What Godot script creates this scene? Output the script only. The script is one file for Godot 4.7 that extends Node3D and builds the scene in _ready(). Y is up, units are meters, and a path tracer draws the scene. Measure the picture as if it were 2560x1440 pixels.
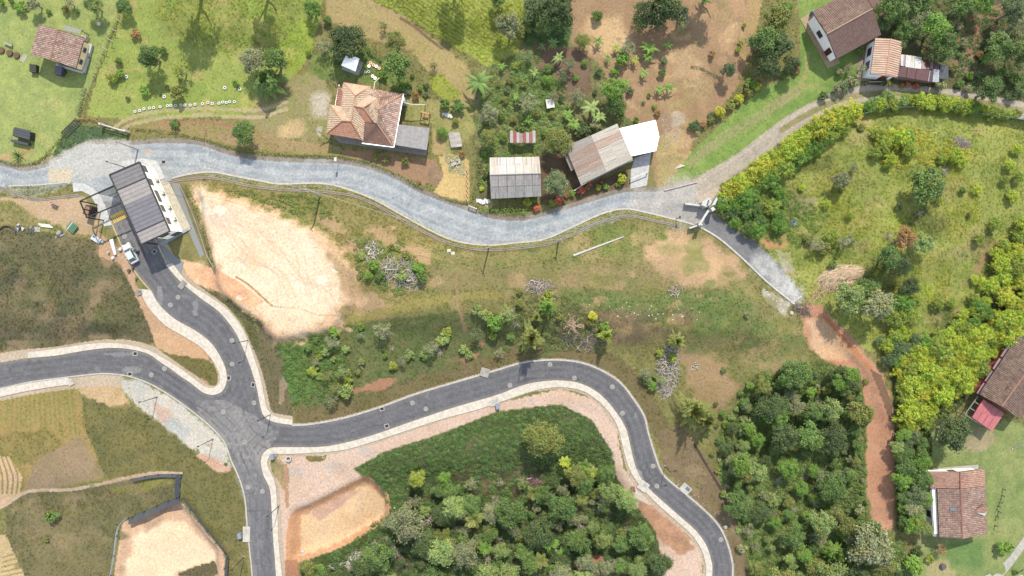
extends Node3D
# A hillside seen from a drone hanging 125 m above it, lens straight down. Plan units: 12.8 to the metre on level ground.
const S := 12.8
const H := 125.0
const E := 3.0            # how much brighter a sunlit level surface shows than its base colour
const CW := 1480          # ground colour map: 2 plan units to the texel
const CH := 920
const X0 := -200.0
const Y0 := -200.0
const HW := 371           # height field and grass field: 8 plan units to the cell
const HH := 231

var rng := RandomNumberGenerator.new()
var hf := PackedFloat32Array()
var grass_map := PackedFloat32Array()
var canvas := PackedByteArray()
var n_coarse := PackedByteArray()
var n_mid := PackedByteArray()
var n_fine := PackedByteArray()
var n_grain := PackedByteArray()
var ground_tex: ImageTexture
var mats := {}
var counts := {}
var patchy := FastNoiseLite.new()
var plants := []

# ---------------------------------------------------------------- colours, names, points
func A(r: float, g: float, b: float) -> Color:      # colour as it shows in sun (0..255) -> linear base colour
	var c := Color(r / 255.0, g / 255.0, b / 255.0).srgb_to_linear()
	return Color(c.r / E, c.g / E, c.b / E)

func numbered(called: String) -> String:
	var k: int = counts.get(called, 0)
	counts[called] = k + 1
	return called if k == 0 else "%s_%03d" % [called, k]

func vmat(rough := 0.85, metal := 0.0, key := "") -> StandardMaterial3D:
	var id := "v%.2f%.2f%s" % [rough, metal, key]
	if not mats.has(id):
		var m := StandardMaterial3D.new()
		m.resource_name = "painted_" + id
		m.vertex_color_use_as_albedo = true
		m.roughness = rough
		m.metallic = metal
		mats[id] = m
	return mats[id]

func textured(id: String, lo: float, scale: float, rough: float, freq: float) -> StandardMaterial3D:
	if not mats.has(id):                              # mottled: vertex colour times a soft noise between lo and 1
		var f := FastNoiseLite.new()
		f.seed = id.hash() % 1000
		f.frequency = freq
		f.fractal_octaves = 5
		f.fractal_gain = 0.62
		var im := f.get_seamless_image(384, 384)
		im.convert(Image.FORMAT_RGB8)
		var d := im.get_data()
		for i in d.size():
			d[i] = int(255.0 * (lo + (1.0 - lo) * d[i] / 255.0))
		var m := StandardMaterial3D.new()
		m.resource_name = id
		m.albedo_texture = ImageTexture.create_from_image(Image.create_from_data(384, 384, false, Image.FORMAT_RGB8, d))
		m.uv1_triplanar = true
		m.uv1_world_triplanar = true
		m.uv1_scale = Vector3.ONE * scale
		m.vertex_color_use_as_albedo = true
		m.roughness = rough
		mats[id] = m
	return mats[id]

func concrete() -> StandardMaterial3D:
	return textured("concrete", 0.8, 0.13, 0.9, 0.02)
func plaster() -> StandardMaterial3D:
	return textured("plaster", 0.88, 0.2, 0.9, 0.015)
func sheet_metal() -> StandardMaterial3D:
	return textured("sheet_metal", 0.76, 0.17, 0.5, 0.03)
func clay() -> StandardMaterial3D:
	return textured("clay", 0.78, 0.11, 0.9, 0.045)

func hgt(px: float, py: float) -> float:
	var x := clampf((px - X0) / 8.0, 0.0, HW - 1.001)
	var y := clampf((py - Y0) / 8.0, 0.0, HH - 1.001)
	var i := int(x)
	var j := int(y)
	var k := j * HW + i
	return lerpf(lerpf(hf[k], hf[k + 1], x - i), lerpf(hf[k + HW], hf[k + HW + 1], x - i), y - j)

func at(px: float, py: float, h: float) -> Vector3:  # where a roof corner or crown of height h stands whose survey sighting from 125 m fell on that plan point
	var k := (H - h) / (H * S)
	return Vector3((px - 1280.0) * k, h, (py - 720.0) * k)

func g(px: float, py: float, up := 0.0) -> Vector3:      # the plan is in metres on the ground
	return Vector3((px - 1280.0) / S, hgt(px, py) + up, (py - 720.0) / S)

func ground_y(x: float, z: float) -> float:
	return hgt(1280.0 + x * S, 720.0 + z * S)

func P(a: Array) -> PackedVector2Array:
	var r := PackedVector2Array()
	for i in range(0, a.size(), 2):
		r.append(Vector2(a[i], a[i + 1]))
	return r

func smooth(p: PackedVector2Array, n := 4, closed := false) -> PackedVector2Array:
	var r := PackedVector2Array()
	var m := p.size()
	for i in (m if closed else m - 1):
		var a := p[(i - 1 + m) % m] if closed or i > 0 else p[0] * 2.0 - p[1]
		var b := p[i]
		var c := p[(i + 1) % m]
		var d := p[(i + 2) % m] if closed or i + 2 < m else c * 2.0 - b
		for k in n:
			r.append(b.cubic_interpolate(c, a, d, float(k) / n))
	if not closed:
		r.append(p[m - 1])
	return r

func offset_line(p: PackedVector2Array, d: float) -> PackedVector2Array:   # d > 0: to the left hand of the walker, seen in plan
	var r := PackedVector2Array()
	for i in p.size():
		var t := (p[mini(i + 1, p.size() - 1)] - p[maxi(i - 1, 0)]).normalized()
		r.append(p[i] + Vector2(t.y, -t.x) * d)
	return r

func band(p: PackedVector2Array, w: float) -> PackedVector2Array:
	var r := offset_line(p, w * 0.5)
	var b := offset_line(p, -w * 0.5)
	b.reverse()
	r.append_array(b)
	return r

func circle(cx: float, cy: float, rx: float, ry := -1.0, n := 20, turn := 0.0) -> PackedVector2Array:
	var r := PackedVector2Array()
	for i in n:
		var a := TAU * i / n
		r.append(Vector2(cx, cy) + Vector2(cos(a) * rx, sin(a) * (rx if ry < 0 else ry)).rotated(turn))
	return r

# ---------------------------------------------------------------- mesh building
class MB:
	var v := PackedVector3Array()
	var n := PackedVector3Array()
	var c := PackedColorArray()
	var u := PackedVector2Array()
	var ix := PackedInt32Array()
	func tri(a: Vector3, b: Vector3, d: Vector3, col: Color, out := Vector3.UP) -> void:
		var nn := (d - a).cross(b - a)
		if nn.length_squared() < 1e-14:
			return
		nn = nn.normalized()
		if nn.dot(out) < 0.0:
			var t := b
			b = d
			d = t
			nn = -nn
		var k := v.size()
		v.append(a); v.append(b); v.append(d)
		n.append(nn); n.append(nn); n.append(nn)
		c.append(col); c.append(col); c.append(col)
		ix.append(k); ix.append(k + 1); ix.append(k + 2)
	func quad(a: Vector3, b: Vector3, d: Vector3, e: Vector3, col: Color, out := Vector3.UP) -> void:
		tri(a, b, d, col, out)
		tri(a, d, e, col, out)
	func box(at_: Vector3, size: Vector3, col: Color, bas := Basis()) -> void:
		var s := size * 0.5
		var p: Array[Vector3] = []
		for i in 8:
			p.append(at_ + bas * Vector3(s.x if i & 1 else -s.x, s.y if i & 2 else -s.y, s.z if i & 4 else -s.z))
		for f in [[0, 1, 3, 2], [4, 5, 7, 6], [0, 1, 5, 4], [2, 3, 7, 6], [0, 2, 6, 4], [1, 3, 7, 5]]:
			quad(p[f[0]], p[f[1]], p[f[2]], p[f[3]], col, (p[f[0]] + p[f[2]]) * 0.5 - at_)
	func slab(top: PackedVector3Array, thick: Vector3, col: Color) -> void:   # convex or concave polygon pulled along thick
		var flat := PackedVector2Array()
		var mid := Vector3.ZERO
		for q in top:
			flat.append(Vector2(q.x, q.z))
			mid += q / top.size()
		var t := Geometry2D.triangulate_polygon(flat)
		for i in range(0, t.size(), 3):
			tri(top[t[i]], top[t[i + 1]], top[t[i + 2]], col, -thick)
			tri(top[t[i]] + thick, top[t[i + 1]] + thick, top[t[i + 2]] + thick, col, thick)
		var cw := Geometry2D.is_polygon_clockwise(flat)
		for i in top.size():
			var a := top[i]
			var b := top[(i + 1) % top.size()]
			var o := (b - a).cross(Vector3.UP) * (-1.0 if cw else 1.0)
			quad(a, b, b + thick, a + thick, col, o)
	func bar(a: Vector3, b: Vector3, w: float, hh: float, col: Color) -> void:
		var d := b - a
		if d.length() < 1e-4:
			return
		var z := d.normalized()
		var x := Vector3.UP.cross(z) if absf(z.y) < 0.95 else Vector3.RIGHT.cross(z)
		x = x.normalized()
		box((a + b) * 0.5, Vector3(w, hh, d.length()), col, Basis(x, z.cross(x), z))
	func tube(p: PackedVector3Array, r: PackedFloat32Array, sides: int, col: Color, cap := true) -> void:
		var rings := []
		for i in p.size():
			var z := (p[mini(i + 1, p.size() - 1)] - p[maxi(i - 1, 0)]).normalized()
			var x := (Vector3.UP.cross(z) if absf(z.y) < 0.9 else Vector3.RIGHT.cross(z)).normalized()
			var y := z.cross(x)
			var ring := PackedVector3Array()
			for k in sides:
				var a := TAU * k / sides
				ring.append(p[i] + (x * cos(a) + y * sin(a)) * r[i])
			rings.append(ring)
		for i in p.size() - 1:
			for k in sides:
				var m := (k + 1) % sides
				quad(rings[i][k], rings[i][m], rings[i + 1][m], rings[i + 1][k], col, (rings[i][k] + rings[i + 1][m]) * 0.5 - (p[i] + p[i + 1]) * 0.5)
		if cap:
			for e in [0, p.size() - 1]:
				var o: Vector3 = p[0] - p[1] if e == 0 else p[e] - p[e - 1]
				for k in range(1, sides - 1):
					tri(rings[e][0], rings[e][k], rings[e][k + 1], col, o)
	func cyl(base: Vector3, r: float, hh: float, col: Color, sides := 14) -> void:
		tube(PackedVector3Array([base, base + Vector3(0, hh, 0)]), PackedFloat32Array([r, r]), sides, col)
	func ring(base: Vector3, r0: float, r1: float, hh: float, col: Color, sides := 16) -> void:   # r0 inner
		for k in sides:
			var a := TAU * k / sides
			var b := TAU * (k + 1) / sides
			var d := Vector3(cos(a), 0, sin(a))
			var e := Vector3(cos(b), 0, sin(b))
			var up := Vector3(0, hh, 0)
			quad(base + d * r0 + up, base + d * r1 + up, base + e * r1 + up, base + e * r0 + up, col, Vector3.UP)
			quad(base + d * r1, base + e * r1, base + e * r1 + up, base + d * r1 + up, col, d)
			quad(base + d * r0, base + e * r0, base + e * r0 + up, base + d * r0 + up, col, -d)
	func mesh(origin := Vector3.ZERO, m: Material = null) -> ArrayMesh:
		var w := v.duplicate()
		if origin != Vector3.ZERO:
			for i in w.size():
				w[i] -= origin
		var arr := []
		arr.resize(Mesh.ARRAY_MAX)
		arr[Mesh.ARRAY_VERTEX] = w
		arr[Mesh.ARRAY_NORMAL] = n
		arr[Mesh.ARRAY_COLOR] = c
		if u.size() == w.size():
			arr[Mesh.ARRAY_TEX_UV] = u
		arr[Mesh.ARRAY_INDEX] = ix
		var r := ArrayMesh.new()
		r.add_surface_from_arrays(Mesh.PRIMITIVE_TRIANGLES, arr)
		if m:
			r.surface_set_material(0, m)
		return r

func tag(o: Node, label: String, category: String, group := "") -> void:
	o.set_meta("label", label)
	o.set_meta("category", category)
	if group:
		o.set_meta("group", group)

func thing(called: String, label: String, category: String, where: Vector3, group := "", turn := 0.0) -> Node3D:
	var o := Node3D.new()
	o.name = numbered(called)
	add_child(o)
	o.position = where
	o.rotation.y = turn
	tag(o, label, category, group)
	return o

# world = true: the shape was built in world coordinates and the top node stands unturned
func part(mb: MB, called: String, m: Material, parent: Node3D, world := true, kind := "") -> MeshInstance3D:
	var o := MeshInstance3D.new()
	o.name = called
	var top := parent
	while top.get_parent() != self and top.get_parent() != null:
		top = top.get_parent()
	o.mesh = mb.mesh(top.position if world else Vector3.ZERO, m)
	parent.add_child(o, true)
	if kind:
		o.set_meta("kind", kind)
	return o

func share(mesh: Mesh, called: String, parent: Node3D, xf := Transform3D(), m: Material = null) -> MeshInstance3D:
	var o := MeshInstance3D.new()
	o.name = called
	o.mesh = mesh
	o.transform = xf
	if m:
		o.material_override = m
	parent.add_child(o, true)
	return o

func struct(called: String, mb: MB, m: Material, kind := "structure") -> MeshInstance3D:
	var o := MeshInstance3D.new()
	o.name = called
	o.mesh = mb.mesh(Vector3.ZERO, m)
	o.set_meta("kind", kind)
	add_child(o, true)
	return o

# ---------------------------------------------------------------- ground colour map
func fill(poly: PackedVector2Array, cell: float, w: int, h: int) -> Image:   # a white polygon, one scanline at a time
	var im := Image.create(w, h, false, Image.FORMAT_L8)
	var lo := INF
	var hi := -INF
	for q in poly:
		lo = minf(lo, q.y)
		hi = maxf(hi, q.y)
	for j in range(maxi(0, int((lo - Y0) / cell)), mini(h - 1, int((hi - Y0) / cell) + 1) + 1):
		var y := Y0 + (j + 0.5) * cell
		var xs := []
		for i in poly.size():
			var a := poly[i]
			var b := poly[(i + 1) % poly.size()]
			if (a.y <= y) != (b.y <= y):
				xs.append(a.x + (b.x - a.x) * (y - a.y) / (b.y - a.y))
		xs.sort()
		for k in range(0, xs.size() - 1, 2):
			var x0 := clampi(roundi((xs[k] - X0) / cell), 0, w)
			var x1 := clampi(roundi((xs[k + 1] - X0) / cell), 0, w)
			if x1 > x0:
				im.fill_rect(Rect2i(x0, j, x1 - x0, 1), Color.WHITE)
	return im

# c0, c1: two tones as they show in sun; soft: width of the edge in plan units; rag: how ragged the edge is; grass: length of the grass (-1 leaves it); amount: cover
func lay(poly: PackedVector2Array, c0: Array, c1: Array, soft := 6.0, rag := 0.5, grass := -1.0, amount := 1.0, spots := 0.0) -> void:
	var cell := 2.0 if soft < 8.0 else 4.0
	var w := CW if cell == 2.0 else CW / 2
	var h := CH if cell == 2.0 else CH / 2
	var lo := Vector2(INF, INF)
	var hi := -lo
	for q in poly:
		lo = lo.min(q)
		hi = hi.max(q)
	lo -= Vector2.ONE * (soft * 1.5 + 8.0)
	hi += Vector2.ONE * (soft * 1.5 + 8.0)
	var x0 := clampi(int((lo.x - X0) / 16.0) * 8, 0, CW)
	var y0 := clampi(int((lo.y - Y0) / 16.0) * 8, 0, CH)
	var x1 := clampi(int((hi.x - X0) / 16.0) * 8 + 8, 0, CW)
	var y1 := clampi(int((hi.y - Y0) / 16.0) * 8 + 8, 0, CH)
	if x1 <= x0 or y1 <= y0:
		return
	var im := fill(poly, cell, w, h)
	var f := int(2.0 * w / CW) if w == CW else 1
	im = im.get_region(Rect2i(x0 * w / CW, y0 * w / CW, (x1 - x0) * w / CW, (y1 - y0) * w / CW))
	var down := maxf(1.0, soft / cell * 0.8)
	if down > 1.0:
		im.resize(maxi(2, int(im.get_width() / down)), maxi(2, int(im.get_height() / down)), Image.INTERPOLATE_BILINEAR)
	im.resize(x1 - x0, y1 - y0, Image.INTERPOLATE_CUBIC)
	var m := im.get_data()
	var bw := x1 - x0
	var a0 := PackedFloat32Array(c0)
	var d0: float = c1[0] - c0[0]
	var d1: float = c1[1] - c0[1]
	var d2: float = c1[2] - c0[2]
	var hard := 1.0 / maxf(0.08, minf(1.0, soft * 0.04))
	var cut := spots * 1.2
	for y in range(y0, y1):
		var k := y * CW + x0
		var q := (y - y0) * bw
		for x in bw:
			var mv: int = m[q + x]
			if mv > 12:
				var nm := n_mid[k + x] * 0.00392
				var nf := n_fine[k + x] * 0.00392
				var t := mv * 0.00392 + (nm * 0.6 + nf * 0.4 - 0.5) * rag
				t = (t - 0.5) * hard + 0.5
				if spots > 0.0:
					t = minf(t, (nm * 0.55 + n_coarse[k + x] * 0.00176 - cut * 0.5) * 6.0)
				if t > 0.02:
					t = minf(t, 1.0) * amount
					var mix := clampf((n_coarse[k + x] * 0.00196 + nm * 0.5 - 0.5) * 2.2 + 0.5, 0.0, 1.0)
					var gr := 0.76 + 0.22 * nf + 0.1 * nm + n_grain[k + x] * 0.00055
					var b := (k + x) * 3
					canvas[b] = clampi(int(canvas[b] * (1.0 - t) + (a0[0] + d0 * mix) * gr * t), 0, 255)
					canvas[b + 1] = clampi(int(canvas[b + 1] * (1.0 - t) + (a0[1] + d1 * mix) * gr * t), 0, 255)
					canvas[b + 2] = clampi(int(canvas[b + 2] * (1.0 - t) + (a0[2] + d2 * mix) * gr * t), 0, 255)
	if grass >= 0.0:
		for j in range(y0 / 4, mini(HH - 1, y1 / 4)):
			for i in range(x0 / 4, mini(HW - 1, x1 / 4)):
				if m[clampi(j * 4 + 2 - y0, 0, y1 - y0 - 1) * bw + clampi(i * 4 + 2 - x0, 0, bw - 1)] > 128:
					grass_map[j * HW + i] = grass

func canvas_at(px: float, py: float) -> Color:       # linear base colour of the ground there
	var x := clampi(int((px - X0) * 0.5), 0, CW - 1)
	var y := clampi(int((py - Y0) * 0.5), 0, CH - 1)
	var b := (y * CW + x) * 3
	return A(canvas[b], canvas[b + 1], canvas[b + 2])

func noise_bytes(freq: float, oct: int, s: int, kind := FastNoiseLite.TYPE_SIMPLEX_SMOOTH) -> PackedByteArray:
	var f := FastNoiseLite.new()
	f.seed = s
	f.noise_type = kind
	f.frequency = freq
	f.fractal_octaves = oct
	f.fractal_gain = 0.55
	var im := f.get_image(CW, CH)
	im.convert(Image.FORMAT_L8)
	return im.get_data()

# ---------------------------------------------------------------- lines of the roads (plan units)
var kerb_w := []      # road edge below the gatehouse, round the hairpin and out to the left
var asphalt: PackedVector2Array
var gravel: PackedVector2Array
var spur: PackedVector2Array
var lane: PackedVector2Array
var L := {}

func road_lines() -> void:
	L.hairpin_in = smooth(P([276, 548, 300, 605, 335, 675, 375, 725, 400, 765, 440, 800, 485, 825, 525, 855, 550, 890, 565, 925, 567, 955, 555, 980, 530, 988, 505, 980, 480, 960, 450, 940, 430, 925, 400, 905, 370, 885, 320, 873, 270, 871, 210, 878, 140, 890, 70, 896, 0, 907, -200, 945]))
	L.west_low = smooth(P([-200, 1008, 0, 971, 70, 956, 150, 945, 220, 937, 265, 934, 320, 940, 370, 957, 420, 985, 470, 1020, 520, 1060, 550, 1090, 565, 1112, 577, 1147, 600, 1200, 613, 1250, 618, 1310, 625, 1380, 631, 1440, 645, 1640]))
	L.inner = smooth(P([712, 1640, 691, 1440, 688, 1400, 683, 1340, 680, 1280, 675, 1222, 660, 1190, 653, 1160, 655, 1140, 667, 1125, 690, 1118, 800, 1117, 870, 1105, 940, 1085, 1040, 1050, 1140, 1017, 1240, 988, 1310, 962, 1360, 953, 1400, 951, 1450, 958, 1500, 985, 1540, 1030, 1565, 1072, 1577, 1120, 1590, 1170, 1612, 1210, 1650, 1247, 1700, 1291, 1740, 1327, 1765, 1362, 1778, 1402, 1780, 1440, 1770, 1640]))
	L.outer = smooth(P([1822, 1640, 1831, 1440, 1829, 1400, 1815, 1350, 1790, 1305, 1740, 1257, 1690, 1216, 1655, 1182, 1635, 1130, 1620, 1080, 1610, 1040, 1585, 1000, 1550, 956, 1500, 924, 1450, 906, 1400, 900, 1350, 901, 1300, 908, 1240, 926, 1140, 955, 1040, 985, 950, 1018, 860, 1045, 780, 1060, 730, 1063]))
	L.east = smooth(P([730, 1063, 695, 1058, 672, 1050, 657, 1035, 650, 1008, 640, 960, 622, 905, 605, 865, 585, 825, 548, 780, 500, 745, 452, 705, 420, 660, 392, 605, 372, 560, 350, 520]))
	asphalt = PackedVector2Array()
	for k in ["hairpin_in", "west_low", "inner", "outer", "east"]:
		asphalt.append_array(L[k])
	L.gravel_n = smooth(P([-200, 380, 0, 403, 60, 417, 120, 404, 150, 385, 200, 360, 235, 349, 330, 351, 420, 346, 500, 352, 560, 372, 620, 386, 700, 393, 800, 397, 870, 400, 940, 417, 1000, 442, 1050, 470, 1080, 482, 1130, 502, 1190, 522, 1240, 537, 1310, 540, 1400, 517, 1480, 492, 1560, 470, 1640, 468, 1720, 452, 1790, 440]))
	L.kerb_s = smooth(P([430, 446, 470, 436, 530, 430, 590, 441, 650, 452, 700, 460, 790, 458, 850, 467, 930, 496, 1010, 540, 1090, 583, 1150, 605, 1222, 613, 1290, 607, 1360, 598, 1430, 568, 1500, 536, 1560, 522, 1620, 532, 1700, 552, 1735, 562]))
	gravel = L.gravel_n.duplicate()
	gravel.append_array(P([1800, 470, 1780, 505, 1772, 528, 1750, 566]))
	var b: PackedVector2Array = L.kerb_s.duplicate()
	b.reverse()
	gravel.append_array(b)
	gravel.append_array(P([420, 470, 370, 500, 350, 518, 300, 545, 275, 547, 262, 515, 248, 490, 222, 466, 195, 458, 150, 462, 95, 466, 45, 466, 0, 470, -200, 470]))
	L.spur_w = smooth(P([1748, 566, 1800, 598, 1860, 650, 1920, 707, 1986, 760]))
	L.spur_e = smooth(P([2003, 738, 1950, 668, 1890, 608, 1830, 570, 1776, 527]))
	spur = L.spur_w.duplicate()
	spur.append_array(L.spur_e)
	L.lane = smooth(P([1740, 470, 1800, 436, 1860, 398, 1920, 352, 1980, 308, 2050, 270, 2110, 246, 2170, 235, 2240, 233, 2330, 240, 2430, 252, 2560, 278, 2760, 330]))
	lane = band(L.lane, 44)

func stamp(field: PackedFloat32Array, poly: PackedVector2Array, v: float) -> void:
	var m := fill(poly, 8.0, HW, HH).get_data()
	for i in m.size():
		if m[i] > 0:
			field[i] = v

func blur(a: PackedFloat32Array, times: int) -> PackedFloat32Array:
	for t in times:
		var r := a.duplicate()
		for j in range(1, HH - 1):
			for i in range(1, HW - 1):
				var k := j * HW + i
				r[k] = (a[k] * 2.0 + a[k - 1] + a[k + 1] + a[k - HW] + a[k + HW]) / 6.0
		a = r
	return a

func relief() -> void:
	hf.resize(HW * HH)
	hf.fill(0.0)
	var broad := hf.duplicate()
	stamp(broad, P([900, 640, 1400, 625, 1680, 610, 1900, 760, 1950, 860, 1600, 860, 1400, 830, 1150, 820, 950, 820]), 4.2)
	stamp(broad, P([-200, 590, 180, 600, 320, 740, 330, 830, -200, 830]), 2.6)
	stamp(broad, P([950, 1190, 1500, 1130, 1560, 1260, 1620, 1380, 1640, 1640, 800, 1640, 880, 1420]), -4.0)
	stamp(broad, P([1850, 1000, 2150, 960, 2140, 1300, 2200, 1640, 1900, 1640, 1850, 1300]), -4.0)
	stamp(broad, P([-200, 1230, 260, 1220, 400, 1230, 440, 1260, 290, 1330, 260, 1640, -200, 1640]), -2.2)
	stamp(broad, P([820, -200, 1300, -200, 1290, 60, 1180, 90, 1000, 20]), 3.0)
	stamp(broad, P([1650, -200, 1900, -200, 1850, 130, 1720, 270]), 3.0)
	stamp(broad, P([2100, 330, 2480, 340, 2460, 600, 2300, 720, 2120, 640]), 2.2)
	stamp(broad, P([380, -200, 760, -200, 740, 90, 400, 80]), 2.2)
	broad = blur(broad, 26)
	var sharp := hf.duplicate()
	stamp(sharp, P([480, 468, 640, 515, 800, 580, 890, 670, 890, 760, 840, 830, 700, 855, 640, 800, 560, 740, 545, 668]), 1.7)
	stamp(sharp, P([735, 1290, 920, 1200, 962, 1255, 960, 1310, 850, 1365, 740, 1400]), -1.5)
	stamp(sharp, P([312, 1312, 440, 1255, 548, 1390, 545, 1640, 280, 1640]), -1.6)
	stamp(sharp, P([2030, 790, 2120, 880, 2190, 960, 2215, 1060, 2222, 1320, 2190, 1320, 2180, 1060, 2150, 930, 2060, 880]), -0.7)
	sharp = blur(sharp, 2)
	var road := hf.duplicate()
	for p in [asphalt, gravel, spur, lane]:
		stamp(road, p, 1.0)
	for k in ["hairpin_in", "inner", "east", "west_low", "outer", "kerb_s", "gravel_n", "spur_w", "spur_e"]:
		stamp(road, band(L[k], 66), 1.0)
	for q in HOUSE_PADS:
		stamp(road, P(q), 1.0)
	var near := blur(road, 5)
	for i in near.size():
		near[i] = clampf(near[i] * 1.6, 0.0, 1.0)
		near[i] = 1.0 if road[i] > 0.5 else near[i]
	near = blur(near, 1)
	var f := FastNoiseLite.new()
	f.seed = 5
	f.frequency = 0.05
	for j in HH:
		for i in HW:
			var k := j * HW + i
			var n := f.get_noise_2d(i, j) * 0.3 + f.get_noise_2d(i * 4.0, j * 4.0) * 0.07
			hf[k] = (broad[k] * 0.62 + sharp[k] + n) * (1.0 - (1.0 if road[k] > 0.5 else near[k]))

const HOUSE_PADS := [[60, 40, 250, 60, 240, 220, 50, 220], [790, 190, 1020, 215, 1100, 310, 1100, 400, 800, 380], [1200, 370, 1380, 370, 1380, 520, 1200, 520],
	[1390, 290, 1660, 290, 1660, 480, 1420, 490], [1980, -100, 2240, -100, 2260, 80, 2400, 140, 2390, 230, 2150, 230, 2060, 190, 1980, 50],
	[2400, 800, 2700, 800, 2700, 1100, 2420, 1100], [2300, 1150, 2500, 1150, 2500, 1370, 2300, 1370], [250, 380, 500, 420, 520, 640, 360, 660],
	[840, 120, 920, 140, 910, 200, 840, 180], [180, 450, 320, 440, 330, 570, 190, 570], [1680, 470, 1840, 470, 1840, 600, 1680, 600], [15, 305, 90, 315, 85, 370, 15, 360], [1260, 310, 1350, 310, 1350, 370, 1260, 370]]

func paint() -> void:
	canvas.resize(CW * CH * 3)
	canvas.fill(128)
	grass_map.resize(HW * HH)
	grass_map.fill(0.0)
	n_coarse = noise_bytes(0.012, 3, 1)
	n_mid = noise_bytes(0.05, 4, 2)
	n_fine = noise_bytes(0.28, 3, 3)
	n_grain = noise_bytes(0.9, 1, 4, FastNoiseLite.TYPE_VALUE)
	# --- grass and field areas, largest first
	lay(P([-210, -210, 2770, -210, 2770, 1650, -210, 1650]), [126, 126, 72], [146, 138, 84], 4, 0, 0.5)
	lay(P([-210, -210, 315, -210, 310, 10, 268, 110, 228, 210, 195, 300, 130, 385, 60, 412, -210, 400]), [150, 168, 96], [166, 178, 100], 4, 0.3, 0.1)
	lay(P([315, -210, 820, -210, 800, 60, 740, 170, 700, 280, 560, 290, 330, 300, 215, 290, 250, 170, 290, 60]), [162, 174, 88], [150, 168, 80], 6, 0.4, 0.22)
	lay(P([370, -210, 770, -210, 760, 60, 690, 110, 560, 140, 480, 110, 400, 60]), [132, 146, 68], [154, 162, 76], 40, 0.7, 0.6)  # shadow from beyond the top edge, painted in as darker, longer grass
	lay(P([690, 130, 760, 40, 790, 70, 780, 130, 735, 190]), [166, 182, 70], [150, 170, 66], 12, 0.5, 0.5)
	lay(P([780, -210, 945, -210, 930, 0, 1005, 38, 1080, 95, 1170, 165, 1200, 240, 1190, 300, 1100, 215, 1030, 130, 900, 90, 820, 50]), [186, 164, 116], [170, 156, 100], 10, 0.6, 0.15)
	lay(P([930, -210, 1300, -210, 1310, 60, 1290, 170, 1250, 190, 1180, 142, 1090, 90, 1005, 38, 930, 0]), [170, 180, 84], [154, 166, 74], 5, 0.4, 0.8)
	for i in 22:                                       # rippled terraces of the pasture
		var a := Vector2(930 + i * 19, -20 + i * 2)
		lay(band(smooth(P([a.x, a.y, a.x + 60, a.y + 36 + i, a.x + 130, a.y + 90, a.x + 200, a.y + 130])), 3.5), [120, 122, 50], [136, 138, 58], 3, 0.9, -1, 0.55)
	lay(P([1075, 190, 1110, 190, 1155, 240, 1120, 255, 1080, 225]), [160, 172, 60], [150, 160, 66], 8, 0.5, 0.4)
	lay(band(P([1000, 45, 1040, 70, 1070, 95, 1105, 122]), 7), [150, 122, 92], [120, 96, 72], 3, 0.6, 0.0)
	# orchard and the bare slope behind it
	lay(P([1190, 180, 1300, 130, 1330, -210, 1460, -210, 1430, 90, 1560, 150, 1650, 250, 1640, 330, 1400, 500, 1190, 500, 1180, 300]), [106, 122, 66], [142, 134, 92], 12, 0.7, 0.5)
	lay(P([1300, 40, 1440, 40, 1420, 120, 1310, 110]), [72, 104, 52], [90, 116, 58], 14, 0.7, 0.6)
	lay(P([1330, 110, 1470, 120, 1480, 230, 1380, 260, 1340, 200]), [140, 112, 92], [120, 100, 78], 14, 0.8, 0.1)
	lay(P([1290, 130, 1380, 190, 1400, 300, 1330, 300, 1290, 220]), [96, 118, 64], [120, 132, 78], 14, 0.9, 0.6)
	lay(P([1420, -210, 1900, -210, 1890, 110, 1835, 230, 1745, 330, 1695, 420, 1640, 475, 1625, 330, 1560, 290, 1500, 160, 1430, 110]), [182, 150, 114], [164, 134, 102], 10, 0.5, 0.08)
	lay(P([1450, 60, 1540, 30, 1575, 90, 1560, 140, 1480, 130]), [226, 198, 154], [210, 176, 130], 26, 0.8, 0.0)
	lay(P([1640, 150, 1700, 130, 1760, 170, 1740, 210, 1650, 210]), [214, 184, 142], [196, 164, 122], 26, 0.8, 0.0)
	lay(P([1650, 210, 1790, 200, 1740, 320, 1690, 330]), [170, 150, 100], [190, 160, 118], 20, 0.9, 0.15)
	lay(P([1680, 280, 1715, 285, 1700, 320, 1675, 315]), [206, 196, 184], [186, 164, 132], 12, 1.0, 0.0)
	lay(P([1870, -20, 1910, -20, 1885, 110, 1855, 170, 1845, 110]), [196, 170, 120], [180, 150, 104], 8, 0.7, 0.1)
	lay(P([1640, 340, 1700, 330, 1730, 380, 1690, 440, 1645, 470]), [200, 172, 128], [172, 158, 100], 10, 0.9, 0.2)
	# bright lawn under the brown roofed house
	lay(P([1665, 468, 1730, 380, 1830, 285, 1900, 222, 2000, 185, 2000, 60, 1975, -210, 2200, -210, 2160, 60, 2140, 215, 2050, 262, 1910, 352, 1800, 425]), [118, 152, 66], [140, 164, 80], 5, 0.4, 0.16)
	lay(band(smooth(P([1720, 415, 1800, 350, 1900, 290, 2000, 220])), 26), [160, 158, 108], [146, 158, 92], 14, 0.7, 0.2)
	lay(band(smooth(P([2020, 130, 2018, 180, 2000, 215, 2050, 210])), 12), [170, 166, 104], [150, 160, 90], 10, 0.7)
	lay(P([2180, -210, 2770, -210, 2770, 300, 2500, 255, 2330, 235, 2190, 228, 2150, 200, 2180, 100]), [96, 92, 62], [112, 118, 66], 8, 0.6, 0.4)
	lay(P([2385, 60, 2505, 8, 2512, 120, 2400, 155]), [170, 134, 104], [150, 114, 86], 6, 0.5, 0.0)
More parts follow.
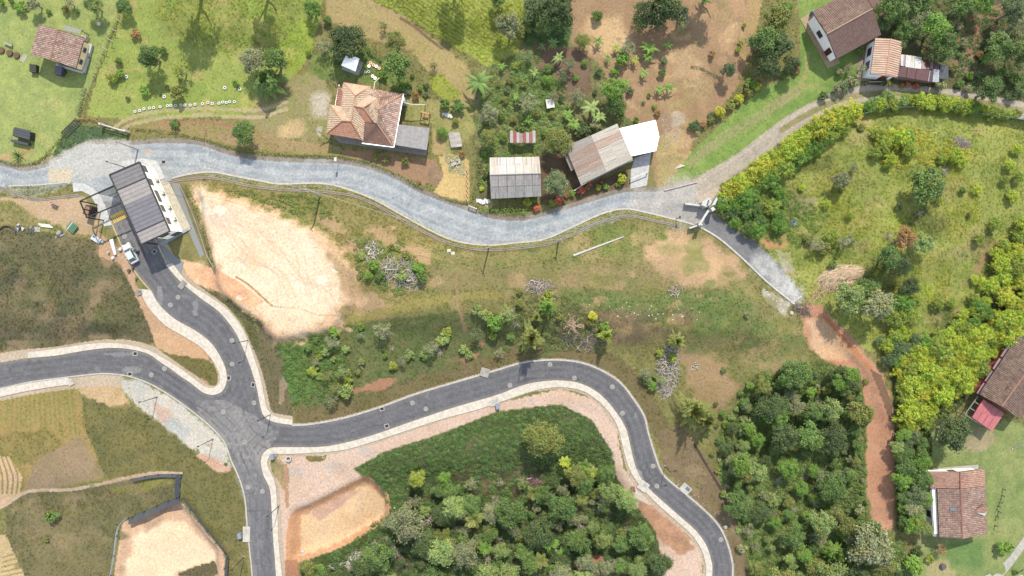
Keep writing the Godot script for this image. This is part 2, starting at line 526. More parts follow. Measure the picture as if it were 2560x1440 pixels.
	for i in 11:
		lay(band(P([2385, 62 + i * 10, 2508, 12 + i * 10]), 3.4), [124, 94, 70], [136, 104, 80], 2, 0.6, -1, 0.8)
	lay(P([2370, 120, 2440, 140, 2450, 190, 2380, 190]), [160, 140, 104], [130, 110, 84], 12, 0.9, 0.1)
	lay(P([2140, 140, 2185, 120, 2175, 205, 2145, 205]), [170, 158, 142], [140, 128, 104], 6, 0.6, 0.0)
	# the right-hand meadow
	lay(P([1800, 470, 1880, 410, 2010, 330, 2150, 265, 2330, 262, 2560, 300, 2770, 340, 2770, 640, 2560, 560, 2470, 700, 2400, 850, 2240, 900, 2150, 870, 2040, 770, 2000, 735, 1900, 600, 1790, 520]), [138, 152, 68], [162, 166, 84], 8, 0.5, 0.6)
	for q in [[2230, 360, 60, 40], [2390, 400, 50, 30], [2080, 470, 40, 50], [2380, 520, 60, 80], [2120, 560, 60, 40], [2330, 700, 50, 60]]:
		lay(circle(q[0], q[1], q[2], q[3]), [150, 158, 62], [160, 152, 82], 26, 1.0, 0.8, 0.8)
	for q in [[2020, 400, 70, 36], [2300, 560, 60, 40], [1980, 520, 60, 40], [2200, 700, 60, 40], [2460, 620, 24, 50], [2360, 790, 50, 24]]:
		lay(circle(q[0], q[1], q[2], q[3]), [94, 104, 52], [112, 116, 60], 30, 1.0, 0.8, 0.85)
	lay(circle(2010, 510, 40, 18), [178, 160, 140], [150, 140, 104], 14, 1.0, 0.2, 0.7)
	lay(P([1900, 585, 1965, 585, 1968, 625, 1915, 620]), [206, 150, 110], [190, 140, 100], 8, 0.8, 0.0)
	lay(P([1940, 625, 1975, 630, 1990, 690, 1960, 680]), [210, 205, 196], [170, 150, 116], 6, 1.0, 0.0)
	lay(P([2480, 600, 2492, 610, 2440, 700, 2400, 720, 2440, 660]), [176, 140, 100], [150, 124, 86], 8, 0.8, 0.1, 0.8)
	# garden of the house at the lower right
	lay(P([2300, 1080, 2420, 1040, 2560, 1060, 2770, 1060, 2770, 1650, 2270, 1650, 2290, 1400, 2310, 1200]), [124, 148, 80], [150, 160, 96], 8, 0.5, 0.1)
	lay(circle(2440, 1100, 50, 28), [182, 166, 136], [150, 144, 104], 20, 0.8, 0.1)
	lay(circle(2300, 1330, 16, 40), [164, 156, 118], [140, 146, 90], 16, 0.8, 0.1, 0.8)
	lay(P([2310, 1400, 2370, 1390, 2390, 1440, 2310, 1460]), [190, 176, 132], [160, 158, 104], 14, 0.8, 0.1)
	lay(circle(2410, 1385, 50, 40), [96, 136, 66], [110, 140, 74], 24, 0.6, 0.12)
	# forest floors
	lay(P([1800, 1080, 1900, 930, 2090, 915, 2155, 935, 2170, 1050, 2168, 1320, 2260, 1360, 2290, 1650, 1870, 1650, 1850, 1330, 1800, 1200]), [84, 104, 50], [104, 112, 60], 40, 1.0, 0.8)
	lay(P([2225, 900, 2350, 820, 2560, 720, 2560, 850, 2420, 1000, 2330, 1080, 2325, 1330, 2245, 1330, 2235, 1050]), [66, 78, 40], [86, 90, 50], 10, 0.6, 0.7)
	# slopes round the centre
	lay(P([430, 450, 600, 455, 800, 482, 1000, 545, 1120, 612, 1230, 625, 1300, 700, 1150, 760, 920, 800, 880, 700, 820, 590, 640, 510, 470, 460]), [138, 136, 76], [158, 144, 92], 8, 0.6, 0.7)
	for q in [[700, 520, 40, 14], [830, 560, 40, 16], [960, 590, 40, 16], [1060, 640, 50, 18], [930, 760, 60, 30], [1130, 700, 40, 20], [880, 620, 20, 16], [1000, 620, 24, 10]]:
		lay(circle(q[0], q[1], q[2], q[3], 16, 0.4), [200, 166, 134], [186, 156, 114], 20, 1.1, 0.1, 0.85)
	lay(P([1080, 622, 1250, 628, 1480, 575, 1700, 575, 1750, 600, 1900, 720, 1960, 760, 1990, 800, 2020, 900, 1900, 940, 1780, 900, 1560, 860, 1400, 760, 1300, 760, 1150, 780, 1080, 740]), [126, 128, 72], [146, 136, 88], 10, 0.6, 0.5)
	lay(band(smooth(P([1050, 690, 1250, 700, 1450, 690, 1650, 700, 1850, 700])), 50), [160, 142, 100], [140, 132, 82], 30, 0.9, 0.3, 0.8)
	lay(band(smooth(P([860, 800, 980, 775, 1100, 750, 1250, 735])), 20), [164, 152, 84], [150, 142, 76], 12, 0.8, 0.4, 0.8)
	lay(P([1600, 600, 1700, 580, 1780, 600, 1850, 650, 1870, 700, 1760, 720, 1660, 700, 1610, 650]), [206, 172, 138], [188, 158, 118], 24, 0.9, 0.05)
	lay(circle(1735, 612, 22, 10), [222, 214, 204], [206, 176, 140], 10, 1.0, 0.0)
	lay(P([1430, 560, 1560, 560, 1680, 590, 1600, 620, 1420, 660]), [112, 128, 62], [132, 136, 74], 16, 0.8, 0.5)
	lay(P([1390, 735, 1620, 740, 1840, 715, 1910, 790, 1880, 850, 1700, 830, 1560, 790, 1400, 780]), [96, 122, 58], [124, 130, 74], 26, 0.9, 0.5)
	lay(P([1380, 768, 1480, 772, 1560, 785, 1730, 785, 1720, 830, 1600, 850, 1500, 860, 1380, 840]), [104, 96, 66], [136, 116, 86], 26, 1.1, 0.4)
	lay(P([1700, 860, 1800, 900, 1850, 980, 1800, 1030, 1740, 1000, 1710, 940]), [176, 146, 112], [156, 134, 92], 24, 0.9, 0.1)
	lay(P([1880, 830, 1990, 800, 2020, 900, 1950, 930, 1860, 930]), [140, 138, 80], [176, 152, 114], 20, 1.0, 0.3)
	lay(P([1840, 850, 1900, 800, 1990, 840, 1960, 900, 1860, 910]), [110, 130, 66], [124, 132, 76], 20, 1.1, 0.5, 0.7)
	lay(P([1900, 720, 1975, 755, 1965, 790, 1920, 760]), [206, 204, 196], [180, 172, 150], 12, 1.0, 0.0)
	lay(P([690, 860, 830, 820, 930, 805, 1150, 775, 1320, 790, 1420, 850, 1500, 890, 1400, 885, 1200, 915, 950, 1000, 820, 1030, 720, 1020]), [94, 110, 58], [116, 118, 70], 12, 0.6, 0.5)
	lay(P([680, 860, 790, 840, 830, 870, 800, 960, 760, 1010, 720, 1000]), [84, 118, 56], [100, 128, 64], 18, 0.8, 0.6)
	lay(band(smooth(P([735, 1042, 830, 1035, 950, 1000, 1100, 950, 1250, 905, 1400, 880, 1520, 905, 1600, 975, 1640, 1050, 1690, 1140, 1760, 1220, 1830, 1310, 1860, 1440, 1870, 1640])), 44), [128, 112, 78], [108, 104, 60], 14, 0.6, 0.45)
	lay(P([1640, 1080, 1700, 1060, 1780, 1160, 1850, 1300, 1880, 1440, 1880, 1650, 1830, 1650, 1820, 1340, 1720, 1230, 1660, 1170]), [136, 118, 90], [122, 106, 74], 6, 0.4, 0.3)
	lay(band(smooth(P([1735, 1110, 1770, 1170, 1805, 1230, 1820, 1280])), 6), [60, 48, 36], [84, 66, 50], 4, 0.6, 0.0)
	for q in [[950, 962, 48, 14, -0.3], [1150, 900, 26, 8, 0], [1180, 890, 20, 8, -0.4], [900, 975, 22, 6, -0.2], [1205, 860, 8, 10, 0]]:
		lay(circle(q[0], q[1], q[2], q[3], 16, q[4]), [190, 136, 108], [174, 124, 96], 10, 0.8, 0.0, 0.9)
	lay(band(smooth(P([1140, 690, 1150, 760, 1165, 830])), 9), [172, 142, 104], [156, 128, 90], 6, 0.8, 0.0, 0.8)
	lay(P([650, 790, 700, 860, 715, 960, 730, 1020, 735, 1046, 690, 1040, 664, 1000, 650, 940, 634, 880]), [122, 112, 82], [106, 100, 70], 6, 0.4, 0.4)
	lay(band(smooth(P([480, 705, 540, 740, 590, 770, 625, 815, 640, 880])), 24), [104, 98, 62], [92, 96, 54], 8, 0.5, 0.4)
	lay(circle(705, 975, 9, 36, 16, 0.1), [186, 164, 146], [156, 136, 112], 8, 0.8, 0.0, 0.8)
	# sand platform
	lay(P([470, 458, 540, 476, 650, 518, 720, 548, 800, 576, 860, 636, 905, 690, 905, 745, 868, 790, 850, 830, 760, 862, 690, 862, 655, 800, 560, 740, 480, 700, 455, 660, 540, 668, 505, 560]), [232, 198, 164], [220, 182, 146], 22, 1.3, 0.0)
	lay(P([490, 470, 560, 500, 660, 535, 770, 580, 840, 640, 870, 700, 855, 760, 820, 800, 720, 830, 670, 800, 590, 730, 555, 660, 520, 570]), [253, 236, 211], [244, 217, 184], 26, 0.6, 0.0)
	lay(P([440, 645, 545, 672, 600, 700, 670, 755, 640, 770, 560, 735, 480, 705]), [230, 176, 136], [240, 200, 160], 10, 0.7, 0.0)
	lay(circle(570, 545, 40, 24), [222, 196, 178], [240, 216, 196], 18, 0.9, 0.0, 0.7)
	lay(P([820, 620, 910, 700, 900, 760, 860, 720]), [204, 170, 134], [176, 150, 110], 20, 1.2, 0.2, 0.8)
	mottle(P([700, 530, 820, 570, 920, 680, 930, 760, 860, 850, 700, 880, 690, 850, 830, 820, 870, 740, 850, 660, 780, 590, 690, 550]), 70, 6, 22, [[150, 138, 84], [218, 184, 150], [176, 152, 108], [228, 196, 164], [130, 130, 74]])
	for k in 5:                                       # wheel ruts of the earth movers
		var c0 := Vector2(rng.randf_range(560, 700), rng.randf_range(540, 640))
		for w in [0.0, 17.0]:
			lay(band(smooth(P([c0.x + w, c0.y, c0.x + 50 + w, c0.y + 60 + k * 6, c0.x + 120 + w, c0.y + 110, c0.x + 150 + w, c0.y + 170])), 5), [234, 206, 174], [222, 190, 156], 5, 1.2, -1, 0.4)
	for q in [[640, 560, 655, 700], [725, 580, 780, 740], [770, 640, 800, 780], [600, 620, 560, 660], [690, 600, 700, 780], [620, 600, 610, 690], [750, 690, 820, 730], [560, 560, 600, 640], [830, 690, 800, 760]]:
		var ln := PackedVector2Array()
		for k in 7:
			ln.append(Vector2(q[0], q[1]).lerp(Vector2(q[2], q[3]), k / 6.0) + Vector2(rng.randf_range(-7, 7), rng.randf_range(-4, 4)))
		lay(band(smooth(ln), 2.2), [214, 178, 144], [232, 204, 174], 4, 1.6, -1, 0.5)
	lay(band(smooth(P([598, 692, 622, 706, 645, 725, 675, 752, 690, 765])), 5.0), [168, 124, 84], [190, 150, 104], 3, 0.8, -1, 0.85)
	lay(band(smooth(P([690, 765, 720, 768, 760, 772, 800, 786, 845, 788])), 2.0), [180, 150, 124], [206, 176, 146], 3, 0.8, -1, 0.8)
	# left fields
	lay(P([-210, 470, 90, 500, 210, 492, 262, 560, 230, 590, 100, 570, -210, 560]), [206, 178, 148], [186, 162, 124], 10, 0.7, 0.1)
	lay(P([-210, 490, 30, 500, 90, 545, 170, 570, 150, 590, -210, 590]), [128, 134, 70], [160, 146, 100], 14, 1.0, 0.6)
	lay(P([-210, 570, 70, 572, 230, 600, 300, 660, 350, 760, 388, 830, 380, 862, 270, 852, 130, 868, -210, 900]), [92, 94, 60], [108, 100, 72], 8, 0.5, 0.55)  # dark field: cloud shade painted in as a darker grass colour
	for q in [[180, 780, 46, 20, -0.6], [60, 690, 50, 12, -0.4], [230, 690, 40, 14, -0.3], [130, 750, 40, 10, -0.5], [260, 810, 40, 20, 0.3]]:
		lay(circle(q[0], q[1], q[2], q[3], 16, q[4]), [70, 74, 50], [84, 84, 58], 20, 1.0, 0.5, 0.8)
	for q in [[250, 740, 14, 30, 0.1], [245, 838, 30, 10, 0.2], [60, 860, 40, 12, 0], [30, 880, 60, 8, -0.1], [300, 640, 14, 40, -0.3], [265, 630, 20, 40, -0.3], [110, 740, 30, 12, -0.4]]:
		lay(circle(q[0], q[1], q[2], q[3], 16, q[4]), [176, 144, 118], [156, 132, 100], 16, 1.1, 0.1, 0.7)
	lay(P([240, 575, 320, 640, 345, 720, 400, 790, 440, 830, 510, 875, 540, 920, 500, 905, 420, 880, 385, 850, 350, 760, 300, 660, 250, 640]), [206, 170, 140], [190, 156, 122], 8, 0.7, 0.0)
	lay(P([380, 830, 430, 820, 500, 860, 530, 900, 430, 890, 390, 870]), [216, 180, 142], [200, 160, 122], 10, 0.8, 0.0)
	lay(P([395, 878, 440, 888, 520, 900, 545, 925, 545, 962, 520, 968, 470, 935, 430, 905]), [124, 116, 58], [108, 104, 54], 6, 0.5, 0.4)
	lay(circle(505, 955, 22, 8, 16, 0.5), [196, 152, 130], [180, 140, 112], 6, 0.8, 0.0)
	# lower left
	lay(P([-210, 985, 180, 965, 200, 985, 215, 1080, 260, 1195, 90, 1230, -210, 1300]), [176, 148, 96], [152, 138, 76], 8, 0.7, 0.3)
	for i in 15:
		lay(band(P([22 + i * 11, 978 - i, 14 + i * 12.5, 1062 + (i % 3) * 14]), 4.0), [140, 146, 66], [126, 132, 60], 3, 1.0, -1, 0.7)
	lay(P([0, 1090, 120, 1070, 160, 1110, 90, 1160, -40, 1150]), [128, 124, 62], [150, 134, 80], 20, 1.0, 0.5)
	lay(P([90, 1150, 200, 1090, 260, 1190, 120, 1225, 50, 1240]), [166, 144, 116], [150, 130, 96], 14, 0.8, 0.2)
	lay(P([-210, 1130, 25, 1140, 55, 1195, 35, 1240, 0, 1270, -210, 1330]), [216, 186, 156], [206, 176, 140], 6, 0.6, 0.0)
	for i in 7:
		lay(band(smooth(P([-30 + i * 11, 1140, -22 + i * 13, 1190, -26 + i * 11, 1240])), 4.2), [152, 136, 62], [134, 124, 58], 3, 1.0, -1, 0.85)
	lay(P([205, 990, 285, 1015, 310, 1010, 400, 1050, 480, 1120, 580, 1180, 610, 1250, 620, 1440, 640, 1650, 560, 1650, 566, 1390, 458, 1240, 455, 1180, 265, 1195, 215, 1080]), [110, 110, 62], [126, 118, 68], 5, 0.4, 0.45)
	lay(P([0, 1270, 60, 1235, 180, 1225, 300, 1200, 440, 1188, 446, 1235, 300, 1300, 270, 1440, 250, 1650, 60, 1650, 20, 1400, 0, 1340]), [108, 106, 66], [128, 118, 82], 5, 0.4, 0.5)
	lay(P([40, 1300, 180, 1290, 250, 1340, 250, 1440, 80, 1440]), [136, 124, 90], [120, 114, 70], 30, 0.9, 0.4, 0.8)
	lay(P([260, 1232, 330, 1205, 430, 1192, 440, 1205, 330, 1240]), [154, 148, 72], [136, 132, 66], 12, 0.7, 0.4)
	lay(P([-210, 1330, 0, 1345, 18, 1385, 45, 1440, 60, 1650, -210, 1650]), [212, 188, 150], [196, 172, 128], 5, 0.5, 0.1)
	for i in 8:
		lay(band(P([-10, 1402 + i * 12, 30 + i * 4, 1390 + i * 12]), 4), [160, 146, 76], [140, 130, 66], 3, 0.9, -1, 0.8)
	lay(band(smooth(P([-60, 1290, 0, 1268, 60, 1233, 180, 1226, 300, 1199, 380, 1184, 456, 1184])), 9), [216, 192, 168], [196, 168, 140], 4, 0.6, 0.0)
	lay(P([300, 1310, 445, 1248, 562, 1385, 560, 1650, 260, 1650, 280, 1440]), [222, 186, 156], [206, 172, 142], 4, 0.5, 0.0)
	lay(P([320, 1345, 380, 1320, 440, 1310, 520, 1370, 535, 1420, 440, 1440, 400, 1470, 300, 1470]), [250, 230, 196], [240, 214, 180], 22, 0.6, 0.0)
	lay(P([320, 1330, 390, 1300, 400, 1310, 360, 1335]), [176, 146, 124], [196, 164, 140], 16, 0.9, 0.0, 0.7)
	lay(P([430, 1445, 480, 1425, 530, 1410, 540, 1440, 500, 1460]), [96, 92, 60], [112, 100, 70], 8, 0.9, 0.4)
	lay(P([185, 960, 205, 940, 300, 945, 310, 985, 330, 1010, 285, 1020, 210, 990]), [222, 190, 156], [184, 160, 112], 12, 1.1, 0.1)
	lay(P([300, 945, 360, 955, 420, 988, 470, 1024, 540, 1085, 566, 1118, 580, 1170, 560, 1182, 480, 1130, 430, 1080, 330, 1005, 305, 975]), [220, 212, 200], [188, 190, 184], 14, 1.4, 0.0)
	lay(P([400, 1032, 450, 1050, 480, 1078, 460, 1100, 420, 1075]), [176, 186, 190], [196, 200, 198], 18, 1.4, 0.0, 0.7)
	lay(P([380, 1010, 420, 1020, 430, 1045, 400, 1060]), [214, 178, 160], [200, 168, 146], 16, 1.3, 0.0, 0.8)
	lay(P([480, 1130, 520, 1140, 575, 1165, 580, 1182, 540, 1180]), [220, 180, 158], [206, 166, 142], 10, 1.2, 0.0)
	# pink earth along the lower roads
	lay(P([695, 1137, 850, 1128, 1000, 1085, 1230, 1012, 1300, 995, 1400, 972, 1490, 1000, 1540, 1070, 1560, 1170, 1600, 1230, 1700, 1320, 1755, 1380, 1765, 1650, 1560, 1650, 1640, 1400, 1640, 1330, 1560, 1230, 1500, 1160, 1400, 1130, 1200, 1100, 1000, 1180, 950, 1200, 850, 1260, 740, 1300, 720, 1440, 730, 1650, 705, 1650, 695, 1300, 690, 1200]), [226, 200, 184], [212, 184, 162], 6, 0.5, 0.0)
	for q in [[790, 1140, 24, 10], [920, 1130, 26, 14], [740, 1180, 26, 12], [840, 1170, 30, 14]]:
		lay(circle(q[0], q[1], q[2], q[3]), [196, 192, 190], [204, 178, 160], 10, 1.0, 0.0, 0.7)
	lay(circle(790, 1142, 26, 13), [122, 116, 66], [140, 128, 80], 6, 0.9, 0.5)
	lay(P([682, 1150, 700, 1150, 722, 1170, 720, 1240, 705, 1220, 690, 1190]), [140, 134, 84], [170, 150, 112], 6, 0.9, 0.3)
	lay(band(P([714, 1160, 718, 1270]), 9), [200, 160, 128], [180, 140, 108], 4, 0.6, 0.0)
	lay(P([1600, 1235, 1690, 1315, 1740, 1370, 1700, 1390, 1640, 1340, 1590, 1280]), [170, 132, 104], [196, 150, 118], 14, 0.9, 0.0)
	lay(P([1580, 1205, 1625, 1225, 1640, 1265, 1590, 1250]), [226, 220, 208], [206, 190, 170], 8, 0.9, 0.0)
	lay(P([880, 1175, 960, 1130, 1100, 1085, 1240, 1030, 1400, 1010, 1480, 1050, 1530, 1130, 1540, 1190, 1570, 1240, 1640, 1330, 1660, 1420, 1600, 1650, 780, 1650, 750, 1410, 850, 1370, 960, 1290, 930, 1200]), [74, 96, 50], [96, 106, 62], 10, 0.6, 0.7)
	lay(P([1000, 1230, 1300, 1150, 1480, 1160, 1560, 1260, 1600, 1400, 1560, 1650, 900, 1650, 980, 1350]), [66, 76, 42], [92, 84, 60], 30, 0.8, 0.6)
	for q in [[1230, 1220, 40, 14], [1340, 1130, 40, 10], [1180, 1110, 30, 10], [1310, 1190, 30, 14]]:
		lay(circle(q[0], q[1], q[2], q[3], 16, -0.2), [146, 112, 90], [120, 100, 74], 18, 1.1, 0.1, 0.8)
	lay(P([1420, 1405, 1470, 1395, 1540, 1410, 1560, 1470, 1420, 1470]), [196, 142, 110], [176, 124, 94], 10, 0.7, 0.0)
	lay(P([725, 1285, 918, 1188, 965, 1245, 978, 1290, 930, 1335, 850, 1372, 745, 1408, 715, 1440, 715, 1340]), [216, 168, 128], [204, 150, 110], 6, 0.5, 0.0)
	lay(P([745, 1300, 910, 1215, 950, 1260, 962, 1295, 900, 1335, 820, 1370, 745, 1395]), [236, 204, 164], [228, 190, 146], 14, 0.6, 0.0)
	lay(P([770, 1285, 870, 1235, 900, 1228, 850, 1270, 790, 1310]), [206, 168, 148], [214, 176, 150], 8, 0.6, 0.0)
	lay(P([712, 1400, 745, 1400, 750, 1460, 712, 1460]), [190, 136, 104], [170, 120, 90], 10, 0.8, 0.0)
	# red dirt track
	lay(P([2005, 765, 2050, 765, 2135, 850, 2205, 930, 2235, 1040, 2238, 1330, 2190, 1330, 2165, 1210, 2170, 1050, 2150, 930, 2080, 912, 2020, 865, 2005, 800]), [204, 156, 126], [188, 136, 106], 14, 1.3, 0.0)
	lay(P([2020, 790, 2060, 800, 2110, 850, 2130, 895, 2060, 905, 2025, 860]), [220, 186, 152], [206, 164, 126], 16, 0.8, 0.0)
	lay(band(smooth(P([2060, 790, 2130, 870, 2190, 940, 2215, 1000])), 9), [206, 142, 94], [186, 122, 80], 6, 0.6, 0.0)
	lay(P([2175, 920, 2205, 940, 2225, 1000, 2238, 1060, 2225, 1060, 2200, 980]), [140, 106, 84], [120, 92, 70], 6, 0.7, 0.0)
	# yard round the hip-roofed house and its drive
	lay(P([640, 230, 740, 190, 800, 180, 830, 240, 820, 340, 790, 352, 640, 345, 600, 300]), [166, 152, 112], [146, 146, 86], 14, 0.8, 0.15)
	lay(P([770, 225, 830, 230, 825, 270, 800, 310, 780, 270]), [222, 214, 206], [186, 176, 150], 26, 1.4, 0.0, 0.85)
	lay(circle(797, 328, 11, 14), [214, 216, 216], [190, 184, 166], 14, 1.3, 0.0, 0.85)
	lay(P([690, 320, 745, 290, 765, 320, 740, 350, 695, 350]), [236, 206, 148], [206, 176, 136], 26, 1.3, 0.0, 0.85)
	lay(P([780, 130, 900, 110, 960, 150, 1040, 240, 960, 210, 840, 200, 770, 190]), [108, 132, 62], [136, 146, 80], 14, 0.7, 0.4)
	lay(P([1010, 240, 1170, 260, 1190, 330, 1120, 390, 1080, 390, 1080, 310, 1010, 300]), [154, 158, 88], [170, 158, 106], 10, 0.7, 0.3)
	lay(P([1085, 320, 1115, 330, 1110, 390, 1085, 390]), [196, 172, 122], [176, 156, 104], 8, 0.7, 0.1)
	lay(P([850, 372, 1000, 388, 1090, 400, 1100, 430, 1060, 465, 990, 432, 930, 405, 860, 392]), [176, 140, 110], [156, 126, 96], 6, 0.6, 0.05)
	lay(circle(1085, 440, 20, 26), [146, 122, 96], [166, 136, 110], 14, 1.0, 0.1)
	lay(P([1095, 390, 1130, 385, 1175, 400, 1172, 505, 1100, 490, 1085, 480, 1110, 440]), [222, 192, 132], [206, 180, 118], 6, 0.6, 0.1)
	lay(P([1110, 390, 1160, 385, 1165, 440, 1125, 435]), [150, 152, 90], [180, 166, 120], 12, 1.0, 0.3)
	lay(P([330, 295, 420, 300, 560, 305, 640, 320, 700, 345, 850, 365, 850, 390, 640, 376, 500, 345, 340, 325]), [176, 152, 112], [150, 140, 84], 8, 0.8, 0.3)
	lay(band(smooth(P([400, 312, 480, 304, 560, 312, 620, 330])), 6), [186, 132, 104], [160, 120, 92], 4, 0.9, 0.0)
	for d in [-9, 9]:
		lay(band(smooth(P([270, 345 + d, 300, 318 + d, 340, 299 + d, 420, 284 + d, 520, 280 + d, 640, 284 + d, 720, 262 + d])), 9), [206, 190, 158], [184, 170, 130], 6, 0.6, 0.0, 0.9)
	lay(P([175, 310, 235, 316, 300, 330, 325, 345, 230, 352, 130, 392, 150, 350]), [66, 96, 56], [92, 112, 66], 8, 0.6, 0.5)
	lay(P([0, 385, 70, 365, 90, 380, 60, 405, 0, 400]), [196, 170, 124], [160, 156, 90], 10, 0.8, 0.1)
	lay(P([1200, 490, 1230, 495, 1230, 520, 1200, 518]), [186, 176, 130], [160, 150, 100], 6, 0.8, 0.1)
	lay(P([1190, 370, 1226, 370, 1226, 500, 1195, 500]), [96, 92, 60], [112, 112, 70], 8, 0.8, 0.4)
	lay(P([1350, 390, 1420, 370, 1460, 465, 1570, 420, 1570, 470, 1400, 515, 1350, 510]), [104, 84, 64], [122, 104, 74], 6, 0.7, 0.2)
	rng.seed = 88
	mottle(P([1080, 630, 1250, 632, 1480, 580, 1690, 580, 1900, 730, 1990, 820, 2000, 900, 1800, 900, 1560, 860, 1400, 770, 1150, 780]), 150, 8, 40, [[104, 122, 58], [160, 142, 100], [126, 128, 66], [176, 148, 112], [118, 116, 66]])
	mottle(P([450, 465, 800, 486, 1000, 550, 1120, 616, 1200, 690, 1000, 780, 900, 790, 900, 690, 800, 580, 640, 515]), 90, 6, 26, [[112, 124, 60], [196, 164, 128], [140, 138, 72], [128, 130, 70]])
	mottle(P([1830, 500, 2020, 350, 2150, 290, 2560, 320, 2540, 560, 2400, 830, 2200, 850, 2000, 720]), 170, 8, 44, [[112, 130, 58], [168, 172, 90], [154, 170, 66], [168, 156, 104], [130, 142, 64]])
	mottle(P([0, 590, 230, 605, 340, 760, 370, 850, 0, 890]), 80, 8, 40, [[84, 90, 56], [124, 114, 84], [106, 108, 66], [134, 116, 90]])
	mottle(P([205, 1000, 400, 1055, 580, 1190, 620, 1440, 570, 1440, 455, 1190, 265, 1190]), 60, 8, 34, [[98, 100, 54], [136, 128, 74], [120, 114, 64]])
	mottle(P([10, 1270, 180, 1232, 440, 1195, 300, 1300, 270, 1440, 40, 1440]), 70, 8, 34, [[98, 98, 58], [140, 126, 90], [118, 112, 66]])
	mottle(P([720, 880, 930, 810, 1150, 785, 1320, 800, 1480, 890, 1200, 910, 950, 990, 740, 1030]), 90, 8, 36, [[78, 90, 50], [120, 108, 76], [100, 104, 58], [90, 110, 56]])
	mottle(P([310, 0, 800, 0, 720, 240, 560, 280, 330, 290, 240, 200]), 110, 8, 36, [[142, 162, 70], [174, 176, 94], [132, 156, 66], [176, 164, 104]])
	mottle(P([0, 0, 300, 0, 200, 290, 60, 400, 0, 390]), 60, 10, 40, [[138, 160, 86], [172, 176, 108], [156, 172, 92]])
	mottle(P([1440, 60, 1880, 0, 1830, 220, 1690, 420, 1640, 400, 1520, 170]), 110, 6, 34, [[168, 134, 100], [206, 176, 134], [190, 156, 118], [152, 138, 92]])
	mottle(P([490, 475, 660, 530, 840, 630, 880, 720, 840, 820, 700, 845, 600, 740, 520, 570]), 60, 5, 26, [[236, 212, 184], [252, 240, 222], [228, 200, 170]])
	mottle(P([1700, 1080, 1850, 1300, 1870, 1440, 1640, 1170]), 40, 6, 24, [[118, 104, 72], [150, 130, 100], [128, 116, 74]])
	# --- paved surfaces
	lay(gravel, [170, 179, 186], [186, 192, 197], 3, 0.1, 0.0)
	for d in 11:
		var ln := offset_line(L.gravel_n, -6.0 - d * 6.8)
		var dark: bool = d in [2, 3, 6, 7, 9]
		lay(band(ln, rng.randf_range(3.5, 8.0)), [142, 154, 167] if dark else [186, 193, 198], [160, 171, 182] if dark else [198, 202, 204], 8, 0.5, -1, rng.randf_range(0.3, 0.55))
	lay(band(offset_line(L.gravel_n, -5), 12), [128, 112, 96], [160, 150, 138], 5, 0.9, -1, 0.75)
	lay(P([120, 400, 200, 358, 240, 350, 330, 352, 330, 420, 270, 440, 200, 450, 130, 440]), [214, 212, 204], [196, 198, 196], 20, 0.8, -1, 0.8)
	lay(P([115, 425, 175, 420, 180, 455, 130, 460]), [232, 214, 178], [216, 200, 170], 14, 0.9, -1, 0.8)
	lay(P([360, 372, 380, 372, 380, 388, 362, 388]), [224, 196, 174], [210, 190, 174], 6, 0.9, -1, 0.7)
	for q in [[790, 405, 30, 9, 0], [880, 440, 30, 8, .4], [1070, 520, 22, 16, 0], [1300, 590, 24, 10, 0], [600, 420, 30, 8, .1], [1420, 530, 20, 8, -.3], [1250, 570, 16, 22, 0], [700, 440, 14, 6, 0]]:
		lay(circle(q[0], q[1], q[2], q[3], 14, q[4]), [206, 210, 214], [190, 196, 202], 14, 1.0, -1, 0.4)
	lay(P([1600, 480, 1640, 468, 1790, 445, 1790, 510, 1740, 560, 1620, 530, 1590, 520]), [188, 184, 180], [200, 192, 184], 50, 0.9, -1, 0.8)
	lay(P([1740, 480, 1800, 455, 1800, 490, 1750, 510]), [220, 200, 176], [206, 190, 172], 8, 0.9, -1, 0.8)
	lay(P([1655, 505, 1760, 515, 1772, 530, 1750, 562, 1640, 532]), [172, 170, 168], [186, 182, 178], 6, 0.5, -1, 0.9)
	lay(lane, [176, 168, 156], [196, 186, 170], 4, 0.5, 0.0)
	lay(band(offset_line(L.lane, 13), 9), [206, 196, 178], [190, 180, 160], 5, 0.9, -1, 0.7)
	lay(band(offset_line(L.lane, -13), 9), [206, 196, 178], [190, 180, 160], 5, 0.9, -1, 0.7)
	lay(band(L.lane.slice(14), 13), [140, 142, 84], [166, 154, 110], 5, 1.0, 0.25, 0.9)
	lay(spur, [122, 124, 130], [134, 136, 140], 3, 0.1, 0.0)
	lay(P([1900, 615, 1960, 670, 2010, 738, 1986, 765, 1920, 710, 1870, 665]), [178, 180, 182], [206, 207, 206], 26, 1.0, -1)
	for ln in [[L.hairpin_in.slice(12, 138), 26.0, -10.0], [L.inner, 26.0, -10.0], [L.east.slice(0, 68), 26.0, -10.0], [L.west_low.slice(0, 24), 34.0, -14.0], [L.outer, 8.0, 0.0], [L.kerb_s, 6.0, 0.0]]:
		lay(band(offset_line(ln[0], ln[2]), ln[1]), [206, 190, 170], [190, 172, 150], 3, 0.4, 0.0)
	lay(asphalt, [102, 104, 111], [113, 114, 121], 3, 0.1, 0.0)
	lay(P([250, 500, 350, 500, 400, 600, 360, 640, 300, 600, 270, 560]), [150, 146, 144], [138, 136, 138], 14, 0.6, -1, 0.7)
	lay(P([488, 1000, 560, 1000, 640, 1040, 700, 1085, 650, 1150, 660, 1230, 630, 1230, 575, 1120, 500, 1045]), [164, 162, 160], [150, 149, 150], 8, 0.6, -1, 0.85)
	lay(P([577, 1150, 660, 1150, 672, 1240, 650, 1440, 640, 1640, 650, 1640, 632, 1440, 615, 1260]), [148, 147, 150], [134, 134, 138], 16, 0.7, -1, 0.7)
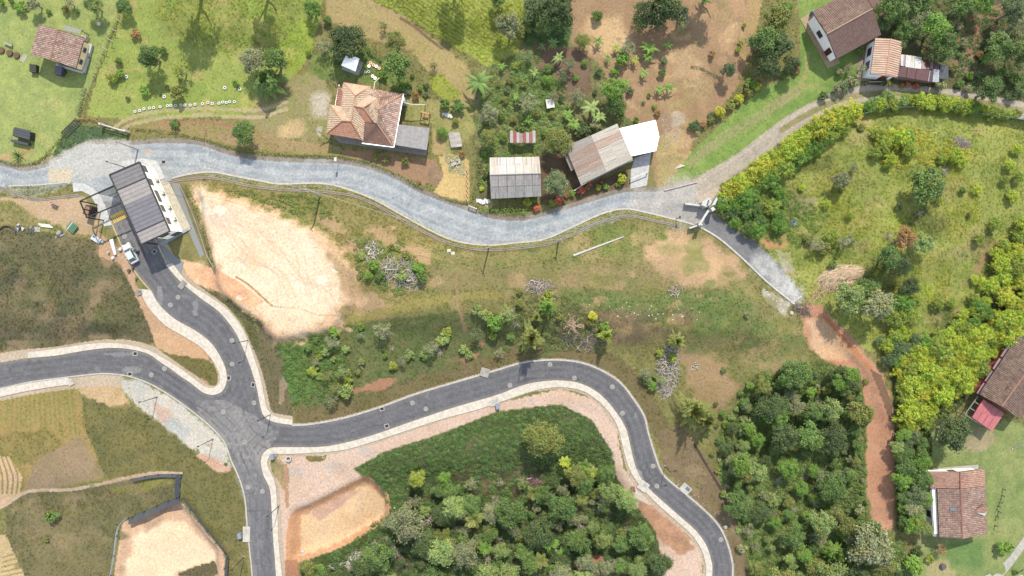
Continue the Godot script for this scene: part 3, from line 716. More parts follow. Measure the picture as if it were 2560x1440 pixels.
	for nm in ["outer", "inner", "hairpin_in", "east", "west_low"]:
		for d in [12, 27, 44]:
			lay(band(offset_line(L[nm], d), 5), [86, 88, 96], [104, 105, 112], 8, 0.6, -1, 0.5)
			lay(band(offset_line(L[nm], d + 8), 5), [124, 125, 131], [112, 113, 119], 8, 0.6, -1, 0.45)
	for nm in ["outer", "inner", "hairpin_in", "east", "west_low"]:
		lay(band(offset_line(L[nm], 2.5), 6), [160, 150, 138], [124, 122, 122], 4, 1.6, -1, 0.5)
	for i in 46:                                       # patches, drips and dust on the asphalt
		var src: PackedVector2Array = L[["outer", "inner", "hairpin_in", "east", "west_low"][i % 5]]
		var c := src[rng.randi_range(2, src.size() - 3)]
		var d := rng.randf_range(8, 44)
		var q := offset_line(src, d)[src.find(c)]
		var tone := rng.randf_range(84, 132)
		lay(circle(q.x, q.y, rng.randf_range(4, 22), rng.randf_range(2, 7), 12, rng.randf() * 3.0), [tone, tone, tone + 4], [tone + 14, tone + 13, tone + 14], 6, 1.5, -1, 0.5)
	for i in 26:                                       # sealed cracks
		var src: PackedVector2Array = L[["outer", "inner", "hairpin_in", "east", "west_low"][i % 5]]
		var k0 := rng.randi_range(2, src.size() - 8)
		var far := offset_line(src, rng.randf_range(10, 50))
		var ln := PackedVector2Array()
		for k in 5:
			ln.append((far[k0 + k] if i % 3 else src[k0].lerp(far[k0], k / 4.0)) + Vector2(rng.randf_range(-2, 2), rng.randf_range(-2, 2)))
		lay(band(smooth(ln), 2.0), [70, 71, 78], [84, 84, 90], 2, 0.9, -1, 0.7)
	for q in [[330, 925, 26, 10], [300, 885, 40, 6], [855, 1090, 14, 3], [1325, 1000, 8, 3], [1595, 1190, 10, 20], [490, 770, 6, 24], [400, 740, 8, 24], [1590, 1035, 4, 8]]:
		lay(circle(q[0], q[1], q[2], q[3]), [184, 184, 184], [150, 150, 152], 8, 1.2, -1, 0.5)

func mottle(poly: PackedVector2Array, n: int, r0: float, r1: float, tones: Array) -> void:     # patches of other growth and bare earth
	var lo := Vector2(INF, INF)
	var hi := -lo
	for q in poly:
		lo = lo.min(q)
		hi = hi.max(q)
	for i in n:
		var p := Vector2(rng.randf_range(lo.x, hi.x), rng.randf_range(lo.y, hi.y))
		if Geometry2D.is_point_in_polygon(p, poly):
			var r := rng.randf_range(r0, r1)
			var c: Array = tones[rng.randi() % tones.size()]
			lay(circle(p.x, p.y, r, r * rng.randf_range(0.3, 0.8), 12, rng.randf_range(-0.6, 0.6)), c, [c[0] + 12, c[1] + 10, c[2] + 8], r * 0.5, 1.3, -1, rng.randf_range(0.35, 0.75))

func finish_ground() -> void:
	var lut := PackedByteArray()
	lut.resize(256)
	for i in 256:
		var c := Color(i / 255.0, 0, 0).srgb_to_linear().r / E
		lut[i] = int(Color(c, 0, 0).linear_to_srgb().r * 255.0 + 0.5)
	var out := canvas.duplicate()
	for i in out.size():
		out[i] = lut[out[i]]
	ground_tex = ImageTexture.create_from_image(Image.create_from_data(CW, CH, false, Image.FORMAT_RGB8, out))

func map_mat(id: String, rough: float) -> StandardMaterial3D:
	if not mats.has(id):
		var m := StandardMaterial3D.new()
		m.resource_name = id
		m.albedo_texture = ground_tex
		m.texture_repeat = false
		m.roughness = rough
		mats[id] = m
	return mats[id]

func uv_of(px: float, py: float) -> Vector2:
	return Vector2((px - X0) / (CW * 2.0), (py - Y0) / (CH * 2.0))

func build_ground() -> void:
	for q in HOUSE_PADS:
		if q[0] in [250, 180, 1680]:
			stamp(grass_map, P(q), 0.0)
	for q in [[1560, 370, 1650, 370, 1640, 480, 1560, 490], [1985, 40, 2040, 15, 2110, 165, 2065, 185], [420, 450, 460, 450, 530, 660, 420, 700, 380, 610], [2430, 1480, 2480, 1420, 2560, 1320, 2630, 1260, 2630, 1320, 2520, 1480]]:
		stamp(grass_map, P(q), 0.0)
	var step := 5.0
	var nx := 592
	var ny := 368
	var mb := MB.new()
	var bump := FastNoiseLite.new()
	bump.seed = 11
	bump.frequency = 0.06
	bump.fractal_octaves = 3
	for j in range(-1, ny + 2):
		for i in range(-1, nx + 2):
			var px := X0 + clampi(i, 0, nx) * step
			var py := Y0 + clampi(j, 0, ny) * step
			var h := hgt(px, py)
			var wild := grass_map[clampi(int((py - Y0) / 8.0), 0, HH - 1) * HW + clampi(int((px - X0) / 8.0), 0, HW - 1)]
			var p := Vector3((px - 1280.0) / S, h, (py - 720.0) / S)
			p.y += (bump.get_noise_2d(px, py)) * 0.1 * wild
			if i < 0:
				p.x = -2500.0
			if i > nx:
				p.x = 2500.0
			if j < 0:
				p.z = -2500.0
			if j > ny:
				p.z = 2500.0
			mb.v.append(p)
			mb.u.append(uv_of(px, py))
			mb.c.append(Color.WHITE)
	var w := nx + 3
	mb.n.resize(mb.v.size())
	for j in ny + 3:
		for i in w:
			var k := j * w + i
			var dx: Vector3 = mb.v[j * w + mini(i + 1, w - 1)] - mb.v[j * w + maxi(i - 1, 0)]
			var dz: Vector3 = mb.v[mini(j + 1, ny + 2) * w + i] - mb.v[maxi(j - 1, 0) * w + i]
			mb.n[k] = dz.cross(dx).normalized()
	for j in ny + 2:
		for i in w - 1:
			var k := j * w + i
			mb.ix.append_array([k, k + 1, k + w + 1, k, k + w + 1, k + w])
	struct("ground", mb, map_mat("ground_earth_and_turf", 1.0))

func flat_sheet(called: String, poly: PackedVector2Array, up: float, m: Material) -> void:
	var mb := MB.new()
	var t := Geometry2D.triangulate_polygon(poly)
	for q in poly:
		mb.v.append(at(q.x, q.y, 0.0) + Vector3(0, up, 0))
		mb.n.append(Vector3.UP)
		mb.c.append(Color.WHITE)
		mb.u.append(uv_of(q.x, q.y))
	var cw := true
	for i in range(0, t.size(), 3):
		var a := mb.v[t[i]]
		var b := mb.v[t[i + 1]]
		var d := mb.v[t[i + 2]]
		if (d - a).cross(b - a).y > 0.0:
			mb.ix.append_array([t[i], t[i + 1], t[i + 2]])
		else:
			mb.ix.append_array([t[i], t[i + 2], t[i + 1]])
	struct(called, mb, m)

# a strip with a rectangular section following a plan line; drape: over the terrain
func strip(mb: MB, line: PackedVector2Array, w: float, y0: float, y1: float, col: Color, drape := false) -> void:
	var a := offset_line(line, w * 0.5)
	var b := offset_line(line, -w * 0.5)
	between(mb, a, b, y0, y1, col, drape)

func between(mb: MB, a: PackedVector2Array, b: PackedVector2Array, y0: float, y1: float, col: Color, drape := false) -> void:
	var n := mini(a.size(), b.size())
	for i in n - 1:
		var q: Array[Vector3] = []
		for s in [a[i], b[i], b[i + 1], a[i + 1]]:
			q.append(g(s.x, s.y) if drape else at(s.x, s.y, 0.0))
		var u := Vector3(0, y1, 0)
		var l := Vector3(0, y0, 0)
		var shade := col * (0.93 + 0.12 * fposmod(sin(i * 12.9898) * 43758.5, 1.0)) if i % 7 == 0 else col
		mb.quad(q[0] + u, q[1] + u, q[2] + u, q[3] + u, shade)
		mb.quad(q[0] + l, q[3] + l, q[3] + u, q[0] + u, col, q[0] - q[1])
		mb.quad(q[1] + l, q[2] + l, q[2] + u, q[1] + u, col, q[1] - q[0])
		if i == 0:
			mb.quad(q[0] + l, q[1] + l, q[1] + u, q[0] + u, col, q[0] - q[3])
		if i == n - 2:
			mb.quad(q[3] + l, q[2] + l, q[2] + u, q[3] + u, col, q[3] - q[0])

func resample(p: PackedVector2Array, n: int) -> PackedVector2Array:
	var len := 0.0
	for i in p.size() - 1:
		len += p[i].distance_to(p[i + 1])
	var r := PackedVector2Array()
	var k := 0
	var done := 0.0
	for i in n:
		var want := len * i / (n - 1)
		while k < p.size() - 2 and done + p[k].distance_to(p[k + 1]) < want:
			done += p[k].distance_to(p[k + 1])
			k += 1
		r.append(p[k].lerp(p[k + 1], clampf((want - done) / maxf(1e-6, p[k].distance_to(p[k + 1])), 0.0, 1.0)))
	return r

func pavement(called: String, inner: PackedVector2Array, outer: PackedVector2Array, n: int) -> void:
	var mb := MB.new()
	between(mb, resample(inner, n), resample(outer, n), -0.05, 0.13, A(252, 244, 230))
	struct(called, mb, concrete())

func build_roads() -> void:
	flat_sheet("gravel_road", gravel, 0.02, map_mat("gravel_surface", 1.0))
	flat_sheet("lane", lane, 0.016, map_mat("gravel_surface", 1.0))
	flat_sheet("side_road", spur, 0.028, map_mat("asphalt_surface", 0.9))
	flat_sheet("asphalt_road", asphalt, 0.032, map_mat("asphalt_surface", 0.9))
	# pavements
	pavement("pavement_hairpin", smooth(P([378, 725, 400, 763, 440, 799, 485, 824, 525, 854, 550, 889, 565, 924, 567, 954, 555, 979, 530, 987, 505, 979, 480, 959, 450, 939, 430, 924, 400, 904, 370, 884, 320, 872, 270, 870, 210, 877, 140, 889, 72, 895])),
		smooth(P([348, 722, 372, 768, 412, 812, 455, 838, 500, 866, 530, 898, 546, 925, 551, 943, 546, 962, 528, 970, 508, 963, 482, 944, 458, 926, 440, 914, 404, 893, 372, 876, 320, 862, 268, 857, 206, 862, 140, 872, 70, 881])), 130)
	pavement("pavement_east", smooth(P([415, 662, 452, 704, 500, 744, 548, 779, 585, 824, 605, 864, 622, 904, 640, 959, 650, 1007, 657, 1034, 672, 1049, 695, 1057, 731, 1062])),
		smooth(P([432, 658, 470, 706, 525, 742, 570, 775, 602, 814, 622, 856, 638, 900, 653, 950, 664, 1005, 671, 1026, 684, 1039, 702, 1045, 732, 1049])), 110)
	var o := P([728, 1640, 706, 1440, 701, 1400, 696, 1340, 694, 1280, 689, 1212, 676, 1180, 668, 1160, 671, 1146, 684, 1135, 740, 1134, 850, 1126, 920, 1108, 1000, 1082, 1100, 1049, 1200, 1022, 1290, 991, 1350, 973, 1400, 968, 1450, 975, 1490, 998, 1525, 1034, 1545, 1070, 1558, 1122, 1570, 1164, 1592, 1204, 1640, 1257, 1690, 1301, 1728, 1336, 1752, 1371, 1762, 1404, 1764, 1440, 1752, 1640])
	pavement("pavement_inner", L.inner, smooth(o), 240)
	pavement("pavement_west", P([-200, 1010, 0, 973, 70, 958, 150, 947, 172, 944]), P([-200, 1030, 0, 992, 70, 977, 150, 964, 176, 961]), 40)
	# kerbs
	var kb := MB.new()
	strip(kb, L.outer, 4.0, -0.05, 0.12, A(226, 224, 220))
	struct("kerb_outer", kb, concrete())
	kb = MB.new()
	strip(kb, L.west_low, 3.4, -0.05, 0.11, A(226, 224, 220))
	struct("kerb_west", kb, concrete())
	kb = MB.new()
	strip(kb, L.kerb_s, 4.2, -0.05, 0.1, A(236, 232, 222))
	struct("kerb_gravel_road", kb, concrete())
	kb = MB.new()
	strip(kb, smooth(P([276, 548, 300, 605, 335, 675, 375, 725])), 3.6, -0.05, 0.1, A(226, 206, 160))
	struct("kerb_gatehouse", kb, concrete())
	kb = MB.new()
	strip(kb, smooth(P([372, 560, 392, 605, 418, 660])), 3.4, -0.05, 0.1, A(220, 214, 204))
	struct("kerb_gatehouse_east", kb, concrete())
	kb = MB.new()
	strip(kb, L.spur_w, 4.4, -0.05, 0.14, A(236, 232, 224))
	strip(kb, P([1978, 758, 2003, 740]), 4.4, -0.05, 0.15, A(240, 238, 232))
	struct("kerb_side_road", kb, concrete())
	kb = MB.new()
	strip(kb, P([1660, 476, 1700, 466, 1743, 455]), 3.0, -0.05, 0.25, A(232, 228, 220))
	struct("kerb_lane", kb, concrete())
	kb = MB.new()
	strip(kb, smooth(P([22, 465, 60, 464, 110, 461, 170, 456])), 3.0, -0.03, 0.09, A(236, 234, 228))
	struct("kerb_apron", kb, concrete())
	# drainage channels beside the gravel road: two low walls and a floor
	for ln in [smooth(P([400, 462, 440, 452, 530, 445, 620, 464, 700, 474, 790, 478, 880, 489, 950, 518, 1050, 575, 1120, 607, 1200, 624, 1290, 621, 1380, 608, 1440, 582, 1500, 556, 1570, 540, 1640, 553, 1700, 566])), smooth(P([0, 468, 50, 488, 92, 499, 150, 493, 200, 488]))]:
		kb = MB.new()
		strip(kb, ln, 3.4, -0.05, 0.03, A(176, 156, 146), true)
		strip(kb, offset_line(ln, 2.4), 1.4, -0.05, 0.1, A(206, 196, 188), true)
		strip(kb, offset_line(ln, -2.4), 1.4, -0.05, 0.1, A(196, 182, 172), true)
		struct("drainage_channel", kb, concrete())
	# paved aprons
	var ap := MB.new()
	var apron := func(called: String, pts: Array, up: float, col: Color, m: Material):
		var mb := MB.new()
		var top := PackedVector3Array()
		for q in P(pts):
			top.append(at(q.x, q.y, 0.0) + Vector3(0, up, 0))
		mb.slab(top, Vector3(0, -up - 0.05, 0), col)
		struct(called, mb, m)
	apron.call("apron_left", [182, 457, 212, 459, 236, 472, 252, 490, 264, 515, 274, 545, 282, 562, 262, 566, 248, 545, 243, 515, 226, 488, 205, 478, 184, 480], 0.09, A(238, 240, 240), concrete())
	apron.call("apron_right", [296, 412, 312, 402, 355, 396, 392, 402, 402, 420, 414, 446, 394, 452, 380, 440, 330, 424], 0.09, A(240, 242, 242), concrete())
	apron.call("gatehouse_walk", [400, 452, 424, 456, 478, 572, 466, 580, 440, 590], 0.08, A(240, 232, 210), concrete())
	apron.call("gravel_path", [428, 457, 446, 457, 480, 555, 516, 650, 506, 655, 470, 575], 0.04, A(196, 200, 202), textured("loose_gravel", 0.6, 0.5, 1.0, 0.12))
	apron.call("gravel_corner", [395, 612, 410, 614, 430, 636, 460, 655, 452, 690, 432, 668], 0.03, A(190, 196, 200), textured("loose_gravel", 0.6, 0.5, 1.0, 0.12))
	apron.call("driveway", [1577, 428, 1586, 396, 1628, 380, 1622, 425, 1617, 464, 1576, 472], 0.05, A(232, 234, 236), concrete())
	apron.call("garden_path", [2462, 1440, 2490, 1426, 2525, 1390, 2560, 1340, 2620, 1270, 2620, 1300, 2560, 1372, 2525, 1420, 2480, 1470, 2440, 1470], 0.05, A(214, 212, 204), concrete())
	apron.call("house_terrace", [2000, 48, 2030, 28, 2100, 158, 2068, 172], 0.1, A(206, 184, 146), concrete())
	# yellow speed-bump marking on the drive by the gatehouse
	var sb := thing("speed_bump_marking", "yellow striped crossing painted on the drive by the gatehouse", "road marking", at(296, 540, 0.036))
	var c0 := Vector2(275, 541)
	var e1 := Vector2(34, -17)
	var e2 := Vector2(10, 17)
	for k in 8:
		var bb := MB.new()
		var p0 := c0 + e1 * (k / 8.0 + 0.02)
		bb.slab(PackedVector3Array([at(p0.x, p0.y, 0.037), at(p0.x + e1.x * 0.075, p0.y + e1.y * 0.075, 0.037), at(p0.x + e1.x * 0.075 + e2.x, p0.y + e1.y * 0.075 + e2.y, 0.037), at(p0.x + e2.x, p0.y + e2.y, 0.037)]), Vector3(0, -0.003, 0), A(240, 200, 70))
		part(bb, "stripe", vmat(0.8), sb)
	for k in [0.0, 0.93]:
		var bb2 := MB.new()
		var p1: Vector2 = c0 + e2 * k
		bb2.slab(PackedVector3Array([at(p1.x, p1.y, 0.04), at(p1.x + e1.x, p1.y + e1.y, 0.04), at(p1.x + e1.x + e2.x * 0.09, p1.y + e1.y + e2.y * 0.09, 0.04), at(p1.x + e2.x * 0.09, p1.y + e2.y * 0.09, 0.04)]), Vector3(0, -0.003, 0), A(240, 204, 84))
		part(bb2, "border", vmat(0.8), sb)

# ---------------------------------------------------------------- plants
var crown_mesh := {}
var leaf_mats := []
# foliage colours (linear), from dark to gold
const TONES := [["dark green", Color(0.05, 0.074, 0.026)], ["mid green", Color(0.074, 0.122, 0.032)], ["bright green", Color(0.095, 0.17, 0.03)], ["yellow-green", Color(0.17, 0.21, 0.036)],
	["pale grey-green", Color(0.145, 0.16, 0.08)], ["olive", Color(0.115, 0.13, 0.034)], ["blue-green", Color(0.084, 0.115, 0.05)], ["golden yellow", Color(0.28, 0.285, 0.034)],
	["russet", Color(0.2, 0.12, 0.05)], ["red-flowering", Color(0.42, 0.11, 0.07)], ["pale green", Color(0.14, 0.19, 0.06)], ["lime yellow", Color(0.25, 0.3, 0.035)]]

func leaf(mb: MB, p: Vector3, nrm: Vector3, along: Vector3, l: float, w: float, col: Color) -> void:
	var t := (along - nrm * along.dot(nrm))
	if t.length_squared() < 1e-6:
		t = nrm.cross(Vector3.RIGHT)
	t = t.normalized()
	var b := nrm.cross(t)
	var k := mb.v.size()
	mb.v.append(p - t * l)
	mb.v.append(p + b * w - nrm * w * 0.3)
	mb.v.append(p + t * l - nrm * l * 0.25)
	mb.v.append(p - b * w - nrm * w * 0.3)
	for i in 4:
		mb.n.append(nrm)
		mb.c.append(col)
	mb.ix.append_array([k, k + 1, k + 2, k, k + 2, k + 3])

func rdir() -> Vector3:
	var z := rng.randf_range(-1.0, 1.0)
	var a := rng.randf() * TAU
	var r := sqrt(1.0 - z * z)
	return Vector3(r * cos(a), z, r * sin(a))

# crown of unit radius standing on y = 0: lobes, each a shell of leaves
func make_crown(lobes: int, count: int, size: float, tall: float, spread: float, gappy: float, hues: Array, aspect := 0.5) -> ArrayMesh:
	var mb := MB.new()
	var cs := []
	var lean := Vector2(rng.randf_range(-0.15, 0.15), rng.randf_range(-0.15, 0.15))
	var total := 0.0
	for i in lobes:
		var a := i * 2.39996 + rng.randf() * 1.1
		var r := spread * sqrt((i + 0.3) / lobes) * rng.randf_range(0.8, 1.1)
		var lr := rng.randf_range(0.15, 0.4) * (1.12 - 0.3 * r)
		var top := tall * (1.0 - 0.6 * r * r) - lr * 0.7
		cs.append([Vector3(cos(a) * r + lean.x, maxf(lr * 0.6, top * rng.randf_range(0.55, 1.1)), sin(a) * r + lean.y), lr, rng.randf_range(0.7, 1.3), hues[rng.randi() % hues.size()], Vector3(rng.randf_range(0.75, 1.3), rng.randf_range(0.7, 1.15), rng.randf_range(0.75, 1.3))])
		total += lr * lr
	for i in lobes:
		var c: Array = cs[i]
		for k in int(count * c[1] * c[1] / total):
			var d := rdir()
			if d.y < -0.35:
				d.y = -d.y
			var out := rng.randf_range(1.0 - 0.45 * gappy - 0.2, 1.06)
			if rng.randf() < 0.14:
				out = rng.randf_range(1.05, 1.45)          # loose sprays standing off the clump
			var p: Vector3 = c[0] + d * c[4] * c[1] * out
			var nrm: Vector3 = (d * 0.9 + Vector3(0, 0.5, 0) + rdir() * 0.85).normalized()
			var s: float = size * rng.randf_range(0.6, 1.4)
			var v: float = c[2] * rng.randf_range(0.65, 1.35)
			var h: Vector3 = c[3]
			leaf(mb, p, nrm, rdir(), s, s * aspect, Color(v * h.x, v * h.y, v * h.z))
	return mb.mesh()

# fronds arching out from one point (ferns, palms, feathery clumps); unit reach
func make_fronds(n: int, tiers: int, rise: float, droop: float, pairs: int, leaflet: float, width: float, jitter := 0.15, core := 0) -> ArrayMesh:
	var mb := MB.new()
	for i in core:
		var cd := rdir()
		cd.y = absf(cd.y)
		var cp := Vector3(cd.x * 0.55, 0.05 + cd.y * (0.3 + rise * 0.5), cd.z * 0.55) * rng.randf_range(0.6, 1.05)
		leaf(mb, cp, (cd + Vector3.UP * 0.6 + rdir() * 0.5).normalized(), cd, leaflet * 0.7, width * 1.3, Color.WHITE * rng.randf_range(0.7, 1.25))
	for k in n:
		var tier := k % tiers
		var a := k * 2.39996 + rng.randf_range(-0.2, 0.2)
		var reach := (1.0 - 0.22 * tier) * rng.randf_range(1.0 - jitter, 1.0 + jitter * 0.4)
		var up := rise * (1.0 + 0.8 * tier) * rng.randf_range(0.8, 1.2)
		var dir := Vector3(cos(a), 0, sin(a))
		var side := Vector3(-sin(a), 0, cos(a))
		var last := Vector3.ZERO
		var v := rng.randf_range(0.72, 1.25)
		for i in range(1, pairs + 1):
			var t := float(i) / pairs
			var p := dir * reach * t + Vector3(0, up * t - droop * t * t, 0)
			var fw := (p - last).normalized()
			var nrm := side.cross(fw)
			if nrm.y < 0.0:
				nrm = -nrm
			leaf(mb, (p + last) * 0.5, nrm, fw, (p - last).length() * 0.55, 0.008 + width * 0.12, Color(v * 0.9, v * 0.95, v * 0.8))
			var l := leaflet * sin(PI * (0.12 + 0.83 * t))
			for s in [-1.0, 1.0]:
				var ld: Vector3 = (side * s + fw * 0.55 + Vector3(0, -0.25, 0) + rdir() * 0.12).normalized()
				leaf(mb, p + ld * l * 0.5, (nrm + rdir() * 0.2).normalized(), ld, l * 0.52, width, Color.WHITE * (v * rng.randf_range(0.8, 1.2)))
			last = p
	return mb.mesh()

func make_banana(n: int) -> ArrayMesh:
	var mb := MB.new()
	for k in n:
		var a := k * 2.39996 + rng.randf_range(-0.3, 0.3)
		var dir := Vector3(cos(a), 0, sin(a))
		var side := Vector3(-sin(a), 0, cos(a))
		var reach := rng.randf_range(0.6, 1.0)
		var up := rng.randf_range(0.35, 0.8)
		var v := rng.randf_range(0.75, 1.25)
		var prev: Array = []
		for i in 8:
			var t := i / 7.0
			var p := dir * reach * t + Vector3(0, up * t - (up + 0.15) * t * t, 0)
			var w := 0.125 * sin(PI * pow(clampf(t * 0.94 + 0.06, 0.0, 1.0), 0.7)) * (1.0 if i != 4 else 0.85)
			var row := [p + side * w - Vector3(0, w * 0.35, 0), p, p - side * w - Vector3(0, w * 0.35, 0)]
			if prev:
				for s in 2:
					var c := Color.WHITE * (v * (1.0 if s == 0 else 0.88) * rng.randf_range(0.92, 1.08))
					mb.quad(prev[s], prev[s + 1], row[s + 1], row[s], c)
			prev = row
	return mb.mesh()

func make_spikes(n: int, w: float) -> ArrayMesh:
	var mb := MB.new()
	for k in n:
		var a := k * 2.39996
		var e := 0.15 + 1.1 * float(k) / n
		var d := Vector3(cos(a) * cos(e), sin(e), sin(a) * cos(e))
		var s := Vector3(-sin(a), 0, cos(a)) * w
		var c := Color.WHITE * rng.randf_range(0.8, 1.2)
		mb.quad(Vector3(0, 0.05, 0) - s, d * 0.5 - s * 0.9 + Vector3(0, 0.05, 0), d * 0.5 + s * 0.9 + Vector3(0, 0.05, 0), Vector3(0, 0.05, 0) + s, c)
		mb.tri(d * 0.5 - s * 0.9 + Vector3(0, 0.05, 0), d * 1.0, d * 0.5 + s * 0.9 + Vector3(0, 0.05, 0), c)
	return mb.mesh()

# bare branches: unit radius and height
func make_branches(n: int, forks: int, thick: float, flat := 0.8) -> ArrayMesh:
	var mb := MB.new()
	var grey := Color(1, 1, 1)
	for k in n:
		var a := k * 2.39996 + rng.randf()
		var e := rng.randf_range(0.3, 1.25)
		var d := Vector3(cos(a) * cos(e), sin(e) * flat, sin(a) * cos(e))
		var p := Vector3.ZERO
		var r := thick
		for i in forks:
			var q: Vector3 = p + (d + rdir() * 0.3) * (0.9 / forks)
			var c := grey * rng.randf_range(0.75, 1.25)
			mb.tube(PackedVector3Array([p, q]), PackedFloat32Array([r, r * 0.7]), 3, c, false)
			for f in 3:
				var u: Vector3 = q + (d * 0.4 + rdir()).normalized() * rng.randf_range(0.12, 0.3)
				mb.tube(PackedVector3Array([q, u]), PackedFloat32Array([r * 0.5, r * 0.15]), 3, c, false)
				for f2 in 2:
					mb.tube(PackedVector3Array([q.lerp(u, 0.6), q.lerp(u, 0.6) + rdir() * 0.14]), PackedFloat32Array([r * 0.25, r * 0.1]), 3, c, false)
			p = q
			r *= 0.7
	return mb.mesh()

func make_trunk(limbs: int) -> ArrayMesh:      # unit height; the radius at the foot is 0.07
	var mb := MB.new()
	var c := Color(0.16, 0.125, 0.095)
	mb.tube(PackedVector3Array([Vector3(0, -0.08, 0), Vector3(0.01, 0.3, 0.01), Vector3(-0.01, 0.62, 0.02), Vector3(0, 0.95, 0)]), PackedFloat32Array([0.075, 0.055, 0.042, 0.018]), 7, c)
	for k in limbs:
		var a := k * 2.39996
		var y := 0.38 + 0.4 * k / limbs
		var e := Vector3(cos(a) * 0.42, y + 0.3, sin(a) * 0.42)
		mb.tube(PackedVector3Array([Vector3(0, y, 0), Vector3(cos(a) * 0.2, y + 0.1, sin(a) * 0.2), e]), PackedFloat32Array([0.032, 0.024, 0.009]), 5, c)
	return mb.mesh(Vector3.ZERO, vmat(0.95))

func leaf_mat(tone: int, gain := 1.0) -> StandardMaterial3D:
	var id := "leaf%d_%.2f" % [tone, gain]
	if not mats.has(id):
		var m := StandardMaterial3D.new()
		m.resource_name = "foliage_" + (TONES[tone][0] as String).replace(" ", "_").replace("-", "_")
		var c: Color = TONES[tone][1] * gain
		c.a = 1.0
		m.albedo_color = c.linear_to_srgb()
		m.vertex_color_use_as_albedo = true
		m.roughness = 0.6
		m.metallic_specular = 0.3
		m.cull_mode = BaseMaterial3D.CULL_DISABLED
		m.backlight_enabled = true
		m.backlight = Color(c.r * 0.9, c.g * 1.0, c.b * 0.5).linear_to_srgb()
		mats[id] = m
	return mats[id]

func plain_mat(id: String, c: Color, rough := 0.9) -> StandardMaterial3D:
	if not mats.has(id):
		var m := StandardMaterial3D.new()
		m.resource_name = id
		m.albedo_color = c.linear_to_srgb()
		m.vertex_color_use_as_albedo = true
		m.roughness = rough
		mats[id] = m
	return mats[id]

func grow() -> void:
	rng.seed = 77
	var same := [Vector3(1, 1, 1)]
	var mixed := [Vector3(1, 1, 1), Vector3(1.25, 1.1, 0.9), Vector3(0.8, 0.92, 1.0), Vector3(1.05, 1.0, 1.2)]
	var gold := [Vector3(1, 1, 1), Vector3(1.1, 1.0, 0.8), Vector3(0.68, 0.9, 1.0), Vector3(0.85, 1.0, 0.9)]
	crown_mesh.tree = [make_crown(26, 4600, 0.058, 1.2, 0.82, 0.5, mixed), make_crown(20, 4200, 0.06, 1.0, 0.8, 0.6, mixed), make_crown(34, 4800, 0.054, 1.1, 0.86, 0.6, mixed), make_crown(22, 4400, 0.058, 1.3, 0.76, 0.5, mixed), make_crown(40, 4800, 0.055, 1.0, 0.9, 0.7, mixed), make_crown(30, 4200, 0.056, 1.15, 0.95, 0.9, mixed), make_crown(16, 3800, 0.062, 1.4, 0.7, 0.8, mixed)]
	crown_mesh.bush = [make_crown(9, 1300, 0.11, 1.0, 0.66, 0.4, mixed), make_crown(7, 1200, 0.115, 1.1, 0.62, 0.4, mixed), make_crown(11, 1400, 0.1, 0.9, 0.72, 0.5, mixed)]
	crown_mesh.topiary = [make_crown(40, 3600, 0.05, 1.05, 0.72, 0.1, same)]
	crown_mesh.sparse = [make_crown(14, 900, 0.06, 1.0, 0.85, 1.0, mixed), make_crown(18, 1100, 0.055, 1.05, 0.9, 1.2, mixed)]
	crown_mesh.gold = [make_crown(26, 2600, 0.085, 1.2, 0.9, 0.9, gold, 0.3), make_crown(22, 2500, 0.09, 1.05, 0.88, 0.9, gold, 0.3), make_crown(30, 2700, 0.085, 1.1, 0.92, 1.0, gold, 0.3)]
	crown_mesh.flower = [make_crown(10, 1300, 0.1, 0.9, 0.7, 0.5, [Vector3(1, 1, 1), Vector3(1.1, 1.3, 1), Vector3(0.2, 1.2, 0.5)])]
	crown_mesh.fern = [make_fronds(11, 2, 0.5, 0.55, 16, 0.3, 0.03), make_fronds(9, 1, 0.42, 0.5, 16, 0.32, 0.032)]
	crown_mesh.palm = [make_fronds(54, 5, 0.3, 0.6, 20, 0.2, 0.034, 0.15, 500)]
	crown_mesh.feather = [make_fronds(90, 6, 0.32, 0.5, 14, 0.15, 0.03, 0.4, 700), make_fronds(110, 7, 0.36, 0.55, 14, 0.16, 0.03, 0.5, 700)]
	crown_mesh.banana = [make_banana(9), make_banana(11), make_banana(8)]
	crown_mesh.agave = [make_spikes(26, 0.06)]
	crown_mesh.dead = [make_branches(14, 4, 0.03), make_branches(18, 4, 0.026)]
	crown_mesh.limbs = [make_branches(9, 4, 0.03), make_branches(10, 4, 0.028)]
	crown_mesh.trunk = [make_trunk(4), make_trunk(5)]

# kind -> thing name, noun, category, height of the crown's base and top over its radius
const KINDS := {"tree": ["broadleaf_tree", "broadleaf tree", "tree", 0.9], "bush": ["shrub", "shrub", "shrub", 0.12], "topiary": ["clipped_bush", "round clipped bush", "bush", 0.1],
	"sparse": ["thin_tree", "thin open tree", "tree", 0.8], "gold": ["feathery_shrub", "feathery shrub", "shrub", 0.35], "fern": ["tree_fern", "tree fern", "tree fern", 1.6], "palm": ["palm_tree", "palm", "palm", 0.9],
	"feather": ["feathery_conifer", "feathery star-shaped tree", "tree", 0.7], "banana": ["banana_plant", "banana plant", "banana plant", 0.85], "agave": ["agave", "spiky agave", "agave", 0.05], "dead": ["dead_tree", "bare dead tree", "dead tree", 0.15]}

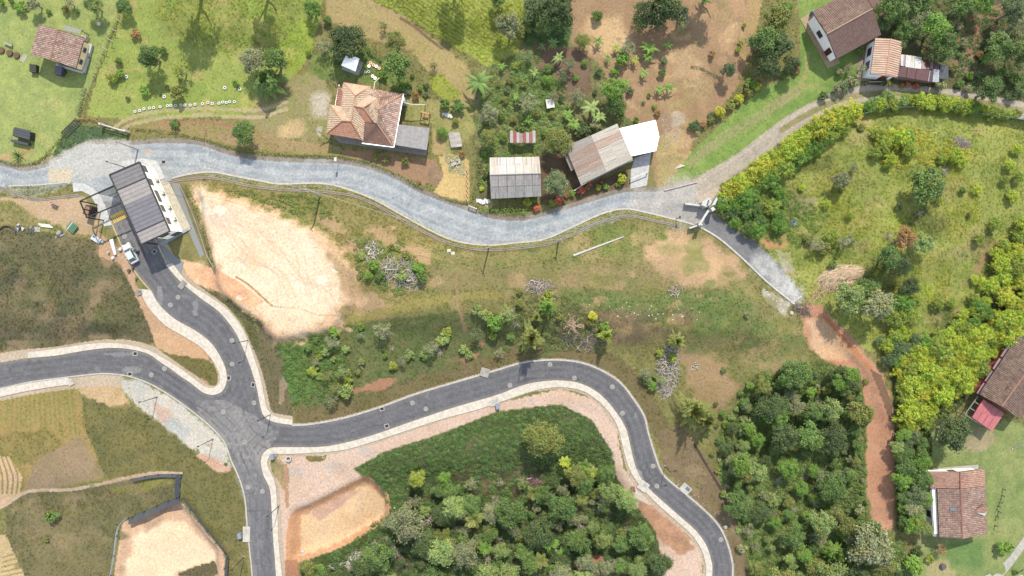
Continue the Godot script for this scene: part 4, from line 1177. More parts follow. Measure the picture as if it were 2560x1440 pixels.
var pick := 0
func plant(px: float, py: float, r: float, kind: String, tone: int, group := "", lift := -1.0, label := "") -> Node3D:
	var K: Array = KINDS[kind]
	var rad := r / S
	var up: float = (K[3] if lift < 0.0 else lift) * rad
	if kind == "tree" and lift < 0.0:
		up = minf(up, 2.6)
	var mid := up + rad * (0.2 if kind == "banana" or kind == "fern" else 0.5)
	var at_mid := at(px, py, mid)
	var gy := ground_y(at_mid.x, at_mid.z)
	rad *= (H - mid) / H
	var base := Vector3(at_mid.x, gy, at_mid.z)
	var o := Node3D.new()
	o.name = numbered(K[0])
	add_child(o)
	o.position = base
	pick += 1
	var spin := fposmod(pick * 1.7, TAU)
	var set_: Array = crown_mesh["flower" if tone == 9 else kind]
	var xf := Transform3D(Basis(Vector3.UP, spin).scaled(Vector3(rad * (0.93 + 0.14 * fposmod(pick * 0.37, 1.0)), rad * (0.9 + 0.3 * fposmod(pick * 0.61, 1.0)), rad)), Vector3(0, up, 0))
	var g0: float = [0.85, 1.0, 1.15, 1.0][pick % 4]
	var m: Material = leaf_mat(tone, g0)
	if kind == "dead":
		m = plain_mat("dead_wood_%d" % tone, [Color(0.3, 0.26, 0.22), Color(0.4, 0.28, 0.21), Color(0.2, 0.18, 0.17)][tone % 3])
	if kind == "agave" and tone == 6:
		m = plain_mat("agave_blue", Color(0.1, 0.15, 0.16), 0.5)
	share(set_[pick % set_.size()], "branches" if kind == "dead" else "crown" if kind != "agave" else "leaves", o, xf, m)
	if kind == "sparse":
		share(crown_mesh.limbs[pick % 2], "branches", o, Transform3D(Basis(Vector3.UP, spin).scaled(Vector3.ONE * rad * 0.95), Vector3(0, up * 0.8, 0)), plain_mat("pale_bark", Color(0.3, 0.28, 0.25)))
	if kind != "agave":
		var tall: float = up + rad * (0.6 if kind in ["tree", "sparse", "bush", "gold", "topiary"] else 0.08)
		var wide := minf(tall, rad * (1.7 if kind in ["tree", "sparse"] else 1.1))
		share(crown_mesh.trunk[pick % 2], "trunk" if kind not in ["bush", "gold", "topiary"] else "stem", o, Transform3D(Basis().scaled(Vector3(wide, tall, wide)), Vector3.ZERO))
	o.set_meta("category", K[2])
	if group:
		o.set_meta("group", group)
	var tone_name: String = TONES[tone][0] if kind != "dead" else ["grey", "pinkish", "dark grey"][tone % 3]
	if label:
		o.set_meta("label", label)
	else:
		plants.append([o, "%s %s %s" % ["large" if r > 33 else "small" if r < 15 else "medium", tone_name, K[1]], px, py])
	return o

const MARKS := [["the top-left tiled house", 150, 120], ["the orange hip-roofed house", 915, 290], ["the white tent", 880, 160], ["the grey-roofed house", 1288, 443], ["the rusty-roofed house", 1490, 385], ["the bright white roof", 1600, 345],
	["the large brown-roofed house", 2110, 80], ["the pink striped roof", 2215, 145], ["the patchwork metal shed", 2310, 175], ["the gatehouse", 350, 510], ["the red flat awning", 2470, 1038], ["the lower right house", 2395, 1255],
	["the row of white tyres", 460, 263], ["the red and white shed", 1306, 342], ["the white garden table", 1374, 262], ["the sand platform", 720, 700], ["the orange earth pad", 850, 1300], ["the bottom-left earth pad", 420, 1360],
	["the lying concrete pole", 1493, 617], ["the white entrance gate", 1765, 525], ["the road's dead end", 1990, 745], ["the straw heap", 2100, 690], ["the grey brush pile", 1660, 940], ["the white log pile", 980, 660], ["the road junction", 610, 1060],
	["the hairpin bend", 550, 960], ["the top of the road bend", 1400, 905], ["the tilled plot", 2440, 85], ["the red dirt track's bottom end", 2215, 1320], ["the red dirt track's bend", 2190, 960], ["the middle of the red track", 2200, 1150],
	["the lane's bend", 2150, 240], ["the green net fence", 2400, 280], ["the big round meadow bush", 2295, 465], ["the dark brown roof", 2530, 930], ["the pavement's S-bend", 1600, 1200], ["the bottom edge middle", 1200, 1430], ["the bottom edge right", 1950, 1430],
	["the top edge middle", 1380, 5], ["the top left corner", 10, 10], ["the top right corner", 2550, 10], ["the black pen", 50, 337], ["the round clipped tree", 1540, 258], ["the pinkish dead tree", 1430, 812], ["the rocky brush heap", 1340, 718], ["the dark palm", 660, 195],
	["the fallen dead trunks", 880, 1400], ["the drain cover under the bend", 1240, 1005], ["the mown meadow's middle", 1500, 700], ["the right picture edge", 2555, 480], ["the shrubby slope's left end", 790, 890]]
const NTH := ["", "second ", "third ", "fourth ", "fifth ", "sixth ", "seventh ", "eighth ", "ninth ", "tenth ", "eleventh ", "twelfth ", "thirteenth ", "fourteenth ", "fifteenth ", "sixteenth ", "seventeenth ", "eighteenth ", "nineteenth ", "twentieth "]

func name_plants() -> void:
	var by := {}
	for p in plants:
		var best: Array = []
		var dist := INF
		for m in MARKS:
			var d := Vector2(p[2] - m[1], p[3] - m[2]).length()
			if d < dist:
				dist = d
				best = m
		var dx: float = p[2] - best[1]
		var dy: float = p[3] - best[2]
		var side := ("right of" if dx > 0 else "left of") if absf(dx) > absf(dy) else ("below" if dy > 0 else "above")
		var key := "%s %s %s" % [p[1], side, best[0]]
		if not by.has(key):
			by[key] = []
		by[key].append([dist, p[0]])
	for key in by:
		var a: Array = by[key]
		a.sort_custom(func(x, y): return x[0] < y[0])
		for i in a.size():
			var o: Node3D = a[i][1]
			if a.size() == 1:
				o.set_meta("label", key)
			elif i < NTH.size():
				o.set_meta("label", "%s, %snearest" % [key, NTH[i]])
			else:
				o.set_meta("label", "%s, far" % key)

func many(kind: String, group: String, a: Array) -> void:       # x, y, radius, tone
	for i in range(0, a.size(), 4):
		plant(a[i], a[i + 1], a[i + 2], kind, a[i + 3], group)

func scatter(poly: PackedVector2Array, kind: String, tones: Array, r0: float, r1: float, gap: float, most: int, group: String) -> void:
	var lo := Vector2(INF, INF)
	var hi := -lo
	for q in poly:
		lo = lo.min(q)
		hi = hi.max(q)
	var put := []
	for t in most * 30:
		if put.size() >= most:
			break
		var p := Vector2(rng.randf_range(lo.x, hi.x), rng.randf_range(lo.y, hi.y))
		if not Geometry2D.is_point_in_polygon(p, poly):
			continue
		var r := lerpf(r0, r1, pow(rng.randf(), 1.4))
		var ok := true
		for q in put:
			if p.distance_to(q[0]) < (r + q[1]) * gap:
				ok = false
				break
		if ok:
			put.append([p, r])
	for q in put:
		plant(q[0].x, q[0].y, q[1], kind, tones[rng.randi() % tones.size()], group)

# a hedge: leaves packed along a line
func hedge(called: String, label: String, line: PackedVector2Array, w: float, h: float, tone: int, fade := 1.0) -> void:
	var mb := MB.new()
	var mid := line[line.size() / 2]
	var o := thing(called, label, "grass verge" if "verge" in called else "hedge", g(mid.x, mid.y))
	if "verge" in called:
		o.set_meta("kind", "stuff")
	var len := 0.0
	for i in line.size() - 1:
		len += line[i].distance_to(line[i + 1])
	var n := int(len * w / 70.0 * 4.0 + len * 1.2)
	var rs := resample(line, 200)
	var stem := MB.new()
	for i in n:
		var t := rng.randf() * 198.99
		var k := int(t)
		var c := rs[k].lerp(rs[k + 1], t - k)
		var f := (rs[k + 1] - rs[k]).normalized()
		var bulge := 0.8 + 0.35 * patchy.get_noise_2d(t * 9.0, len)
		var ang := rng.randf() * PI
		var off := cos(ang) * w * 0.5 * bulge
		var p := c + Vector2(-f.y, f.x) * off
		var q := g(p.x, p.y)
		var nrm := Vector3(-f.y * cos(ang), sin(ang) + 0.3, f.x * cos(ang)) + rdir() * 0.6
		var v := rng.randf_range(0.65, 1.3) * (1.0 + 0.3 * patchy.get_noise_2d(c.x, c.y))
		leaf(mb, q + Vector3(0, h * bulge * sqrt(sin(ang)) * rng.randf_range(0.75, 1.03), 0), nrm.normalized(), rdir(), 0.13, 0.075, Color.WHITE * v)
	var m := part(mb, "foliage", null, o)
	m.material_override = leaf_mat(tone, fade)
	for k in range(0, 199, 12):
		stem.bar(g(rs[k].x, rs[k].y, -0.1), g(rs[k].x, rs[k].y, h * 0.7), 0.05, 0.05, Color(0.14, 0.1, 0.08))
	part(stem, "stems", vmat(0.95), o, true, "stuff")

func vegetation() -> void:
	rng.seed = 99
	var og := "shrubs and trees round the top-left lawns"
	many("bush", og, [4, 9, 14, 2, 50, 20, 19, 2, 165, 22, 13, 5, 192, 28, 8, 2, 337, 86, 15, 8, 298, 153, 12, 1, 300, 183, 14, 2, 280, 194, 16, 3, 319, 247, 7, 1, 364, 226, 16, 2, 401, 233, 6, 1, 417, 219, 9, 1, 447, 235, 23, 5, 450, 199, 7, 2, 586, 206, 8, 2, 594, 215, 7, 1, 437, 312, 15, 1, 410, 127, 13, 1, 30, 5, 10, 1, 120, 30, 9, 2])
	many("tree", og, [235, 14, 24, 10, 85, 8, 20, 4, 310, 14, 22, 1, 376, 138, 32, 1, 612, 328, 31, 1, 625, 150, 32, 4, 686, 152, 34, 1, 780, 22, 25, 2])
	many("sparse", og, [450, 176, 24, 3, 170, 5, 18, 4])
	plant(658, 196, 50, "palm", 1, "", 0.6, "big dark palm with drooping fronds beside the upper drive")
	og = "garden plants round the orange hip-roofed house"
	many("tree", og, [873, 102, 45, 0, 985, 98, 27, 5, 990, 166, 41, 1, 1222, 284, 24, 4, 1275, 70, 36, 4, 1246, 10, 20, 1, 1225, 340, 24, 5])
	many("bush", og, [820, 52, 14, 1, 772, 132, 9, 2, 842, 146, 15, 0, 906, 143, 13, 1, 923, 124, 8, 2, 960, 186, 15, 2, 1000, 217, 16, 2, 1022, 212, 15, 1, 1018, 230, 13, 4, 1039, 239, 12, 8, 1050, 222, 9, 2, 1065, 216, 9, 0, 1065, 236, 9, 6, 1110, 262, 19, 1, 1142, 266, 21, 1, 1140, 305, 11, 5, 1275, 200, 14, 5, 1262, 250, 12, 5, 1253, 292, 12, 1, 940, 393, 10, 5, 965, 398, 11, 5, 1012, 404, 13, 5, 905, 148, 8, 2, 1048, 455, 7, 8, 1155, 384, 10, 8, 1030, 190, 8, 1, 1175, 270, 8, 2])
	many("sparse", og, [805, 110, 22, 4, 960, 66, 12, 5, 1085, 166, 12, 5])
	many("topiary", og, [1105, 331, 17, 2])
	many("banana", "banana plants in the orchard", [1197, 203, 46, 1])
	og = "orchard plants behind the metal-roofed houses"
	many("tree", og, [1340, 12, 40, 0, 1392, 28, 46, 0, 1360, 60, 30, 1, 1455, 98, 20, 5, 1612, 42, 34, 0, 1602, 62, 24, 5, 1660, 26, 48, 0, 1700, 44, 26, 4, 1535, 222, 34, 2, 1815, 178, 19, 6, 1395, 346, 34, 5, 1385, 462, 32, 6])
	many("bush", og, [1300, 75, 28, 5, 1495, 40, 18, 1, 1553, 146, 25, 2, 1535, 178, 14, 2, 1660, 155, 13, 6, 1655, 182, 13, 1, 1370, 170, 15, 1, 1438, 196, 10, 2, 1405, 246, 11, 0, 1290, 165, 12, 3, 1495, 180, 12, 6, 1488, 231, 8, 0, 1576, 229, 12, 6, 1622, 238, 7, 2, 1608, 257, 6, 2, 1636, 267, 8, 3, 1645, 282, 10, 8, 1772, 143, 12, 8, 1455, 326, 24, 0, 1490, 314, 17, 4, 1300, 320, 17, 1, 1380, 287, 11, 5, 1330, 325, 9, 2, 1345, 282, 12, 5, 1310, 210, 12, 5, 1295, 260, 12, 1, 1270, 225, 12, 6, 1555, 280, 10, 2, 1590, 298, 9, 2, 1245, 215, 9, 5, 1235, 320, 12, 4, 1260, 345, 12, 1, 1210, 385, 10, 2, 1213, 440, 9, 0, 1285, 300, 12, 5])
	many("sparse", og, [1566, 118, 22, 4, 1425, 160, 20, 6, 1410, 186, 18, 6, 1440, 240, 21, 4, 1316, 255, 28, 4, 1320, 140, 18, 6, 1385, 240, 14, 4])
	many("topiary", og, [1461, 158, 11, 2, 1368, 203, 16, 2, 1364, 331, 12, 2])
	plant(1540, 258, 31, "topiary", 1, "", 0.5, "large round clipped green tree in the orchard")
	many("banana", "banana plants in the orchard", [1355, 116, 17, 1, 1382, 106, 22, 1, 1396, 142, 24, 10, 1495, 101, 19, 2, 1541, 118, 16, 3, 1626, 118, 30, 2, 1668, 111, 17, 2, 1620, 140, 20, 2, 1588, 150, 18, 3, 1611, 182, 18, 2, 1648, 223, 17, 2, 1672, 217, 22, 2, 1480, 268, 36, 10, 1500, 290, 24, 10, 1435, 308, 26, 2, 1755, 8, 22, 2, 1420, 285, 20, 2, 1290, 240, 16, 2, 1335, 180, 18, 10, 1450, 255, 18, 10, 1255, 165, 18, 2, 1320, 300, 16, 2, 1565, 205, 15, 2, 1520, 145, 15, 2])
	og = "trees and shrubs by the long lawn"
	many("tree", og, [1936, 46, 38, 5, 1908, 105, 36, 1, 1952, 110, 40, 0, 1922, 160, 34, 0, 1976, 160, 24, 0, 1945, 76, 34, 5, 1962, 20, 18, 2])
	many("bush", og, [1875, 212, 20, 2, 1736, 318, 18, 0, 1778, 286, 9, 6, 1757, 312, 11, 8, 1776, 300, 12, 5, 1800, 281, 17, 7, 1825, 262, 16, 5, 1846, 246, 15, 7, 1870, 232, 17, 5, 1892, 214, 15, 7, 1848, 110, 8, 3, 1841, 128, 9, 3, 1856, 70, 7, 3, 1990, 175, 14, 8, 1960, 185, 14, 1])
	og = "garden trees at the upper right"
	many("tree", og, [2232, 18, 36, 1, 2300, 12, 40, 1, 2262, 78, 27, 1, 2342, 72, 38, 2, 2302, 52, 32, 4, 2366, 108, 36, 1, 2345, 132, 28, 0, 2250, 104, 22, 0, 2402, 16, 32, 1, 2455, 8, 32, 2, 2530, 28, 34, 6, 2545, 62, 28, 4, 2508, 118, 38, 1, 2552, 130, 36, 1, 2500, 88, 22, 4, 2205, 60, 24, 0, 2250, 45, 24, 1, 2475, 228, 34, 1])
	many("bush", og, [2388, 66, 20, 4, 2460, 150, 15, 2, 2450, 136, 11, 8, 2406, 108, 16, 4, 2396, 136, 9, 1, 2350, 214, 19, 4, 2130, 200, 20, 4, 2110, 215, 20, 6, 2092, 226, 16, 4, 2060, 240, 15, 0, 2385, 170, 14, 5, 2420, 190, 13, 2, 2445, 186, 13, 6, 2400, 210, 14, 1, 2500, 180, 15, 1, 2530, 200, 18, 1, 2420, 225, 14, 4, 2530, 240, 16, 0, 2205, 205, 14, 0, 2225, 210, 8, 3, 2100, 182, 12, 4, 2150, 128, 14, 1, 2345, 175, 12, 2, 2290, 214, 10, 9, 2268, 212, 9, 9, 2255, 214, 8, 8])
	many("sparse", og, [2155, 172, 16, 4, 2125, 170, 14, 4, 2555, 210, 20, 2])
	og = "yellow hedge shrubs along the lane"
	rng.seed = 31
	for ln in [[P([1815, 486, 1870, 446, 1950, 392, 2020, 335, 2085, 296, 2140, 276]), 26, 23.0, [7, 11, 11, 7]], [P([1835, 506, 1890, 470, 1960, 425, 2040, 362, 2110, 318]), 17, 20.0, [2, 3, 3, 2]], [P([2170, 262, 2250, 250, 2340, 252, 2430, 268, 2550, 290]), 24, 16.0, [3, 2, 11, 10]]]:
		var rs := resample(ln[0], ln[1])
		for q in rs:
			plant(q.x + rng.randf_range(-6, 6), q.y + rng.randf_range(-6, 6), ln[2] * rng.randf_range(0.65, 1.3), "gold", ln[3][rng.randi() % 4], og)
	scatter(P([1800, 510, 1850, 490, 1960, 470, 1970, 560, 1920, 590, 1850, 575, 1820, 545]), "gold", [2, 2, 1, 3, 6], 14, 22, 0.62, 18, "green shrubs beside the entrance gate")
	og = "meadow shrubs on the right"
	plant(2294, 462, 54, "tree", 1, "", 0.1, "big round green bush alone in the right-hand meadow")
	many("tree", og, [2100, 450, 22, 4, 2252, 602, 30, 8, 2296, 612, 28, 10, 2216, 645, 32, 1, 2245, 668, 28, 0, 2130, 742, 40, 10, 2190, 756, 46, 4, 2172, 722, 30, 1, 2270, 720, 26, 0])
	many("gold", og, [2200, 368, 22, 3, 2240, 348, 26, 11, 2262, 380, 20, 3, 2215, 402, 19, 11, 2180, 388, 15, 3, 2260, 345, 20, 2, 2190, 335, 18, 3, 2370, 394, 20, 11, 2395, 405, 16, 11, 2345, 400, 14, 3, 2250, 755, 28, 2, 2240, 790, 30, 3, 2275, 790, 24, 3, 2215, 770, 24, 2, 2290, 755, 18, 3, 2345, 760, 16, 3, 2380, 755, 13, 3, 2005, 470, 9, 11, 2065, 510, 12, 11, 2120, 540, 9, 11, 2080, 592, 20, 3, 2430, 476, 13, 11, 2480, 562, 16, 3, 2440, 596, 14, 3, 2532, 490, 16, 11, 2520, 412, 14, 11, 2545, 372, 14, 11, 2510, 450, 12, 3, 2545, 440, 14, 3, 2440, 700, 13, 11, 2435, 745, 15, 3, 2455, 785, 16, 3, 2330, 470, 14, 3, 2335, 500, 12, 3])
	many("bush", og, [2235, 518, 11, 0, 2095, 480, 10, 1, 2020, 600, 16, 5, 2060, 620, 20, 5, 1945, 575, 14, 1, 2120, 600, 14, 4, 2395, 480, 10, 1, 2080, 660, 14, 1, 2330, 430, 12, 5, 2410, 540, 9, 5, 2150, 320, 12, 5])
	many("sparse", og, [2040, 612, 20, 4, 2110, 605, 20, 4, 2130, 420, 14, 4])
	many("dead", "bare dead shrubs in the right-hand meadow", [2213, 592, 15, 0, 2350, 430, 18, 0, 2290, 535, 12, 0, 2030, 610, 14, 0])
	plant(1986, 556, 14, "agave", 6, "", -1.0, "blue-grey agave rosette in the meadow near the entrance gate")
	plant(40, 388, 20, "agave", 1, "", -1.0, "green spiky agave beside the black pen at left edge")
	og = "yellow shrubs of the thicket on the right"
	rng.seed = 41
	scatter(P([2245, 900, 2300, 868, 2400, 836, 2480, 800, 2552, 765, 2545, 830, 2480, 890, 2440, 945, 2400, 985, 2330, 1005, 2322, 1070, 2270, 1075, 2250, 985]), "gold", [7, 11, 11, 3, 11], 13, 30, 0.42, 120, og)
	scatter(P([2490, 625, 2565, 560, 2620, 560, 2620, 760, 2510, 770, 2470, 720]), "gold", [7, 11, 3, 11], 13, 28, 0.44, 46, og)
	scatter(P([2195, 850, 2260, 815, 2320, 840, 2290, 880, 2240, 910, 2215, 900]), "gold", [2, 6, 3, 11], 15, 22, 0.55, 14, og)
	scatter(P([2330, 840, 2430, 770, 2470, 740, 2480, 790, 2400, 830, 2330, 860]), "gold", [2, 11, 3], 12, 20, 0.6, 16, og)
	scatter(P([2245, 1080, 2300, 1072, 2318, 1160, 2312, 1320, 2260, 1330, 2240, 1200]), "tree", [1, 2, 6, 1, 10], 16, 28, 0.55, 34, "trees beside the red dirt track")
	# the woods
	rng.seed = 51
	og = "trees of the wood right of the S-bend"
	scatter(P([1905, 935, 2080, 922, 2145, 945, 2160, 1050, 2150, 1200, 2165, 1310, 2230, 1350, 2260, 1470, 1890, 1470, 1850, 1300, 1815, 1180, 1800, 1110, 1850, 1040, 1870, 985]), "tree", [0, 1, 1, 2, 5, 10, 1, 2, 0], 10, 42, 0.66, 86, og)
	scatter(P([1760, 1080, 1830, 1010, 1900, 925, 2100, 915, 2175, 960, 2172, 1320, 2120, 1330, 2080, 1000, 1900, 1010, 1850, 1150, 1860, 1400, 1830, 1330, 1800, 1200]), "bush", [1, 2, 10, 5, 6, 4], 7, 18, 0.8, 80, "shrubs at the edge of the wood right of the S-bend")
	many("tree", og, [1945, 1042, 34, 2, 2000, 1022, 26, 4, 2088, 1030, 32, 10, 2010, 1115, 22, 5, 2190, 1372, 56, 4, 2130, 1320, 26, 5, 1850, 1160, 26, 4, 1900, 1185, 24, 10, 2125, 935, 24, 2])
	many("dead", "bare grey trees in the wood right of the S-bend", [1985, 1000, 18, 0, 2060, 1015, 18, 0, 1830, 1180, 16, 0, 1960, 1210, 14, 0])
	many("feather", og, [2108, 1400, 34, 2])
	scatter(P([1900, 950, 2140, 950, 2150, 1300, 2230, 1440, 1890, 1440, 1820, 1180]), "sparse", [4, 10, 4, 5], 14, 26, 0.8, 26, "thin trees in the wood right of the S-bend")
	scatter(P([1850, 1050, 2140, 990, 2150, 1300, 2230, 1440, 1890, 1440, 1790, 1140]), "dead", [0, 0, 2], 10, 20, 0.9, 18, "bare grey trees in the wood right of the S-bend")
	scatter(P([1000, 1240, 1150, 1220, 1500, 1180, 1570, 1310, 1640, 1400, 860, 1440]), "sparse", [4, 10, 4, 5], 14, 26, 0.8, 26, "thin trees in the wood at the bottom")
	scatter(P([1000, 1240, 1150, 1220, 1500, 1180, 1570, 1310, 1640, 1400, 860, 1440]), "dead", [0, 0, 2], 10, 20, 0.9, 16, "bare grey trees in the wood at the bottom")
	og = "trees of the wood at the bottom"
	scatter(P([985, 1225, 1060, 1190, 1160, 1250, 1300, 1270, 1380, 1200, 1500, 1170, 1560, 1230, 1575, 1310, 1645, 1340, 1650, 1410, 1590, 1470, 820, 1470, 770, 1440, 900, 1400, 985, 1330]), "tree", [1, 0, 4, 1, 10, 5, 1, 0, 10], 10, 42, 0.64, 88, og)
	many("tree", og, [1355, 1092, 46, 5, 1010, 1330, 46, 4, 1040, 1205, 26, 3, 1130, 1280, 34, 10, 1110, 1200, 20, 2, 1530, 1235, 30, 10, 1440, 1195, 30, 5, 1570, 1250, 28, 10, 1600, 1350, 30, 1, 1510, 1360, 26, 10, 770, 1420, 22, 5, 800, 1420, 14, 2])
	many("fern", "tree ferns in the wood at the bottom", [1415, 1164, 17, 11, 1464, 1172, 17, 2, 1486, 1190, 18, 3, 1376, 1370, 25, 2, 1350, 1420, 24, 5, 1396, 1432, 22, 2, 1411, 1396, 20, 2, 1182, 1312, 26, 5, 1212, 1388, 20, 2, 1335, 1245, 22, 5, 1458, 1260, 20, 5, 1425, 1190, 14, 11, 1505, 1205, 14, 3])
	many("dead", "bare grey trees by the orange earth pad", [1065, 1310, 24, 0, 930, 1375, 16, 0, 955, 1360, 12, 0, 900, 1420, 26, 0, 870, 1425, 20, 0, 990, 1400, 18, 0, 1020, 1270, 16, 0, 1250, 1360, 14, 0, 1540, 1420, 18, 0])
	# shrubby slope in the middle
	og = "young shrubs on the slope above the lower road"
	many("sparse", og, [832, 857, 20, 4, 960, 826, 24, 4, 902, 840, 11, 4, 1190, 836, 19, 6, 1080, 870, 22, 4, 1250, 882, 14, 4, 855, 932, 19, 10, 825, 1002, 20, 4, 820, 940, 16, 5, 1270, 782, 22, 10, 835, 975, 20, 5, 1005, 905, 15, 4, 790, 905, 12, 4])
	many("bush", og, [838, 828, 18, 2, 815, 880, 13, 10, 797, 892, 10, 3, 835, 898, 10, 10, 866, 874, 12, 10, 902, 815, 12, 2, 905, 906, 12, 10, 782, 931, 17, 3, 867, 975, 24, 10, 894, 931, 10, 5, 1021, 888, 18, 10, 985, 915, 14, 3, 1105, 846, 22, 10, 1060, 886, 15, 10, 1118, 832, 16, 3, 1232, 838, 14, 3, 1160, 872, 15, 10, 1172, 888, 14, 10, 1195, 772, 20, 10, 1242, 804, 27, 2, 1215, 785, 18, 10, 1225, 825, 12, 1, 870, 950, 16, 3, 800, 940, 12, 10, 770, 870, 14, 1, 790, 850, 12, 1, 965, 890, 8, 2, 1395, 790, 12, 5, 1275, 840, 14, 1, 1300, 760, 14, 5])
	many("dead", "bare white twiggy shrubs on the slope", [980, 871, 10, 0, 903, 918, 9, 0, 1003, 906, 14, 0, 955, 838, 14, 0, 1100, 880, 15, 0, 1290, 810, 14, 2])
	plant(1430, 812, 33, "dead", 1, "", -1.0, "fallen pinkish dead tree with twiggy crown on the dark slope")
	many("feather", "feathery trees above the road bend", [1328, 846, 44, 5, 1368, 768, 28, 2, 1512, 838, 24, 3, 1690, 852, 28, 5, 1740, 1030, 52, 5, 1768, 1052, 40, 5, 1340, 792, 18, 5])
	many("bush", "shrubs by the grey brush pile", [1478, 790, 14, 7, 1506, 812, 16, 2, 1648, 880, 13, 3, 1680, 896, 15, 3, 1618, 950, 16, 1, 1634, 965, 15, 2, 1470, 805, 12, 5, 1640, 940, 10, 10, 1810, 925, 9, 1, 1815, 1060, 12, 2, 1790, 1010, 8, 5])
	many("sparse", "shrubs by the grey brush pile", [1614, 934, 19, 4, 1655, 950, 13, 10])
	og = "shrubs among the logs on the meadow"
	many("bush", og, [940, 665, 18, 2, 955, 690, 16, 1, 930, 690, 14, 2, 1010, 690, 16, 10, 1050, 670, 20, 2, 1060, 700, 16, 1, 1020, 640, 14, 5, 910, 640, 12, 10, 980, 620, 12, 5, 1370, 740, 20, 3, 1300, 730, 10, 5, 1855, 785, 10, 4])
	# lower right garden
	og = "garden plants by the lower right house"
	many("bush", og, [2510, 1370, 23, 2, 2294, 1381, 17, 0, 2325, 1396, 13, 3, 2275, 1410, 30, 2, 2240, 1420, 20, 10, 2540, 1430, 8, 1])
	many("tree", og, [2382, 1082, 46, 0, 2280, 1265, 26, 4, 2300, 1240, 22, 10, 2285, 1310, 20, 3])
	many("sparse", og, [2355, 1376, 17, 8])
	many("bush", "lone shrubs on the lower left slopes", [117, 1297, 19, 1, 105, 1355, 9, 5, 565, 1160, 5, 1])
	# flower border along the gravel road
	og = "flowering shrubs along the gravel road"
	many("bush", og, [1403, 497, 15, 9, 1390, 503, 10, 9, 1340, 521, 12, 9, 1455, 478, 14, 9, 1468, 470, 9, 8, 1430, 484, 11, 2, 1418, 488, 9, 8, 1552, 447, 16, 11, 1545, 460, 10, 3, 1320, 505, 15, 3, 1335, 500, 9, 2, 1380, 505, 12, 3, 1495, 470, 10, 3, 1515, 465, 10, 2, 1475, 462, 8, 9, 1505, 455, 6, 9, 1300, 498, 9, 5, 1205, 472, 8, 11])
	# tall trees just beyond the upper picture edge, whose shade falls on the fields below
	for q in [[450, -85, 54], [640, -85, 46], [1140, -85, 40], [1790, -70, 46]]:
		plant(q[0], q[1], q[2], "tree", 1, "tall trees beyond the upper picture edge", 1.9)
	# hedges
	hedge("clipped_hedge", "long low clipped hedge on the gravel road's upper edge below the hip-roofed house", smooth(P([340, 322, 420, 328, 500, 345, 580, 368, 660, 382, 760, 388, 850, 390])), 9, 0.8, 5)
	hedge("clipped_hedge", "hedge curving down the gravel road's upper edge to a rubble patch", smooth(P([850, 390, 930, 410, 1000, 440, 1058, 472])), 9, 0.8, 5)
	hedge("clipped_hedge", "dark hedge between the two top-left lawns, lower straight piece", P([216, 222, 208, 255, 197, 292]), 12, 1.3, 0, 1.1)
	hedge("clipped_hedge", "orange-green hedge beside four white posts", smooth(P([300, 40, 288, 75, 270, 108])), 13, 1.2, 5, 1.2)
	hedge("clipped_hedge", "hedge edging the green triangle above the gravel apron", smooth(P([190, 300, 230, 300, 262, 312])), 8, 0.7, 8)
	hedge("clipped_hedge", "low hedge curling round the garden corner at the left edge", smooth(P([-60, 385, 0, 400, 50, 412, 100, 402, 135, 365, 160, 335])), 9, 0.7, 5)
	hedge("clipped_hedge", "bright green rounded hedge below the grey-roofed house at the roadside", P([1197, 527, 1230, 530, 1270, 526, 1315, 531]), 22, 1.2, 2, 1.0)
	hedge("clipped_hedge", "hedge running down beside the dry yellow plot", P([1198, 400, 1195, 450, 1180, 505]), 14, 0.8, 5)
	hedge("clipped_hedge", "low hedge at the foot of the dry yellow plot", P([1100, 492, 1130, 502, 1170, 510]), 7, 0.5, 5)
	hedge("clipped_hedge", "dark hedge strip below the dark round tree behind the hip-roofed house", P([920, 132, 940, 145, 955, 155]), 10, 0.8, 0, 1.2)
	hedge("creeper_fence", "thin dark creeper line lying across the bare brown slope", smooth(P([1722, 173, 1745, 178, 1770, 188, 1800, 198])), 4, 0.5, 0, 1.3)
	hedge("verge_strip", "yellow-green grass verge beside the sand platform's left wall", smooth(P([460, 465, 490, 520, 512, 580, 530, 640, 545, 668])), 16, 0.35, 5, 1.1)
	hedge("kerb_verge", "yellowed grass strip between kerb and channel of the gravel road", smooth(P([540, 439, 640, 459, 790, 468, 880, 480, 950, 508, 1050, 561, 1150, 610, 1220, 619, 1290, 614, 1370, 603, 1440, 574, 1500, 546, 1560, 531, 1640, 543, 1700, 559])), 9, 0.12, 7, 0.75)
	name_plants()

